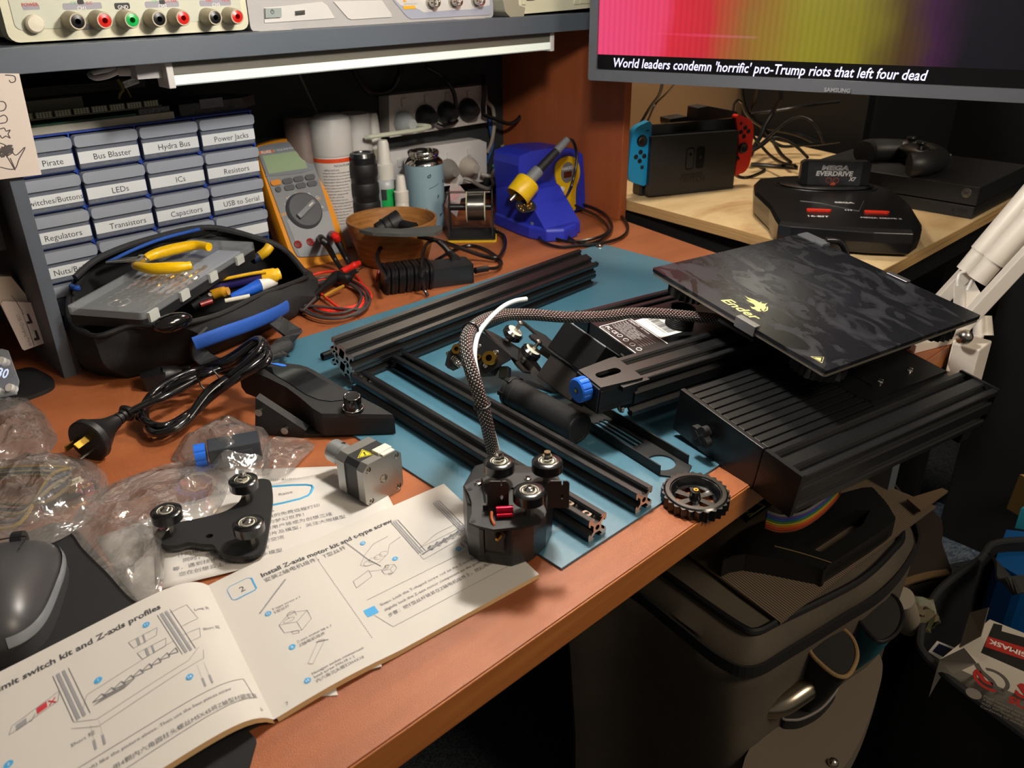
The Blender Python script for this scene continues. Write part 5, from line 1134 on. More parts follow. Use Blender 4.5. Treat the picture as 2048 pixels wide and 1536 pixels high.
# paper drawing taped at the left
pd_ = thing('pencil_drawing', 'white paper with childlike pencil doodles hanging from the shelf at left', 'drawing', T(*PY(30, 250, .965)))
Mdr = FR(PY(0, 360, .964), V3((1, 0, 0)), V3((0, -1, 0)))
def Dq(x, y): q = LP(Mdr, x, y, 0); return q.x, q.y
b = B(); b.plate([ccw([Dq(*k) for k in ((-60, 146), (38, 147), (83, 349), (-60, 366))])], 0, .0004, 0, Mdr); obj('sheet', b, mat('drawing_paper', 'cfc3b8', .8), pd_, W=1)
def doodle(b, pts, r=.0005): b.tube([Mdr @ V3((*Dq(*k), .0005)) for k in pts], r, 4, sub=5)
b = B()
doodle(b, ((10, 150), (28, 152), (30, 162), (22, 165), (18, 160))); doodle(b, ((0, 203), (8, 204), (12, 212), (8, 220), (0, 222))); doodle(b, ((0, 233), (8, 230), (14, 236), (12, 244), (0, 247)))
doodle(b, ((0, 258), (8, 256), (12, 262), (20, 260), (16, 268), (20, 276), (12, 272), (4, 276), (0, 270))); doodle(b, ((0, 286), (10, 290), (22, 300), (32, 310), (50, 294), (38, 318), (28, 338), (0, 334))); doodle(b, ((20, 316), (30, 340), (5, 300), (0, 312)))
for k in range(26): doodle(b, ((8+6*math.sin(k*2.1), 292+k*.5), (18+8*math.cos(k*1.7), 298+8*math.sin(k*1.3)), (6+9*math.cos(k*2.9), 306+9*math.sin(k))), .0006)
obj('pencil_marks', b, mat('pencil', '5b5552', .8), pd_, W=1)
# dark monitor edge at far left
mnl = thing('small_monitor', 'dark framed monitor corner at the left edge behind the drawing', 'monitor', T(*PY(0, 500, 1.02)))
Mml = FR(PY(12, 500, 1.02), V3((1, 0, 0)), V3((0, -1, 0)))
b = B(); q = LP(Mml, 16, 500, 0); r_ = LP(Mml, 10, 350, 0); b.box(-.35, q.x, q.y, .20, -.02, 0, 0, Mml); obj('bezel', b, blkm, mnl, bev=.001, W=1)
b = B(); b.box(-.34, q.x-.008, q.y+.012, .19, .0002, .0006, 0, Mml); obj('screen', b, mat('screen_grey', '8a8a84', .5, emit=.15), mnl, W=1)
b = B(); b.box(-.16, -.12, -.35, q.y-.001, -.03, -.021, 0, Mml); obj('stand_post', b, blkm, mnl, W=1)
# ---------------------------------------------------------------- instruments on the shelf
ST = .3485
cream = mat('cream_plastic_case', 'c8c5ab', .45); wgrey = mat('light_grey_case', 'a5a3a1', .45); wht2 = mat('bright_white_case', 'c6c4c0', .4)
gtxt = mat('grey_print', '8c8a93', .6); redp = mat('red_socket', 'c21f16', .35); grnp = mat('green_socket', '12a04a', .35); redtx = mat('red_print', 'b7402c', .6)
FYM = lambda Y: Matrix(((1, 0, 0, 0), (0, 0, 1, Y), (0, 1, 0, 0), (0, 0, 0, 1)))      # (x, z, depth into scene)
def VY(Y): return Matrix(((1, 0, 0, 0), (0, 0, -1, Y), (0, 1, 0, 0), (0, 0, 0, 1)))   # local x, local y=up, local z toward viewer
psu = thing('bench_power_supply', 'cream bench power supply with red, black and green sockets on the shelf', 'power supply', T(.37, 1.0, ST))
Y0 = 1.0; a = PY(8, 60, Y0); c = PY(493, 60, Y0); top = .47
b = B(); b.prism(rrect(a.x, c.x, ST+.0025, top, .010, 4), -.012, .008, 0, VY(Y0)); fp_ = obj('front_bezel', b, cream, psu, bev=.003, W=1)
b = B(); b.box(a.x+.006, c.x-.004, Y0+.0125, 1.245, ST+.006, top); obj('case', b, mat('cream_case_dark', 'a8a48c', .5), psu, W=1)
for xx in (a.x+.03, c.x-.03): b = B(); b.cyl((xx, Y0+.03, ST), (xx, Y0+.03, ST+.006), .008); b.cyl((xx, Y0+.2, ST), (xx, Y0+.2, ST+.006), .008); obj('foot', b, rub, psu, W=1)
b = B(); b.plate([rrect(a.x+.0085, c.x-.0075, ST+.014, top-.01, .006, 4)], .0081, .0088, 0, VY(Y0)); obj('front_panel', b, mat('pale_grey_green_panel', 'b7b8a6', .5), psu, W=1)
q = PY(68, 48, Y0-.01); b = B(); b.lathe([(.0001, .0075), (.0070, .0072), (.0085, .0055), (.0088, 0)], 28, 0, VY(Y0) @ T(q.x, q.z, .0088)); obj('power_button', b, mat('button_cream', 'cfc8b2', .4), psu, W=1)
socks = [((157, 43), blk), ((211, 41), redp), ((266, 40), grnp), ((320, 38), blk), ((368, 36), redp), ((432, 35), blk), ((476, 33), redp)]
for (x, y), m_ in socks:
    q = PY(x, y, Y0-.030); MM = VY(Y0) @ T(q.x-.0005, q.z, .0088)
    b = B(); b.lathe([(.0098, 0), (.0092, .008), (.0082, .020), (.0078, .021), (.0066, .021), (.0062, .0195)], 24, 0, MM); po = obj('binding_post', b, mat('post_tan', 'a89f86', .45), psu, W=1) if x == 157 else obj('binding_post', b, bpy.data.materials['post_tan'], psu, W=1)
    b = B(); b.lathe([(.0001, .010), (.0026, .010), (.0028, .0215), (.0064, .0205), (.0064, .012)], 22, 0, MM); obj('socket_insert', b, m_, po, W=1)
b = B()
def lab(s, x, y, h, mi=0, bold=.01, Y=Y0, off=.0092): q = PY(x, y, Y-off); b.text(s, VY(Y) @ T(q.x, q.z, off), h, mi=mi, bold=bold)
lab('POWER', 60, 9, .0032, 1)
for s, x, y in (('CH1', 163, 16), ('GND', 246, 14), ('CH2', 325, 12), ('CH3', 432, 9)): lab(s, x, y, .0036, 2)
for s, x, y in (('C.V', 146, 6), ('C.C', 178, 6), ('C.V', 309, 3), ('C.C PAR', 341, 2), ('PAR', 418, 1), ('INDEP', 452, 0)): lab(s, x, y, .0028, 3 if s == 'C.V' else 1)
for x0, x1, y in ((127, 204, 16), (291, 358, 12), (400, 462, 9)):
    p_, q_ = PY(x0, y+2, Y0-.009), PY(x1, y-2, Y0-.009); b.plate([rrect(p_.x, q_.x, p_.z-.001, p_.z+.0052, .0015, 2)], .0088, .0091, 0, VY(Y0))
p_, q_ = PY(230, 17, Y0-.009), PY(260, 14, Y0-.009); b.plate([rrect(p_.x, q_.x, p_.z-.001, p_.z+.0052, .0015, 2)], .0088, .0091, 4, VY(Y0))
for s in (161, 324): q = PY(s, 4, Y0-.009); b.plate([rrect(q.x-.003, q.x+.003, q.z-.002, q.z+.002, .001, 2)], .0088, .0096, 4, VY(Y0))
p_, q_ = PY(136, 56, Y0-.009), PY(212, 54, Y0-.009); b.plate([rrect(p_.x, q_.x, p_.z-.002, p_.z+.003, .0012, 2)], .0088, .0090, 0, VY(Y0))
p_, q_ = PY(46, 18, Y0-.009), PY(80, 18, Y0-.009); b.plate([rrect(p_.x, q_.x, p_.z-.001, p_.z+.004, .0012, 2)], .0088, .0090, 0, VY(Y0))
obj('panel_print', b, [gtxt, redtx, white, mat('green_print', '4fae6a', .6), ink], psu, W=1)

osc = thing('oscilloscope', 'light grey oscilloscope with USB port and connectors in the middle of the shelf', 'oscilloscope', T(.7, 1.0, ST))
a = PY(497, 50, 1.0); c = PY(983, 28, 1.0); zb = PY(560, 60, 1.0).z
b = B(); b.prism(rrect(a.x, c.x, zb, .47, .006, 3), -.016, .004, 0, VY(1.0)); obj('front_bezel', b, wgrey, osc, bev=.002, W=1)
b = B(); b.box(a.x+.008, c.x-.008, 1.017, 1.18, zb+.004, .47); obj('case', b, mat('case_grey', '8f8d8c', .5), osc, W=1)
for x0, x1 in ((515, 582), (915, 968)):
    p_, q_ = PY(x0, 68, .99), PY(x1, 66, .99); b = B(); b.prism([(p_.x, .985), (q_.x, .985), (q_.x+.004, 1.01), (q_.x+.004, 1.05), (p_.x-.002, 1.05), (p_.x-.004, 1.01)], ST+.0002, zb+.001); obj('foot', b, wht2, osc, bev=.0012, W=1)
def opoly(pts, z0, z1, m_, nm, Y=1.0, par=None, bev=.0006, lab_=None):
    pl = ccw([(lambda q: (q.x, q.z))(PY(x, y, Y-z0)) for x, y in pts]); bb_ = B(); bb_.plate([pl], z0, z1, 0, VY(Y)); return obj(nm, bb_, m_, par or osc, bev=bev, W=1, label=lab_)
oz = lambda u, v: (480+u/2.885, v/2.885)
opoly([oz(*k) for k in ((135, 45), (245, 35), (470, 10), (500, 30), (545, 105), (250, 125), (140, 132))], .0041, .0055, wht2, 'control_plate')
pbk = opoly([oz(*k) for k in ((140, 48), (232, 45), (234, 98), (142, 104))], .0056, .0085, mat('button_grey', '8f9794', .4), 'power_button')
b = B(); q = PY(*oz(190, 68), .99); b.tor((0, 0, 0), .0022, .0003, 0, VY(1.0) @ T(q.x, q.z, .0087)); b.box(-.0002, .0002, 0, .003, 0, .0003, 0, VY(1.0) @ T(q.x, q.z, .0087)); obj('power_mark', b, ink, pbk, W=1)
ub = opoly([oz(*k) for k in ((315, 64), (372, 58), (373, 84), (316, 90))], .0056, .0066, steel, 'usb_port', bev=.0003)
opoly([oz(*k) for k in ((322, 75), (366, 71), (366, 82), (322, 86))], .0067, .0070, ink, 'slot', par=ub, bev=0)
opoly([oz(*k) for k in ((535, 8), (815, 2), (870, 80), (872, 98), (640, 112), (620, 105))], .0042, .0058, wht2, 'side_flap', bev=.0012)
opoly([oz(*k) for k in ((880, 0), (1450, -20), (1452, 70), (1435, 85), (985, 110), (960, 95))], .0042, .0054, mat('bluish_grey_panel', '9a9fae', .5), 'input_panel')
opoly([oz(*k) for k in ((885, -10), (1440, -20), (1440, 30), (1330, 55), (1200, 60), (1060, 72), (1020, 50), (925, 30))], .0055, .0058, wht2, 'input_frame', bev=.0002)
opoly([oz(*k) for k in ((940, 34), (1008, 32), (1016, 50), (945, 54))], .0059, .0061, mat('yellow_label', 'd9a72c', .5), 'rating_strip', bev=0)
b = B(); q = PY(*oz(985, 22), .994); b.text('300V Rms Max. CAT I', VY(1.0) @ T(q.x, q.z, .0062), .0018); q = PY(*oz(950, 2), .994); b.plate([[(-.003, -.002), (.003, -.002), (0, .0035)]], 0, .0002, 1, VY(1.0) @ T(q.x, q.z, .006)); obj('panel_print', b, [gtxt, mat('amber_print', 'd19a2a', .5)], osc, W=1)
for u, v in ((1120, 14), (1250, 8), (1380, 4)):
    q = PY(*oz(u, v), .985); b = B(); MM = VY(1.0) @ T(q.x, q.z, .0058); b.lathe([(.0078, 0), (.0078, .004), (.0062, .0045), (.0062, .016), (.0050, .016), (.0045, .007), (.0001, .007)], 22, 0, MM); b.cyl((-.0085, 0, .012), (.0085, 0, .012), .0012, n=8, M=MM); cn_ = obj('input_connector', b, steel, osc, W=1)
    b = B(); b.lathe([(.0001, .0165), (.0015, .0165), (.0016, .007)], 12, 0, MM); b.lathe([(.0046, .012), (.0032, .012), (.0032, .007)], 16, 0, MM); obj('contact', b, wht2, cn_, W=1)

ins = thing('function_generator', 'beige instrument with ribbed side bumper at the right end of the shelf', 'instrument', T(1.0, .99, ST))
def ip(*pts): return [PY(800+u/5.12, v/5.12, .985) for u, v in pts]
a = ip((1130, 120))[0]; c = PX(1178, 10, 1.158)
b = B(); b.box(a.x, 1.150, .990, 1.20, ST+.010, .46); obj('case', b, mat('beige_case', 'b3ae96', .5), ins, bev=.002, W=1)
b = B(); x0 = ip((1000, 100))[0].x; pl = [(x0, ST+.022), (x0+.004, ST+.008), (x0+.014, ST+.0003), (x0+.042, ST+.0003), (x0+.045, ST+.012), (x0+.030, ST+.016), (x0+.030, .46), (x0, .46)]
b.prism(pl, -.10, .012, 0, VY(.985)); obj('bumper', b, mat('grey_beige_bumper', '918f7d', .55), ins, bev=.002, W=1)
b = B(); 
for k in range(5): b.box(x0-.0006, x0+.020, .9722, .9733, ST+.028+k*.0055, ST+.0300+k*.0055)
obj('bumper_ribs', b, blkm, ins, W=1)
pl = [(lambda q: (q.x, q.z))(PY(800+u/5.12, v/5.12, .974)) for u, v in ((1215, -60), (1215, 110), (1240, 145), (1760, 100), (1990, 75), (1990, -60))]
b = B(); b.plate([ccw([(min(x, 1.156), z) for x, z in pl])], .0, .006, 0, VY(.980)); obj('front_panel', b, cream, ins, bev=.001, W=1)
for u0, u1, v0, v1, nm in ((1252, 1290, -20, 48, 'button'), (1300, 1380, -10, 2, 'display_edge'), (1785, 1838, 0, 45, 'key'), (1852, 1950, -5, 38, 'key')):
    p_, q_ = PY(800+u0/5.12, v1/5.12, .972), PY(800+u1/5.12, v0/5.12, .972); b = B(); b.plate([rrect(min(p_.x, 1.15), min(q_.x, 1.155), p_.z, q_.z, .0012, 2)], .0061, .0085, 0, VY(.980)); obj(nm, b, cream if nm != 'display_edge' else blk, ins, bev=.0003, W=1)
b = B(); q = PY(800+1265/5.12, 98/5.12, .973); b.tor((0, 0, 0), .0025, .0004, 0, VY(.980) @ T(q.x, q.z, .0062)); obj('headphone_mark', b, gtxt, ins, W=1)

# light bar under the shelf with its white lead
lb = thing('light_bar', 'long slim white light bar fixed under the front of the grey shelf', 'lamp', T(.7, .995, .31))
a = PY(338, 150, .985); c = PY(1104, 80, .985)
b = B(); b.box(a.x, c.x, .985, 1.012, .3085, .3233); obj('housing', b, mat('bar_housing', '5e5b52', .5), lb, bev=.001, W=1)
b = B(); b.prism([(.984, .2985), (.990, .2965), (1.008, .2990), (1.010, .3084), (.984, .3084)], a.x+.004, c.x-.004, 0, Matrix(((0, 0, 1, 0), (1, 0, 0, 0), (0, 1, 0, 0), (0, 0, 0, 1)))); obj('diffuser', b, mat('white_diffuser', 'dfe8de', .3, emit=.25), lb, W=1)
for xx in (a.x-.003, c.x-.005):
    b = B(); b.box(xx, xx+.008, .9825, 1.013, .2950, .3230); obj('end_cap', b, wht2, lb, bev=.001, W=1)
b = B(); b.prism([(a.x-.030, 1.0), (a.x, .995), (a.x, 1.02), (a.x-.03, 1.02)], .306, .3230); obj('lead_socket', b, wgrey, lb, bev=.001, W=1)
wc = thing('white_lead', 'white power lead looping under the left end of the shelf', 'cable', T(*PY(220, 150, 1.05)))
b = B(); b.tube([PY(x, y, Y) for x, y, Y in ((300, 143, 1.01), (262, 144, 1.02), (240, 142, 1.03), (215, 152, 1.04), (190, 156, 1.05), (180, 148, 1.07), (205, 142, 1.09), (230, 138, 1.1))], .0030, 8); obj('lead', b, white, wc, W=1)
b = B(); p_, q_ = PY(237, 142, 1.028), PY(272, 142, 1.018); b.cyl(p_, q_, .0055, n=12); obj('strain_relief', b, wht2, wc, W=1)

# ---------------------------------------------------------------- small parts drawer cabinet
CY = 1.12; cab = thing('drawer_cabinet', 'blue small parts cabinet with rows of clear labelled drawers', 'drawer cabinet', T(.40, CY+.06, 0))
blue = mat('cabinet_blue', '1b3f9c', .4); clearg = mat('frosted_drawer', '8d95a4', .22, 0, .2, alpha=.45); clip_ = mat('drawer_lip', 'b9c0cc', .15, 0, .3, alpha=.62)
cols = [.2395, .3185, .3975, .4765, .5580]; RP = .0440; CT = .2395
b = B(); x0, x1 = .2375, .5605; zb = CT-5*RP-.004
b.box(x0, x1, CY+.11, CY+.1385, 0, CT+.0015)
b.box(x0, x1, CY, CY+.11, CT, CT+.0018); b.box(x0, x1, CY, CY+.11, 0, .003)
for xx in cols: b.box(xx-.0009, xx+.0009, CY, CY+.11, .003, CT)
for r in range(1, 6): b.box(x0, x1, CY+.001, CY+.11, CT-r*RP-.0008, CT-r*RP+.0008)
fr = obj('frame', b, blue, cab, W=1, label='blue plastic frame')
for xx in cols[1:-1]:
    for r in range(1, 5):
        zz = CT-r*RP; b = B(); b.prism([(xx, zz+.006), (xx-.0015, zz+.0015), (xx-.006, zz), (xx-.0015, zz-.0015), (xx, zz-.006), (xx+.0015, zz-.0015), (xx+.006, zz), (xx+.0015, zz+.0015)], -.003, .0015, 0, VY(CY)); obj('corner_star', b, blue, fr, W=1)
names = [['Bus Pirate', 'Bus Blaster', 'Hydra Bus', 'Power Jacks'], ['Switches/Buttons', 'LEDs', 'ICs', 'Resistors'], ['Regulators', 'Transistors', 'Capacitors', 'USB to Serial'], ['Nuts/Bolts', '', '', ''], ['', '', '', '']]
lblm = mat('label_tape', 'dfe3e5', .5)
random.seed(11)
cmat = [mat('parts_red', '8a3030', .5), mat('parts_tan', '9a8458', .5), mat('parts_grey', '555a60', .5), mat('parts_gold', 'b0904a', .4, .5), mat('parts_dark', '23262c', .5)]
for r in range(5):
    for c_ in range(4):
        xa, xb = cols[c_]+.0016, cols[c_+1]-.0016; z1 = CT-r*RP-.0018; z0 = z1-RP+.0045
        b = B(); yf = CY-.008
        b.box(xa+.001, xb-.001, yf, yf+.0016, z0, z1-.010); b.box(xa+.001, xb-.001, yf, CY+.10, z0, z0+.0014)
        b.box(xa+.001, xa+.0024, yf, CY+.10, z0, z1-.012); b.box(xb-.0024, xb-.001, yf, CY+.10, z0, z1-.012)
        d = obj('drawer', b, clearg, cab, W=1)
        b = B(); b.prism(rrect(xa, xb, z1-.0135, z1, .004, 3), -.002, .011, 0, VY(CY-.0005)); obj('lip', b, clip_, d, W=1, bev=.0015)
        if names[r][c_] or (r == 3):
            b = B(); b.box(xa+.0015, xb-.001, yf-.0006, yf-.0001, z0+.0060, z0+.0200)
            if names[r][c_]:
                s_ = names[r][c_]; b.text(s_, VY(yf-.0006) @ T((xa+xb)/2+.004, z0+.0128, .0), .0074 if len(s_) < 14 else None, None if len(s_) < 14 else .066, mi=1)
            obj('label', b, [lblm, ink], d, W=1)
        b = B()
        for k in range(7): 
            px_ = random.uniform(xa+.006, xb-.010); b.box(px_, px_+random.uniform(.003, .009), yf+.004, yf+.012, z0+.0016, z0+random.uniform(.004, .010), k % 3)
        obj('small_parts', b, random.sample(cmat, 3), d, W=1)['kind'] = 'stuff'
# things lying on the cabinet
def flat(name, label, cat, pts, z0, z1, m_, extra=None, Y=None, bev=.0004):
    t = thing(name, label, cat, T(sum(p[0] for p in pts)/len(pts), sum(p[1] for p in pts)/len(pts), z0)); b = B(); b.prism(ccw(pts), z0, z1); obj('body', b, m_, t, W=1, bev=bev)
    if extra: extra(t)
    return t
CTT = CT+.002
flat('foam_slab', 'long cream slab lowest on the blue cabinet', 'foam', [(.262, 1.125), (.455, 1.128), (.457, 1.20), (.262, 1.20)], CTT, CTT+.0085, mat('cream_foam', 'b5b09f', .8))
pcbm = mat('pcb_green', '1d4a38', .45, col2='2c6a4c', nscale=60)
flat('circuit_board', 'green circuit board lying on the cream slab', 'circuit board', [(.262, 1.130), (.408, 1.132), (.41, 1.19), (.262, 1.19)], CTT+.0087, CTT+.0107, pcbm)
flat('memory_module', 'dark bubble bagged board beside the green circuit board', 'circuit board', [(.411, 1.130), (.452, 1.132), (.454, 1.18), (.412, 1.18)], CTT+.0087, CTT+.0155, mat('static_bag_grey', '5a5a60', .3, .4, bump=(200, .8, .003)))
def leds(t):
    for i in range(8):
        b = B(); xa = .270+i*.0215; b.box(xa, xa+.0185, 1.1325, 1.137, CTT+.0175, CTT+.0245); sg_ = obj('chip_block', b, mat('led_block%d' % i if i else 'led_block', '6d6a55', .4), t, W=1)
        b = B()
        for k in range(5):
            for j in range(3): b.box(xa+.001+k*.0035, xa+.003+k*.0035, 1.1318, 1.1324, CTT+.0180+j*.0021, CTT+.0194+j*.0021)
        obj('lamp_dots', b, mat('lamp_dots%d' % i if i else 'lamp_dots', 'b8b8a4', .3), sg_, W=1)['kind'] = 'stuff'
flat('indicator_board', 'olive board with a row of eight gridded indicator blocks on the cabinet', 'circuit board', [(.262, 1.132), (.444, 1.134), (.444, 1.165), (.262, 1.165)], CTT+.0157, CTT+.0175, mat('olive_board', '5c5a44', .5), leds)
flat('cream_box', 'flat pale box behind the gridded indicator board', 'box', [(.262, 1.170), (.36, 1.172), (.362, 1.215), (.262, 1.215)], CTT+.0157, CTT+.0330, mat('pale_card', '8f8c7c', .7))
flat('dark_module_pile', 'dark stack of circuit modules at the back of the cabinet top', 'circuit board', [(.29, 1.19), (.45, 1.192), (.452, 1.235), (.29, 1.235)], CTT+.0345, CTT+.046, mat('dark_module', '23231f', .5)) 
def prn(t):
    b = B(); b.box(.497, .53, 1.1395, 1.1398, .2475, .2595); b.text('12.2', VY(1.1395) @ T(.513, .2535, 0), .004, mi=1); obj('sticker', b, [mat('grey_sticker2', '77757a', .5), mat('red_sticker_print', '803030', .5)], t, W=1)
flat('grey_packet', 'dark grey packet with small sticker on the right of the cabinet top', 'packet', [(.468, 1.14), (.560, 1.142), (.590, 1.165), (.56, 1.215), (.468, 1.215)], CTT, CTT+.014, mat('grey_film', '3d3b3a', .35, bump=(60, .8, .004)), prn)
tl = thing('tag_label', 'small white printed tag on dark leads above the cabinet', 'tag', T(*PY(262, 165, 1.15))); q = PY(262, 165, 1.15)
b = B(); b.plate([rrect(-.010, .010, -.004, .004, .0005, 2)], 0, .0004, 0, VY(1.15) @ T(q.x, q.z, 0) @ RZ(14)); b.text('FC 1048', VY(1.15) @ T(q.x, q.z, .0004) @ RZ(14), .0042, mi=1); obj('tag', b, [white, ink], tl, W=1)
b = B(); b.tube([PY(x, y, 1.16) for x, y in ((235, 158), (246, 178), (240, 188), (238, 198))], .0020, 6); b.tube([PY(x, y, 1.16) for x, y in ((250, 172), (256, 182), (262, 195))], .0012, 6); obj('lead', b, mat('olive_lead', '8a7c34', .5), tl, W=1)
b = B(); b.tube([PY(x, y, 1.165) for x, y in ((228, 186), (255, 178), (285, 168))], .0008, 6); b.tube([PY(x, y, 1.17) for x, y in ((133, 172), (180, 169), (214, 167))], .0016, 6); obj('pin_wire', b, gunm, tl, W=1)

# ---------------------------------------------------------------- multimeter
w0, w1 = P(594, 541, 0), P(700, 514, 0); wx = (w1-w0).normalized(); back = V3((-wx.y, wx.x, 0)); MWd = .100
best = None
for k in range(0, 60):
    th = rad(k); upv = V3((0, 0, math.cos(th)))+back*math.sin(th); tl_ = w0+upv*.205; v = tl_-EYE; py = 768+FPX*v.dot(_d)/v.dot(_f)
    if best is None or abs(py-292) < best[0]: best = (abs(py-292), th, upv)
th, upv = best[1], best[2]; print('meter tilt', math.degrees(th), (w1-w0).length)
nrm_ = wx.cross(upv)                                  # toward the viewer
Mm5 = Matrix(((wx.x, upv.x, nrm_.x, w0.x), (wx.y, upv.y, nrm_.y, w0.y), (wx.z, upv.z, nrm_.z, w0.z), (0, 0, 0, 1))) @ T(0, 0, 0)
mm = thing('multimeter', 'yellow orange handheld multimeter leaning upright beside the blue cabinet', 'multimeter', Mm5)
mz = lambda u, v: (500+u/5.12, 260+v/5.12)
def G_(u, v, k=0): q = LP(Mm5, *mz(u, v), k); return q.x, q.y
ho = ccw(smooth_poly([G_(*k) for k in ((50, 165), (70, 135), (250, 80), (400, 62), (560, 72), (605, 100), (650, 220), (790, 600), (930, 980), (1015, 1270), (1000, 1320), (900, 1380), (560, 1480), (480, 1440), (440, 1380), (300, 1000), (150, 560), (60, 230))], 4))
b = B(); nn_ = len(ho); cxm = sum(p[0] for p in ho)/nn_; cym = sum(p[1] for p in ho)/nn_; vq = []
for z, s in ((-.040, .94), (-.036, 1.0), (-.006, 1.0), (0, .955)): vq += [(cxm+(x-cxm)*s, cym+(y-cym)*s, z) for x, y in ho]
b.add(vq, [(j*nn_+i, j*nn_+(i+1) % nn_, (j+1)*nn_+(i+1) % nn_, (j+1)*nn_+i) for j in range(3) for i in range(nn_)] + [list(range(nn_))[::-1], [3*nn_+i for i in range(nn_)]], sm=True)
obj('holster', b, mat('holster_yellow', 'd58a12', .4), mm, label='yellow orange rubber holster')
def gp(pts, z0, z1, m_, nm, par=None, bev=.0006, sm_=True, lab_=None):
    pl = [G_(*k, z1) for k in pts]; pl = ccw(smooth_poly(pl, 3) if sm_ else pl); bb_ = B(); bb_.plate([pl], z0, z1); return obj(nm, bb_, m_, par or mm, bev=bev, label=lab_)
mg = mat('meter_grey', '787b7e', .45); mgd = mat('meter_dark_grey', '4b4e52', .45)
body = gp([(75, 200), (110, 165), (300, 130), (480, 115), (560, 130), (590, 180), (700, 480), (860, 1000), (930, 1240), (900, 1265), (700, 1290), (520, 1300), (480, 1280), (430, 1180), (300, 830), (170, 480), (80, 240)], -.004, .0022, mg, 'front_panel')
gp([(80, 195), (110, 170), (540, 125), (575, 160), (650, 400), (200, 470), (160, 440), (90, 230)], .0021, .0034, mat('display_bezel', '70757c', .4), 'display_bezel', bev=.0008)
gp([(125, 265), (525, 205), (590, 390), (195, 450)], .0034, .0038, mat('lcd_green', '8fa382', .2, 0, .4), 'display', sm_=False, bev=0, lab_='pale green display')
gp([(88, 220), (240, 200), (245, 228), (95, 250)], .0035, .0038, mat('brand_orange', 'c96a1e', .5), 'brand_strip', sm_=False, bev=0)
b = B(); q = G_(165, 224, .004); b.text('FLUKE', T(q[0], q[1], .0039), .0042, bold=.03); q = G_(380, 190, .004); b.text('87 V  TRUE RMS MULTIMETER', T(q[0], q[1], .0036), .0032); obj('brand_print', b, mat('soft_white_print', 'cfd2d6', .5), mm)
for i, (u, v) in enumerate(((265, 540), (385, 522), (498, 500), (615, 482), (290, 608), (405, 588), (523, 568), (637, 548))):
    q = G_(u, v, .004); w_ = .0085 if i != 4 else .0045; b = B(); b.prism(rrect(q[0]-w_, q[0]+w_, q[1]-.0043, q[1]+.0043, .0035, 4), .002, .0050); obj('button', b, mat('button_orange', 'd08420', .4) if i == 0 else mgd, mm, bev=.0008)
kc = G_(560, 822, .006); b = B(); b.lathe([(.0001, .0105), (.0260, .0100), (.0288, .0075), (.0298, .002)], 44, 0, T(kc[0], kc[1], 0)); dl = obj('dial', b, mgd, mm, label='dark grey rotary dial')
e1, e2 = G_(650, 735, .011), G_(490, 895, .011); ang = math.atan2(e1[1]-e2[1], e1[0]-e2[0]); ln = math.hypot(e1[0]-e2[0], e1[1]-e2[1])
b = B(); b.cb((0, 0, .0135), (ln, .0095, .006), M=T((e1[0]+e2[0])/2, (e1[1]+e2[1])/2, 0) @ Matrix.Rotation(ang, 4, 'Z')); obj('dial_grip', b, mg, dl, bev=.002)
b = B(); b.cb((0, 0, .0167), (.0095, .0018, .0006), M=T(*e1, 0) @ Matrix.Rotation(ang, 4, 'Z') @ T(-.010, 0, 0)); obj('pointer', b, white, dl)
b = B()
for u, v, s, mi in ((400, 690, 'mV', 0), (370, 765, 'V', 0), (340, 865, 'OFF', 1), (490, 650, 'Hz', 0), (592, 655, 'mA', 0), (690, 690, 'Ω', 0), (740, 785, 'A', 0), (375, 690, '~', 1), (515, 648, '%', 1), (710, 700, 'nF', 1), (590, 1080, 'mAμA', 0), (480, 1100, 'A', 0), (740, 1055, 'COM', 0), (820, 1040, 'VΩ', 0)):
    q = G_(u, v, .0025); b.text(s, T(q[0], q[1], .0024), .0050, mi=mi, bold=.01)
obj('panel_print', b, [mat('panel_white_print', 'c6c9cc', .5), mat('panel_orange_print', 'd9962c', .5)], mm)
gp([(375, 920), (420, 905), (440, 930), (700, 840), (810, 830), (930, 1240), (760, 1285), (515, 1300), (495, 1260), (480, 1180)], .0022, .0028, mat('jack_field', '8d9194', .45), 'jack_field', sm_=False, bev=0)
for u, v, m_ in ((492, 1172, redp), (617, 1148, redp)):
    q = G_(u, v, .003); b = B(); b.lathe([(.0001, .0006), (.0035, .0006), (.0045, .0020), (.0062, .0012), (.0064, 0)], 22, 0, T(q[0], q[1], .0026)); j = obj('jack', b, mat('jack_dark', '5a2022', .4), mm); b = B(); b.tor((q[0], q[1], .0042), .0045, .0007); obj('jack_ring', b, redp, j)
# test leads
ldk = mat('lead_grey_black', '3a3433', .45); redw = mat('lead_red', 'd8301f', .4)
tlb = thing('test_lead', 'black test lead with long probe coiled in front of the multimeter', 'test lead', T(*P(660, 600, .004)))
tlr = thing('test_lead', 'red test lead with probe coiled in front of the multimeter', 'test lead', T(*P(680, 590, .004)))
wz = lambda u, v: (560+u/4.096, 440+v/4.096)
def W_pts(L): return [P(*wz(u, v), z) for u, v, z in L]
jk0 = Mm5 @ V3((*G_(745, 1090, .012), .004)); jk1 = Mm5 @ V3((*G_(760, 1090, .03), .026))
b = B(); b.tube([jk0] + W_pts(((350, 165, .055), (400, 230, .040), (450, 320, .020), (500, 400, .010))), lambda t: .0062-.0030*t, 12); obj('plug_boot', b, rub, tlb, W=1)
b = B(); b.tube([Mm5 @ V3((*G_(860, 1050, .012), .004))] + W_pts(((450, 130, .056), (465, 160, .050))), .0062, 12); obj('plug_boot', b, redp, tlr, W=1, label='red plug boot')
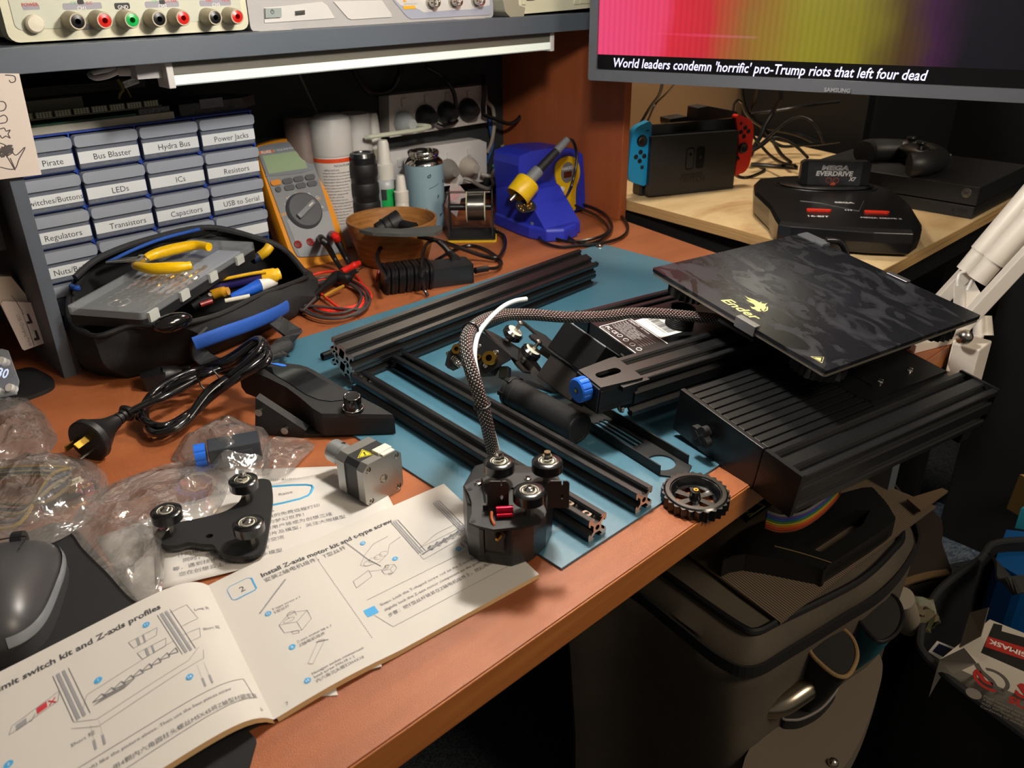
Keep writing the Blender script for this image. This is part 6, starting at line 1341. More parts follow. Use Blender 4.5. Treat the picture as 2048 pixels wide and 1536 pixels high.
b = B(); b.tube(W_pts(((462, 155, .050), (500, 230, .036), (540, 310, .020), (570, 365, .012))), lambda t: .0056-.0025*t, 12); obj('boot_sleeve', b, rub, tlr, W=1)
def coil(cx, cy, rx, ry, n_, z, jit, seed):
    rr = random.Random(seed); L = []
    for i in range(int(n_*10)):
        a = 2*PI*i/10; k = 1+jit*math.sin(a*.37+seed); L.append((cx+rx*k*math.cos(a)+rr.uniform(-8, 8), cy+ry*k*math.sin(a)+rr.uniform(-6, 6), z+.002*abs(math.sin(a*.9+seed))))
    return L
b = B(); b.tube(W_pts([(570, 365, .010), (560, 420, .006), (640, 470, .004)]+coil(440, 620, 270, 130, 4.3, .004, .12, 3)+[(230, 500, .010), (300, 440, .012), (430, 420, .014), (500, 425, .016)]), .0019, 8, sub=4); obj('wire', b, redw, tlr, W=1)
b = B(); b.tube(W_pts([(500, 400, .010), (540, 480, .005), (660, 560, .004)]+coil(440, 640, 262, 150, 3.2, .007, .16, 8)+[(200, 700, .012), (190, 740, .010), (290, 640, .016)]), .0019, 8, sub=4); obj('wire', b, ldk, tlb, W=1)
b = B(); b.tube(W_pts(((505, 425, .018), (560, 395, .020), (600, 375, .021), (650, 350, .022))), lambda t: .0050-.0012*t+.0012*(abs(t-.7) < .08), 12); pb_ = obj('probe_grip', b, redp, tlr, W=1)
b = B(); b.tube(W_pts(((650, 350, .022), (685, 328, .023))), .0008, 8, sub=1); obj('probe_tip', b, steel, tlr, W=1)
b = B(); b.tube(W_pts(((190, 690, .010), (280, 620, .012), (380, 530, .014), (470, 460, .016), (540, 480, .016), (600, 430, .018), (640, 415, .019))), lambda t: .0022+.0062*math.exp(-((t-.55)/.28)**2), 12); obj('probe_grip', b, rub, tlb, W=1)
b = B(); b.tube(W_pts(((360, 625, .010), (440, 580, .012), (520, 540, .013))), .0022, 6); obj('grip_stripe', b, mat('ochre_strip', 'a07418', .5), tlb, W=1)
b = B(); b.tube(W_pts(((640, 412, .019), (690, 385, .02))), .0008, 8, sub=1); obj('probe_tip', b, steel, tlb, W=1)

# ---------------------------------------------------------------- cans and bottles against the back
def stand(px, py, Y): q = PY(px, py, Y); return q.x, q.z
def can(name, label, cat, px, py, Y, r, prof, m_, extra=None, tilt=None):
    x, zt = stand(px, py, Y); t = thing(name, label, cat, T(x, Y, 0)); b = B(); b.lathe([(rr*r, zz*zt if zz <= 1 else zz) for rr, zz in prof], 32); obj('body', b, m_, t)
    if extra: extra(t, r, zt)
    return t
canp = [(.0001, .0), (.95, .0), (1, .02), (1, .70), (1.0, .71)]
def spray1(t, r, h):
    b = B(); b.lathe([(.99*r, h*.70), (1.0*r, h*.705), (1.0*r, h*.93), (.92*r, h*.975), (.6*r, h), (.0001, h)], 32); obj('cap', b, wht2, t)
    b = B(); b.lathe([(1.012*r, h*.665), (1.012*r, h*.695)], 32); obj('stripe', b, mat('orange_red_band', 'd2481c', .5), t)
    b = B(); rr = random.Random(5)
    def ring_text(s, z, hh, a0):
        v, f = glyphs(s, .01, 0, 0); x0 = min(p.x for p in v); sc_ = hh/.72
        b.add([((r*1.012)*math.cos(a0+(p.x-x0)*sc_/r), (r*1.012)*math.sin(a0+(p.x-x0)*sc_/r), z+p.y*sc_) for p in v], f)
    ring_text('NON-FLAMMABLE', h*.635, .0038, rad(-120)); ring_text('APPLICATIONS', h*.605, .0026, rad(-150))
    words = 'cleans contacts and removes flux residue from boards leaving no film dry quickly use with care'.split()
    for k in range(18):
        s = ' '.join(rr.choice(words) for _ in range(6)); ring_text(s, h*(.585-.023*k), .0022, rad(-155))
    obj('label_print', b, mat('can_print', '6b6c70', .7), t)
canw = mat('can_white', 'd0cdc8', .4)
can('spray_can', 'tall white aerosol can with orange stripe and printed label', 'spray can', 657, 228, 1.195, .0335, canp, canw, spray1)
def spray2(t, r, h):
    b = B(); b.lathe([(.98*r, h*.70), (.98*r, h*.96), (.9*r, h), (.0001, h)], 32); obj('cap', b, wht2, t)
    b = B(); b.lathe([(1.015*r, h*.68), (1.015*r, h*.70)], 32); obj('stripe', b, mat('green_band', '1f7a4a', .4), t)
can('spray_can', 'white aerosol can with thin green band partly hidden behind another', 'spray can', 706, 226, 1.228, .0285, canp, canw, spray2)
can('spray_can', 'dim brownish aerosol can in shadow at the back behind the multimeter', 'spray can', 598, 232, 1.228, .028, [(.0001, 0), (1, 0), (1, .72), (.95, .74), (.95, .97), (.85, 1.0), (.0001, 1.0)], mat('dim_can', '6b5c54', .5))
def pump(t, r, h):
    b = B(); b.lathe([(.72*r, h*.60), (.74*r, h*.76), (.60*r, h*.77), (.54*r, h*.80), (.45*r, h*.97), (.36*r, h), (.0001, h)], 24); obj('spray_head', b, mat('white_pump', 'd2cfc6', .4) if 'white_pump' not in bpy.data.materials else bpy.data.materials['white_pump'], t)
def wrap(col, z0, z1, a0=-170, a1=-20, nm='label', extra=None):
    def f(t, r, h):
        pump(t, r, h); b = B(); b.lathe([(r*1.015, h*z0), (r*1.015, h*z1)], 24, 0, None, True, a0, a1); obj(nm, b, mat(nm+'_'+col, col, .45), t)
    return f
bott = [(.0001, 0), (.92, 0), (1, .02), (1, .55), (.9, .60), (.6, .63)]
frost = mat('frosted_bottle', 'a8acae', .35)
def greenl(t, r, h):
    wrap('12a04e', .22, .53, -150, -30)(t, r, h); b = B(); b.lathe([(r*1.02, h*.42), (r*1.02, h*.53)], 12, 0, None, True, -150, -125); obj('black_patch', b, ink, t); b = B(); b.lathe([(r*1.018, h*.14), (r*1.018, h*.22)], 16, 0, None, True, -140, -30); obj('white_patch', b, wht2, t)
can('spray_bottle', 'small pump spray bottle with bright green label', 'bottle', 765, 280, 1.165, .0205, bott, frost, greenl)
can('spray_bottle', 'small plain white nozzle bottle in front of the light blue can', 'bottle', 800, 350, 1.13, .0165, [(.0001, 0), (1, 0), (1, .3), (.98, .32), (.7, .38), (.7, .60), (.6, .62)], mat('white_bottle', 'c9c5ba', .4), pump)
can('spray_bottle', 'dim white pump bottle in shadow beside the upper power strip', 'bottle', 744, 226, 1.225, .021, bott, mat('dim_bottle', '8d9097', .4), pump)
def ribs(t, r, h):
    b = B(); b.lathe([(r*1.0, h*.96), (r*.9, h), (r*.62, h), (r*.58, h*.985), (.0001, h*.985)], 28); obj('top_ring', b, mat('dark_lens_ring', '1c2022', .25), t)
    b = B(); b.lathe([(.0001, h*.986), (r*.58, h*.987)], 24); obj('end_disc', b, mat('grey_lens', '4f5a5c', .3), t)
    for k in range(4):
        b = B(); b.lathe([(r, h*(.15+.2*k)), (r*1.06, h*(.17+.2*k)), (r*1.06, h*(.27+.2*k)), (r, h*(.29+.2*k))], 28); obj('band', b, blkm, t)
can('torch', 'black ribbed cylinder standing between the white cans and green labelled bottle', 'torch', 724, 305, 1.155, .0215, [(.0001, 0), (1, 0), (1, .96)], blk, ribs)
def bluecan(t, r, h):
    b = B(); b.lathe([(r*1.0, h*.84), (r*1.01, h*.845), (r*.98, h*.87), (r*.80, h*.91), (r*.72, h*.925), (r*.80, h*.94), (r*.82, h*.975), (r*.78, h*.995), (r*.70, h), (r*.62, h*.985), (r*.56, h*.955), (.0001, h*.95)], 36); obj('metal_top', b, chrome, t, label='silver crimped top')
    b = B(); rr = random.Random(4)
    def sp(u, v): return (r*1.006*math.cos(rad(-150+u*120)), r*1.006*math.sin(rad(-150+u*120)), h*v)
    for u, v, s in ((.30, .72, 1.0), (.75, .62, .8), (.5, .45, .9), (.85, .36, 1.1), (.2, .3, .8), (.6, .2, 1)):
        b.tube([V3(sp(u+rr.uniform(-.05, .05)*s, v+rr.uniform(-.03, .03)*s)) for _ in range(7)], .0007, 4, sub=4)
    b.tube([V3(sp(.28, .56)), V3(sp(.5, .60)), V3(sp(.8, .68))], .0005, 4); obj('ink_marks', b, mat('dark_blue_print', '2b3d4a', .6), t)
can('drink_can', 'light blue can with silver top and small dark drawings', 'can', 846, 300, 1.165, .0335, [(.0001, .0), (.9, 0), (1, .03), (1, .84)], mat('pale_blue_can', '9bbac8', .35, .3), bluecan)

# ---------------------------------------------------------------- power strips on the back wall
WY = 1.2615
def pz(u, v): return (740+u/6.4, 160+v/6.4)
def strip(label, pts, m_, grp=None):
    t = thing('power_strip', label, 'power strip', T(*PY(*pz(*pts[0]), WY)))
    pl = ccw([(lambda q: (q.x, q.z))(PY(*pz(*k), WY-.03)) for k in pts]); b = B(); b.plate([pl], 0, .030, 0, VY(WY-.0002)); obj('housing', b, m_, t, W=1, bev=.003)
    return t
s1_ = strip('upper white power strip crowded with black plugs on the back board', ((240, 200), (1480, 60), (1500, 540), (250, 740)), mat('strip_beige', 'beb6ae', .45))
s2_ = strip('lower white power strip with one grey and one white plug', ((250, 920), (1400, 760), (1490, 800), (1495, 1180), (1450, 1300), (260, 1440)), mat('strip_white', 'd2d0ce', .4))
def sw(t, u, v, w_=.0055, m_=None):
    q = PY(*pz(u, v), WY-.035); b = B(); b.prism(rrect(q.x-w_, q.x+w_, q.z-.007, q.z+.007, .0015, 2), .0299, .0335, 0, VY(WY)); obj('switch', b, m_ or bpy.data.materials['strip_white'], t, W=1, bev=.0008)
for u, v in ((455, 290), (745, 245), (1010, 220), (1290, 190)): sw(s1_, u, v, .0055, bpy.data.materials['strip_beige'])
for u, v in ((1030, 965), (1285, 915), (400, 1060), (700, 1010)): sw(s2_, u, v)
def plug(label, u, v, r, m_, cable, cm, L=.030, grp=None):
    q = PY(*pz(u, v), WY-.05); M_ = VY(WY-.030) @ T(q.x, q.z, 0); t = thing('mains_plug', label, 'plug', VY(WY-.0300) @ T(q.x, q.z, 0), grp)
    b = B(); b.lathe([(.0001, 0), (r, 0), (r*1.04, .004), (r*1.0, .010), (r*.75, .020), (r*.45, L), (.0001, L)], 26); obj('plug_body', b, m_, t)
    b = B(); b.tube([PY(*pz(*k[:2]), k[2]) for k in cable], .0038, 8, sub=8); obj('cable', b, cm, t, W=1); return t
plug('white plug at the left end of the upper strip', 505, 560, .0190, mat('white_plug', 'b2b6b6', .4), ((600, 580, 1.215), (690, 585, 1.20), (760, 600, 1.19), (600, 640, 1.185), (300, 685, 1.18), (50, 720, 1.18), (-60, 740, 1.19)), mat('cream_cable', 'c5c9b4', .45))
plug('black plug beside the white plug on the upper strip', 780, 480, .0200, rub, ((860, 540, 1.215), (950, 580, 1.21), (1050, 560, 1.22), (1110, 520, 1.23)), cableb)
plug('middle black plug on the upper strip with a cable rising from it', 1050, 430, .0195, rub, ((1090, 440, 1.215), (1100, 330, 1.21), (1070, 160, 1.215), (1000, 40, 1.22), (900, -60, 1.23), (760, -140, 1.235), (700, -180, 1.24)), cableb)
plug('black plug at the right end of the upper strip', 1320, 390, .0200, rub, ((1440, 440, 1.215), (1600, 500, 1.21), (1780, 560, 1.21), (1900, 500, 1.21), (1940, 400, 1.215), (1900, 280, 1.23), (1800, 180, 1.24)), cableb)
plug('round grey plug on the lower strip', 1060, 1170, .0200, mat('grey_plug', '7b7974', .45), ((1200, 1260, 1.215), (1300, 1290, 1.205), (1420, 1360, 1.20), (1520, 1390, 1.20), (1580, 1330, 1.21), (1560, 1240, 1.225), (1590, 1150, 1.24)), mat('grey_cable', '837f78', .45))
plug('white plug at the right end of the lower strip', 1320, 1130, .0190, mat('cream_plug', 'b3aaa0', .45), ((1420, 1200, 1.215), (1540, 1230, 1.205), (1650, 1200, 1.20), (1730, 1120, 1.205), (1700, 1030, 1.22), (1620, 1030, 1.235)), mat('white_cable', 'bdb6ae', .45))
def loosecable(label, pts, r, m_, name='cable'):
    t = thing(name, label, 'cable', T(*pts[0])); b = B(); b.tube(pts, r, 8, sub=8); obj('lead', b, m_, t, W=1); return t
zz_ = lambda L: [PY(*pz(u, v), Y) for u, v, Y in L]
loosecable('black cable dropping past the right end of the upper strip', zz_(((1440, -60, 1.235), (1460, 60, 1.225), (1460, 200, 1.222), (1450, 330, 1.222), (1455, 420, 1.222))), .0045, cableb)
loosecable('beige cable curving down beside the two strips', zz_(((1470, 60, 1.24), (1490, 260, 1.235), (1570, 360, 1.235), (1590, 560, 1.235), (1560, 780, 1.235), (1500, 930, 1.24))), .0036, mat('beige_cable', '9a9080', .5))
loosecable('blue cable behind the beige one beside the strips', zz_(((1530, 470, 1.245), (1545, 640, 1.245), (1570, 820, 1.245), (1520, 980, 1.245), (1500, 1060, 1.25))), .0034, mat('blue_cable', '1d4f8c', .5))
loosecable('green network cable with clear plug passing behind the soldering station', [PY(850+0, 0, 1)] and [PY(*q) for q in ((985, 333, 1.235), (1010, 322, 1.22), (1040, 320, 1.20), (1100, 305, 1.17), (1140, 295, 1.15), (1158, 287, 1.14))], .0036, mat('green_cable', '186a48', .5), 'network_cable')
q = PY(1163, 285, 1.14); t_ = [o for o in C.objects if o.name.startswith('network_cable')][0]; b = B(); b.cb((0, 0, 0), (.016, .010, .008), M=T(*q) @ RY(-15)); obj('clear_plug', b, mat('clear_connector', 'a9b8ae', .2, alpha=.6), t_, W=1)
loosecable('pale cable end curling beside the green cable', zz_(((1690, 830, 1.24), (1720, 920, 1.235), (1700, 1000, 1.235))), .004, mat('tan_cable', '8f7d5c', .5))
loosecable('thin grey wire hanging from the shelf behind the aerosol cans', [PY(597, 145, 1.20), PY(615, 185, 1.215), PY(635, 228, 1.225)], .0018, mat('dull_wire', '5b5c52', .6))
loosecable('thick black cable loop hanging in shadow under the shelf', [PY(*q) for q in ((700, 120, 1.2), (718, 160, 1.23), (745, 185, 1.245), (780, 180, 1.245), (798, 150, 1.24), (800, 125, 1.22))], .005, cableb)

# ---------------------------------------------------------------- wooden bowl with odds and ends
bc = V3((.735, 1.055, 0)); bw = thing('wooden_bowl', 'turned wooden bowl with striped grain holding black odds and ends', 'bowl', T(*bc))
bowlm = wood_mat('striped_wood', '6a4320', '94642f', 'b58a4c', 30, (.5, .5, 4), .55, 1.2, .1)
b = B(); b.lathe([(.0001, .0003), (.050, .0003), (.054, .004), (.066, .045), (.0705, .066), (.0700, .068), (.0670, .068), (.063, .046), (.052, .010), (.0001, .008)], 48); obj('bowl_body', b, bowlm, bw)
kn_ = thing('knife', 'flat dark grey folding blade tool lying across the bowl rim', 'knife', T(*P(800, 465, .07)))
kp = [P(*k, .070) for k in ((718, 464), (740, 459), (800, 462), (850, 458), (880, 455), (885, 462), (870, 470), (800, 472), (745, 470))]; b = B(); b.prism(ccw([(p.x, p.y) for p in kp]), .0685, .0735); obj('blade', b, mat('dull_grey_steel', '5d605f', .45, .5), kn_, W=1, bev=.0008)
od = thing('webcam', 'small black finned gadget inside the wooden bowl', 'gadget', T(*P(790, 450, .05)))
g0 = P(755, 462, .050); g1 = P(800, 440, .062)
b = B(); b.cyl(g0, g1, .012, .017, 20); obj('body', b, blkm, od, W=1)
for k in range(3): p_ = g0.lerp(g1, .3+.25*k); b = B(); b.tor(p_, .0135, .0016, axis=(g1-g0)); obj('fin', b, blk, od, W=1)
b = B(); b.tube([P(*k, .058) for k in ((800, 448), (815, 452), (830, 455))], .008, 10); obj('stalk', b, blkm, od, W=1)

# ---------------------------------------------------------------- solder spool stand
rz = lambda u, v: (860+u/4.876, 270+v/4.876)
R0 = P(*rz(182, 1050), 0); R1 = P(*rz(615, 1045), 0); Mr5 = FR(R0, R1-R0); rs = thing('solder_stand', 'black and yellow solder reel stand beside the wooden bowl', 'reel stand', Mr5)
wR = (R1-R0).length; print('reel w', wR)
b = B(); b.prism(rrect(-.001, wR+.004, .0, .065, .003, 2), .004, .007); obj('base_plate', b, blkm, rs, bev=.0005)
b = B(); b.prism(rrect(-.002, wR+.006, -.002, .066, .004, 3), .0003, .0038); obj('base_pad', b, mat('yellow_rubber', 'c9a313', .5), rs, bev=.0006, label='yellow base pad')
hL = LP(Mr5, *rz(60, 560), .020, 1).z; hL = max(.05, min(.12, hL))
for xx in (.0, wR-.002):
    b = B(); b.prism([(.008, .0071), (.055, .0071), (.050, .075), (.045, hL), (.028, hL), (.026, .060), (.012, .055)], 0, .0022, 0, T(xx, 0, 0) @ XA); obj('side_plate', b, blkm, rs, bev=.0004)
b = B(); b.cyl((.0022, .033, .052), (wR-.002, .033, .052), .0055, n=16); obj('spindle', b, blk, rs)
b = B(); b.cyl((-.003, .036, hL-.004), (wR*.95, .036, hL-.004), .0018, n=12); obj('guide_rod', b, chrome, rs)
sp_ = thing('solder_reel', 'reel of silver solder wire hanging on the black stand', 'solder reel', Mr5 @ T(wR*.62, .033, .052) @ RY(90))
b = B(); b.lathe([(.0058, -.016), (.026, -.016), (.026, -.0145), (.018, -.0145), (.018, .0145), (.026, .0145), (.026, .016), (.0058, .016)], 36); obj('spool', b, mat('cream_spool', 'b9b59a', .45), sp_)
b = B(); pr__ = []
for k in range(22): pr__ += [(.0222, -.0145+k*.00132), (.0229, -.0145+k*.00132+.0006)]
b.lathe(pr__, 36); obj('solder_wire', b, mat('solder', 'a9a9a6', .25, 1), sp_)
tg_ = thing('paper_tag', 'pink and white striped paper tag behind the solder reel', 'tag', T(*PY(905, 400, 1.12)))
b = B(); q = [PY(*rz(*k), 1.12) for k in ((205, 470), (290, 490), (380, 600), (300, 620), (260, 800), (140, 690))]; b.plate([ccw([(p.x, p.z) for p in q])], 0, .0006, 0, VY(1.12)); obj('sheet', b, mat('tag_paper', 'b5a7a4', .6), tg_, W=1)
b = B()
for k in range(5): p0_, p1_ = PY(*rz(160+k*22, 660-k*8), 1.119), PY(*rz(215+k*24, 540-k*2), 1.119); b.tube([p0_, p1_], .0010, 4, sub=1)
obj('stripes', b, mat('pink_stripe', 'b06a72', .6), tg_, W=1)

# ---------------------------------------------------------------- soldering station
Mst = FR(V3((1.018, 1.010, 0)), V3((.995, -.10, 0)))
ss = thing('soldering_station', 'blue and yellow soldering station with digital panel beside the cherry side panel', 'soldering station', Mst)
bl5 = mat('station_blue', '2530a8', .4); ye5 = mat('station_yellow', 'd8b012', .4)
def S5(u, v, k=0.0): q = LP(Mst, *rz(u, v), k, 1); return q.x, q.z
VS = Matrix(((1, 0, 0, 0), (0, 0, -1, 0), (0, 1, 0, 0), (0, 0, 0, 1)))     # local x, up, toward viewer
# main body: traced front outline, 12 cm deep
bo = ccw([S5(*k, .040) for k in ((860, 300), (875, 205), (980, 160), (1120, 135), (1300, 125), (1420, 140), (1490, 190), (1505, 400), (1510, 580), (1530, 620), (1515, 720), (1240, 780), (1100, 800), (900, 800))])
bo = [(x, max(z, .0015)) for x, z in bo]
b = B(); b.plate([bo], -.112, -.040, 0, VS); obj('body', b, bl5, ss, bev=.004, seg=3)
# holder: sloped block in front-left, built from cross-sections
fo = [(-.042, .080), (-.050, .0), (-.050, -.030), (-.040, -.066), (-.014, -.082), (.022, -.074), (.052, -.040), (.060, .0), (.060, .060)]
b = B()
hs = [(0, 1.0, 0), (.018, .99, .000), (.022, .96, .001)]
n5 = len(fo); cx5, cy5 = .0, .0; vq = []
for z, s, dy in hs: vq += [(cx5+(x-cx5)*s, cy5+(y-cy5)*s+dy, z+.0004) for x, y in fo]
b.add(vq, [(j*n5+i, j*n5+(i+1) % n5, (j+1)*n5+(i+1) % n5, (j+1)*n5+i) for j in range(2) for i in range(n5)] + [list(range(n5))[::-1], [2*n5+i for i in range(n5)]])
b.prism([(-.062, .001), (.075, .001), (.075, .066), (.010, .078), (-.006, .074), (-.062, .0205)], -.040, .038, 0, Matrix(((0, 0, 1, 0), (1, 0, 0, 0), (0, 1, 0, 0), (0, 0, 0, 1))))
obj('holder_base', b, bl5, ss, bev=.003, seg=3)
sl = V3((0, .056, .0535)).normalized(); Msl = Matrix(((1, 0, 0, .0), (0, sl.y, -sl.z, -.062), (0, sl.z, sl.y, .0205), (0, 0, 0, 1)))
wq = LP(Mst @ Msl, *rz(935, 695), 0)
b = B(); b.plate([rrect(wq.x-.020, wq.x+.020, wq.y-.012, wq.y+.012, .0115, 6)], .0001, .0008, 0, Msl); wl = obj('wool_opening', b, mat('opening_dark', '0f1120', .6), ss)
b = B(); rr = random.Random(2)
for k in range(26): b.tor((wq.x+rr.uniform(-.014, .010), wq.y+rr.uniform(-.008, .003), .0018), rr.uniform(.0015, .003), .0005, 0, Msl, 10, 5, axis=(rr.uniform(-1, 1), rr.uniform(-1, 1), 1))
obj('brass_wool', b, brass, wl)['kind'] = 'stuff'
b = B(); sq_ = LP(Mst, *rz(1100, 850), .022); b.plate([circ(sq_.x, sq_.y, .026, 24, .012)], .0225, .0262); obj('sponge', b, mat('grey_sponge', '6f7274', .9, bump=(300, .8, .002)), ss, bev=.001)
pA = LP(Mst, *rz(850, 600), -.015, 1); pB = LP(Mst, *rz(965, 450), -.015, 1)
axh = (pB-pA).normalized(); 
MH5 = FR(pA, axh) @ RY(90)
b = B(); b.lathe([(.020, .0), (.0215, .004), (.0215, .030), (.0200, .033), (.0175, .033), (.0170, .010)], 30, 0, MH5); obj('iron_holder', b, ye5, ss, label='yellow iron holder')
fo_ = ccw(smooth_poly([S5(*k, .037) for k in ((1220, 380), (1240, 270), (1330, 210), (1420, 225), (1460, 320), (1455, 420), (1425, 520), (1420, 640), (1410, 735), (1250, 780), (1250, 640), (1245, 500))], 3))
b = B(); b.plate([fo_], -.0405, -.0368, 0, VS); fc = obj('yellow_face', b, ye5, ss, bev=.0012, label='yellow control face')
q = S5(1340, 365, .037); b = B(); b.plate([circ(q[0], q[1], .0155, 30, .0185)], -.0368, -.0360, 0, VS); obj('grey_dial_face', b, mat('station_grey', '63666a', .45), fc)
b = B(); b.plate([rrect(q[0]-.0095, q[0]+.0095, q[1]-.009, q[1]+.002, .001, 2)], -.0360, -.0355, 0, VS); b.text('HAKKO', VS @ T(q[0], q[1]+.008, -.0359), .0055, mi=1, bold=.04); obj('display', b, [mat('display_brown', '40170c', .15), mat('print_pale', 'c9ccd0', .5)], fc)
q = S5(1290, 528, .036); b = B(); b.lathe([(.0001, .004), (.004, .0038), (.0048, 0)], 20, 0, VS @ T(q[0], q[1], -.0368)); obj('button', b, white, fc)
q = S5(1385, 510, .036); b = B(); b.lathe([(.0001, .002), (.002, .002), (.0025, 0)], 16, 0, VS @ T(q[0], q[1], -.0368)); obj('button', b, mg, fc)
si = thing('soldering_iron', 'black and grey soldering iron standing in the yellow holder with coiled lead', 'soldering iron', Mst @ MH5)
i0 = LP(Mst, *rz(930, 480), -.015, 1); iw = [Mst @ i0, Mst @ LP(Mst, *rz(1350, 35), -.015, 1)]
def seg(t0, t1, r0, r1, m_, nm): b = B(); b.cyl(iw[0].lerp(iw[1], t0), iw[0].lerp(iw[1], t1), r0, r1, 20); return obj(nm, b, m_, si, W=1, bev=.0006)
gs5 = mat('iron_grey', '6b6e72', .5)
seg(-.16, .30, .0105, .0105, gs5, 'sleeve'); seg(.30, .72, .0078, .0068, blkm, 'grip'); seg(.72, .98, .0072, .0060, gs5, 'cap'); seg(-.35, -.14, .004, .005, steel, 'tip')
c5 = lambda L: [P(*rz(u, v), z) for u, v, z in L]
lead = [iw[0].lerp(iw[1], .97)] + [Mst @ LP(Mst, *rz(u, v), -.01-.02*k, 1) for k, (u, v) in enumerate(((1395, 60), (1430, 180), (1420, 330), (1370, 520)))] + c5([(1310, 640, .030), (1275, 780, .012), (1300, 920, .006), (1400, 1030, .005), (1560, 1060, .005), (1700, 1000, .006), (1775, 900, .007), (1700, 770, .008), (1500, 680, .014), (1300, 650, .018), (1150, 740, .010), (1060, 880, .006), (1080, 1020, .005), (1250, 1090, .004), (1450, 1080, .004), (1650, 1060, .005), (1860, 1000, .005), (1930, 900, .005), (1850, 780, .006), (1650, 700, .010), (1400, 650, .016), (1200, 700, .012), (1110, 850, .008), (1160, 970, .006), (1350, 1040, .005), (1600, 1010, .008), (1740, 930, .008), (1640, 800, .009), (1480, 720, .012), (1370, 660, .022)])
b = B(); b.tube(lead, .0026, 8, sub=6); obj('lead', b, cableb, si, W=1)
b = B(); p_ = P(*rz(1350, 650), .024); b.cyl(p_, p_+V3((.012, .012, .002)), .006, n=14); obj('lead_plug', b, mg, si, W=1)

# ---------------------------------------------------------------- laptop style charger with wrapped cable
ch0 = P(*wz(860, 620), 0); ch1 = P(*wz(1600, 520), 0); Mch = FR(ch0, ch1-ch0); Lch = (ch1-ch0).length; print('charger', Lch)
chg = thing('power_adapter', 'black power brick wrapped with its own cable in front of the wooden bowl', 'power adapter', Mch)
b = B(); b.prism(rrect(.004, Lch, .002, .046, .004, 3), .0004, .028); obj('brick', b, mat('satin_black', '1b1c1f', .35), chg, bev=.003, seg=3)
b = B()
for k in range(12):
    xx = .006+k*.0056+(.0010 if k % 2 else 0)
    b.tube([V3((xx+.003*math.sin(a), .024+.0265*math.copysign(abs(math.cos(a))**.6, math.cos(a)), .0155+.0180*math.copysign(abs(math.sin(a))**.6, math.sin(a)))) for a in [i*2*PI/16 for i in range(16)]], .0030, 8, sub=3, closed=True)
b2 = b; 
zmin = min(p.z for p in b.v); b.v = [V3((p.x, p.y, max(p.z, .0003))) for p in b.v]
obj('wrapped_cable', b, cableb, chg)
c6 = lambda L: [P(*wz(u, v), z) for u, v, z in L]
b = B(); b.tube(c6([(1600, 420, .014), (1680, 400, .012), (1780, 390, .008), (1810, 340, .006), (1700, 250, .004), (1560, 210, .004), (1420, 250, .004), (1280, 330, .004)]), .0028, 8); obj('cable', b, cableb, chg, W=1)
b = B(); b.tube(c6([(880, 500, .034), (820, 380, .030), (800, 280, .035), (880, 170, .045), (1050, 130, .050), (1250, 160, .050), (1450, 220, .030), (1650, 290, .012), (1780, 310, .008), (1840, 220, .006), (1830, 130, .006), (1760, 90, .006)]), .0034, 8); obj('cable', b, cableb, chg, W=1)
b = B(); b.tube(c6([(1210, 620, .003), (1180, 560, .012), (1160, 450, .034), (1165, 320, .040), (1200, 200, .045), (1260, 165, .05)]), .0024, 8); obj('cable_strap', b, cableb, chg, W=1)
b = B(); b.tube(c6([(1290, 170, .05), (1350, 220, .040), (1400, 280, .030), (1440, 320, .030)]), lambda t: .0035+.003*t, 10); obj('barrel_plug', b, rub, chg, W=1)
b = B(); b.tube(c6([(1600, 415, .014), (1650, 405, .013), (1700, 398, .012)]), .0048, 10); obj('strain_relief', b, rub, chg, W=1)
b = B(); b.tube(c6([(820, 500, .004), (850, 400, .02), (810, 420, .030), (790, 500, .012)]), .002, 6); obj('red_tag', b, mat('dark_red_tag', '6e1c20', .5), chg, W=1)
# ---------------------------------------------------------------- handheld console in its dock
d0_ = P(1325, 394, PZ); d1_ = P(1473, 376, PZ); Msw = FR(V3((d0_.x, d0_.y, PZ)), V3((d1_.x-d0_.x, d1_.y-d0_.y, 0)))
lw5 = V3((d1_.x-d0_.x, d1_.y-d0_.y, 0)).length; print('dock', lw5)
VS2 = Matrix(((1, 0, 0, 0), (0, 0, -1, 0), (0, 1, 0, 0), (0, 0, 0, 1)))
dk = thing('console_dock', 'black game console dock holding a handheld with one blue and one red controller', 'console dock', Msw)
sz5 = lambda u, v: (1200+u/4.096, 100+v/4.096)
def D5(u, v, k=0.0): q = LP(Msw, *sz5(u, v), k, 1); return q.x, q.z
dp = mat('dock_black', '1d1e20', .42, bump=(900, .2, .0003))
fr5 = ccw([D5(*k) for k in ((395, 1200), (420, 715), (1140, 660), (1120, 655), (1088, 1140))]); fr5 = [(x, max(z, .0003)) for x, z in fr5]
x0d, x1d = min(p[0] for p in fr5), max(p[0] for p in fr5); ztd = max(p[1] for p in fr5)
b = B(); b.plate([ccw([D5(*k) for k in ((395, 1200), (425, 712), (1140, 660), (1088, 1140))])], -.012, 0, 0, VS2); obj('front_shell', b, dp, dk, bev=.002)
b = B(); b.box(x0d-.004, x1d-.006, .020, .050, .0003, ztd+.004); obj('rear_shell', b, dp, dk, bev=.003)
b = B(); b.box(x0d+.01, x1d-.014, .010, .022, .0003, .030); obj('base', b, dp, dk, bev=.002)
lg_ = D5(740, 890, -.0003); lg2 = D5(820, 880, -.0003); lm = mat('dock_logo_print', '0d0e0f', .25)
b = B(); w5, h5 = .0100, .0200
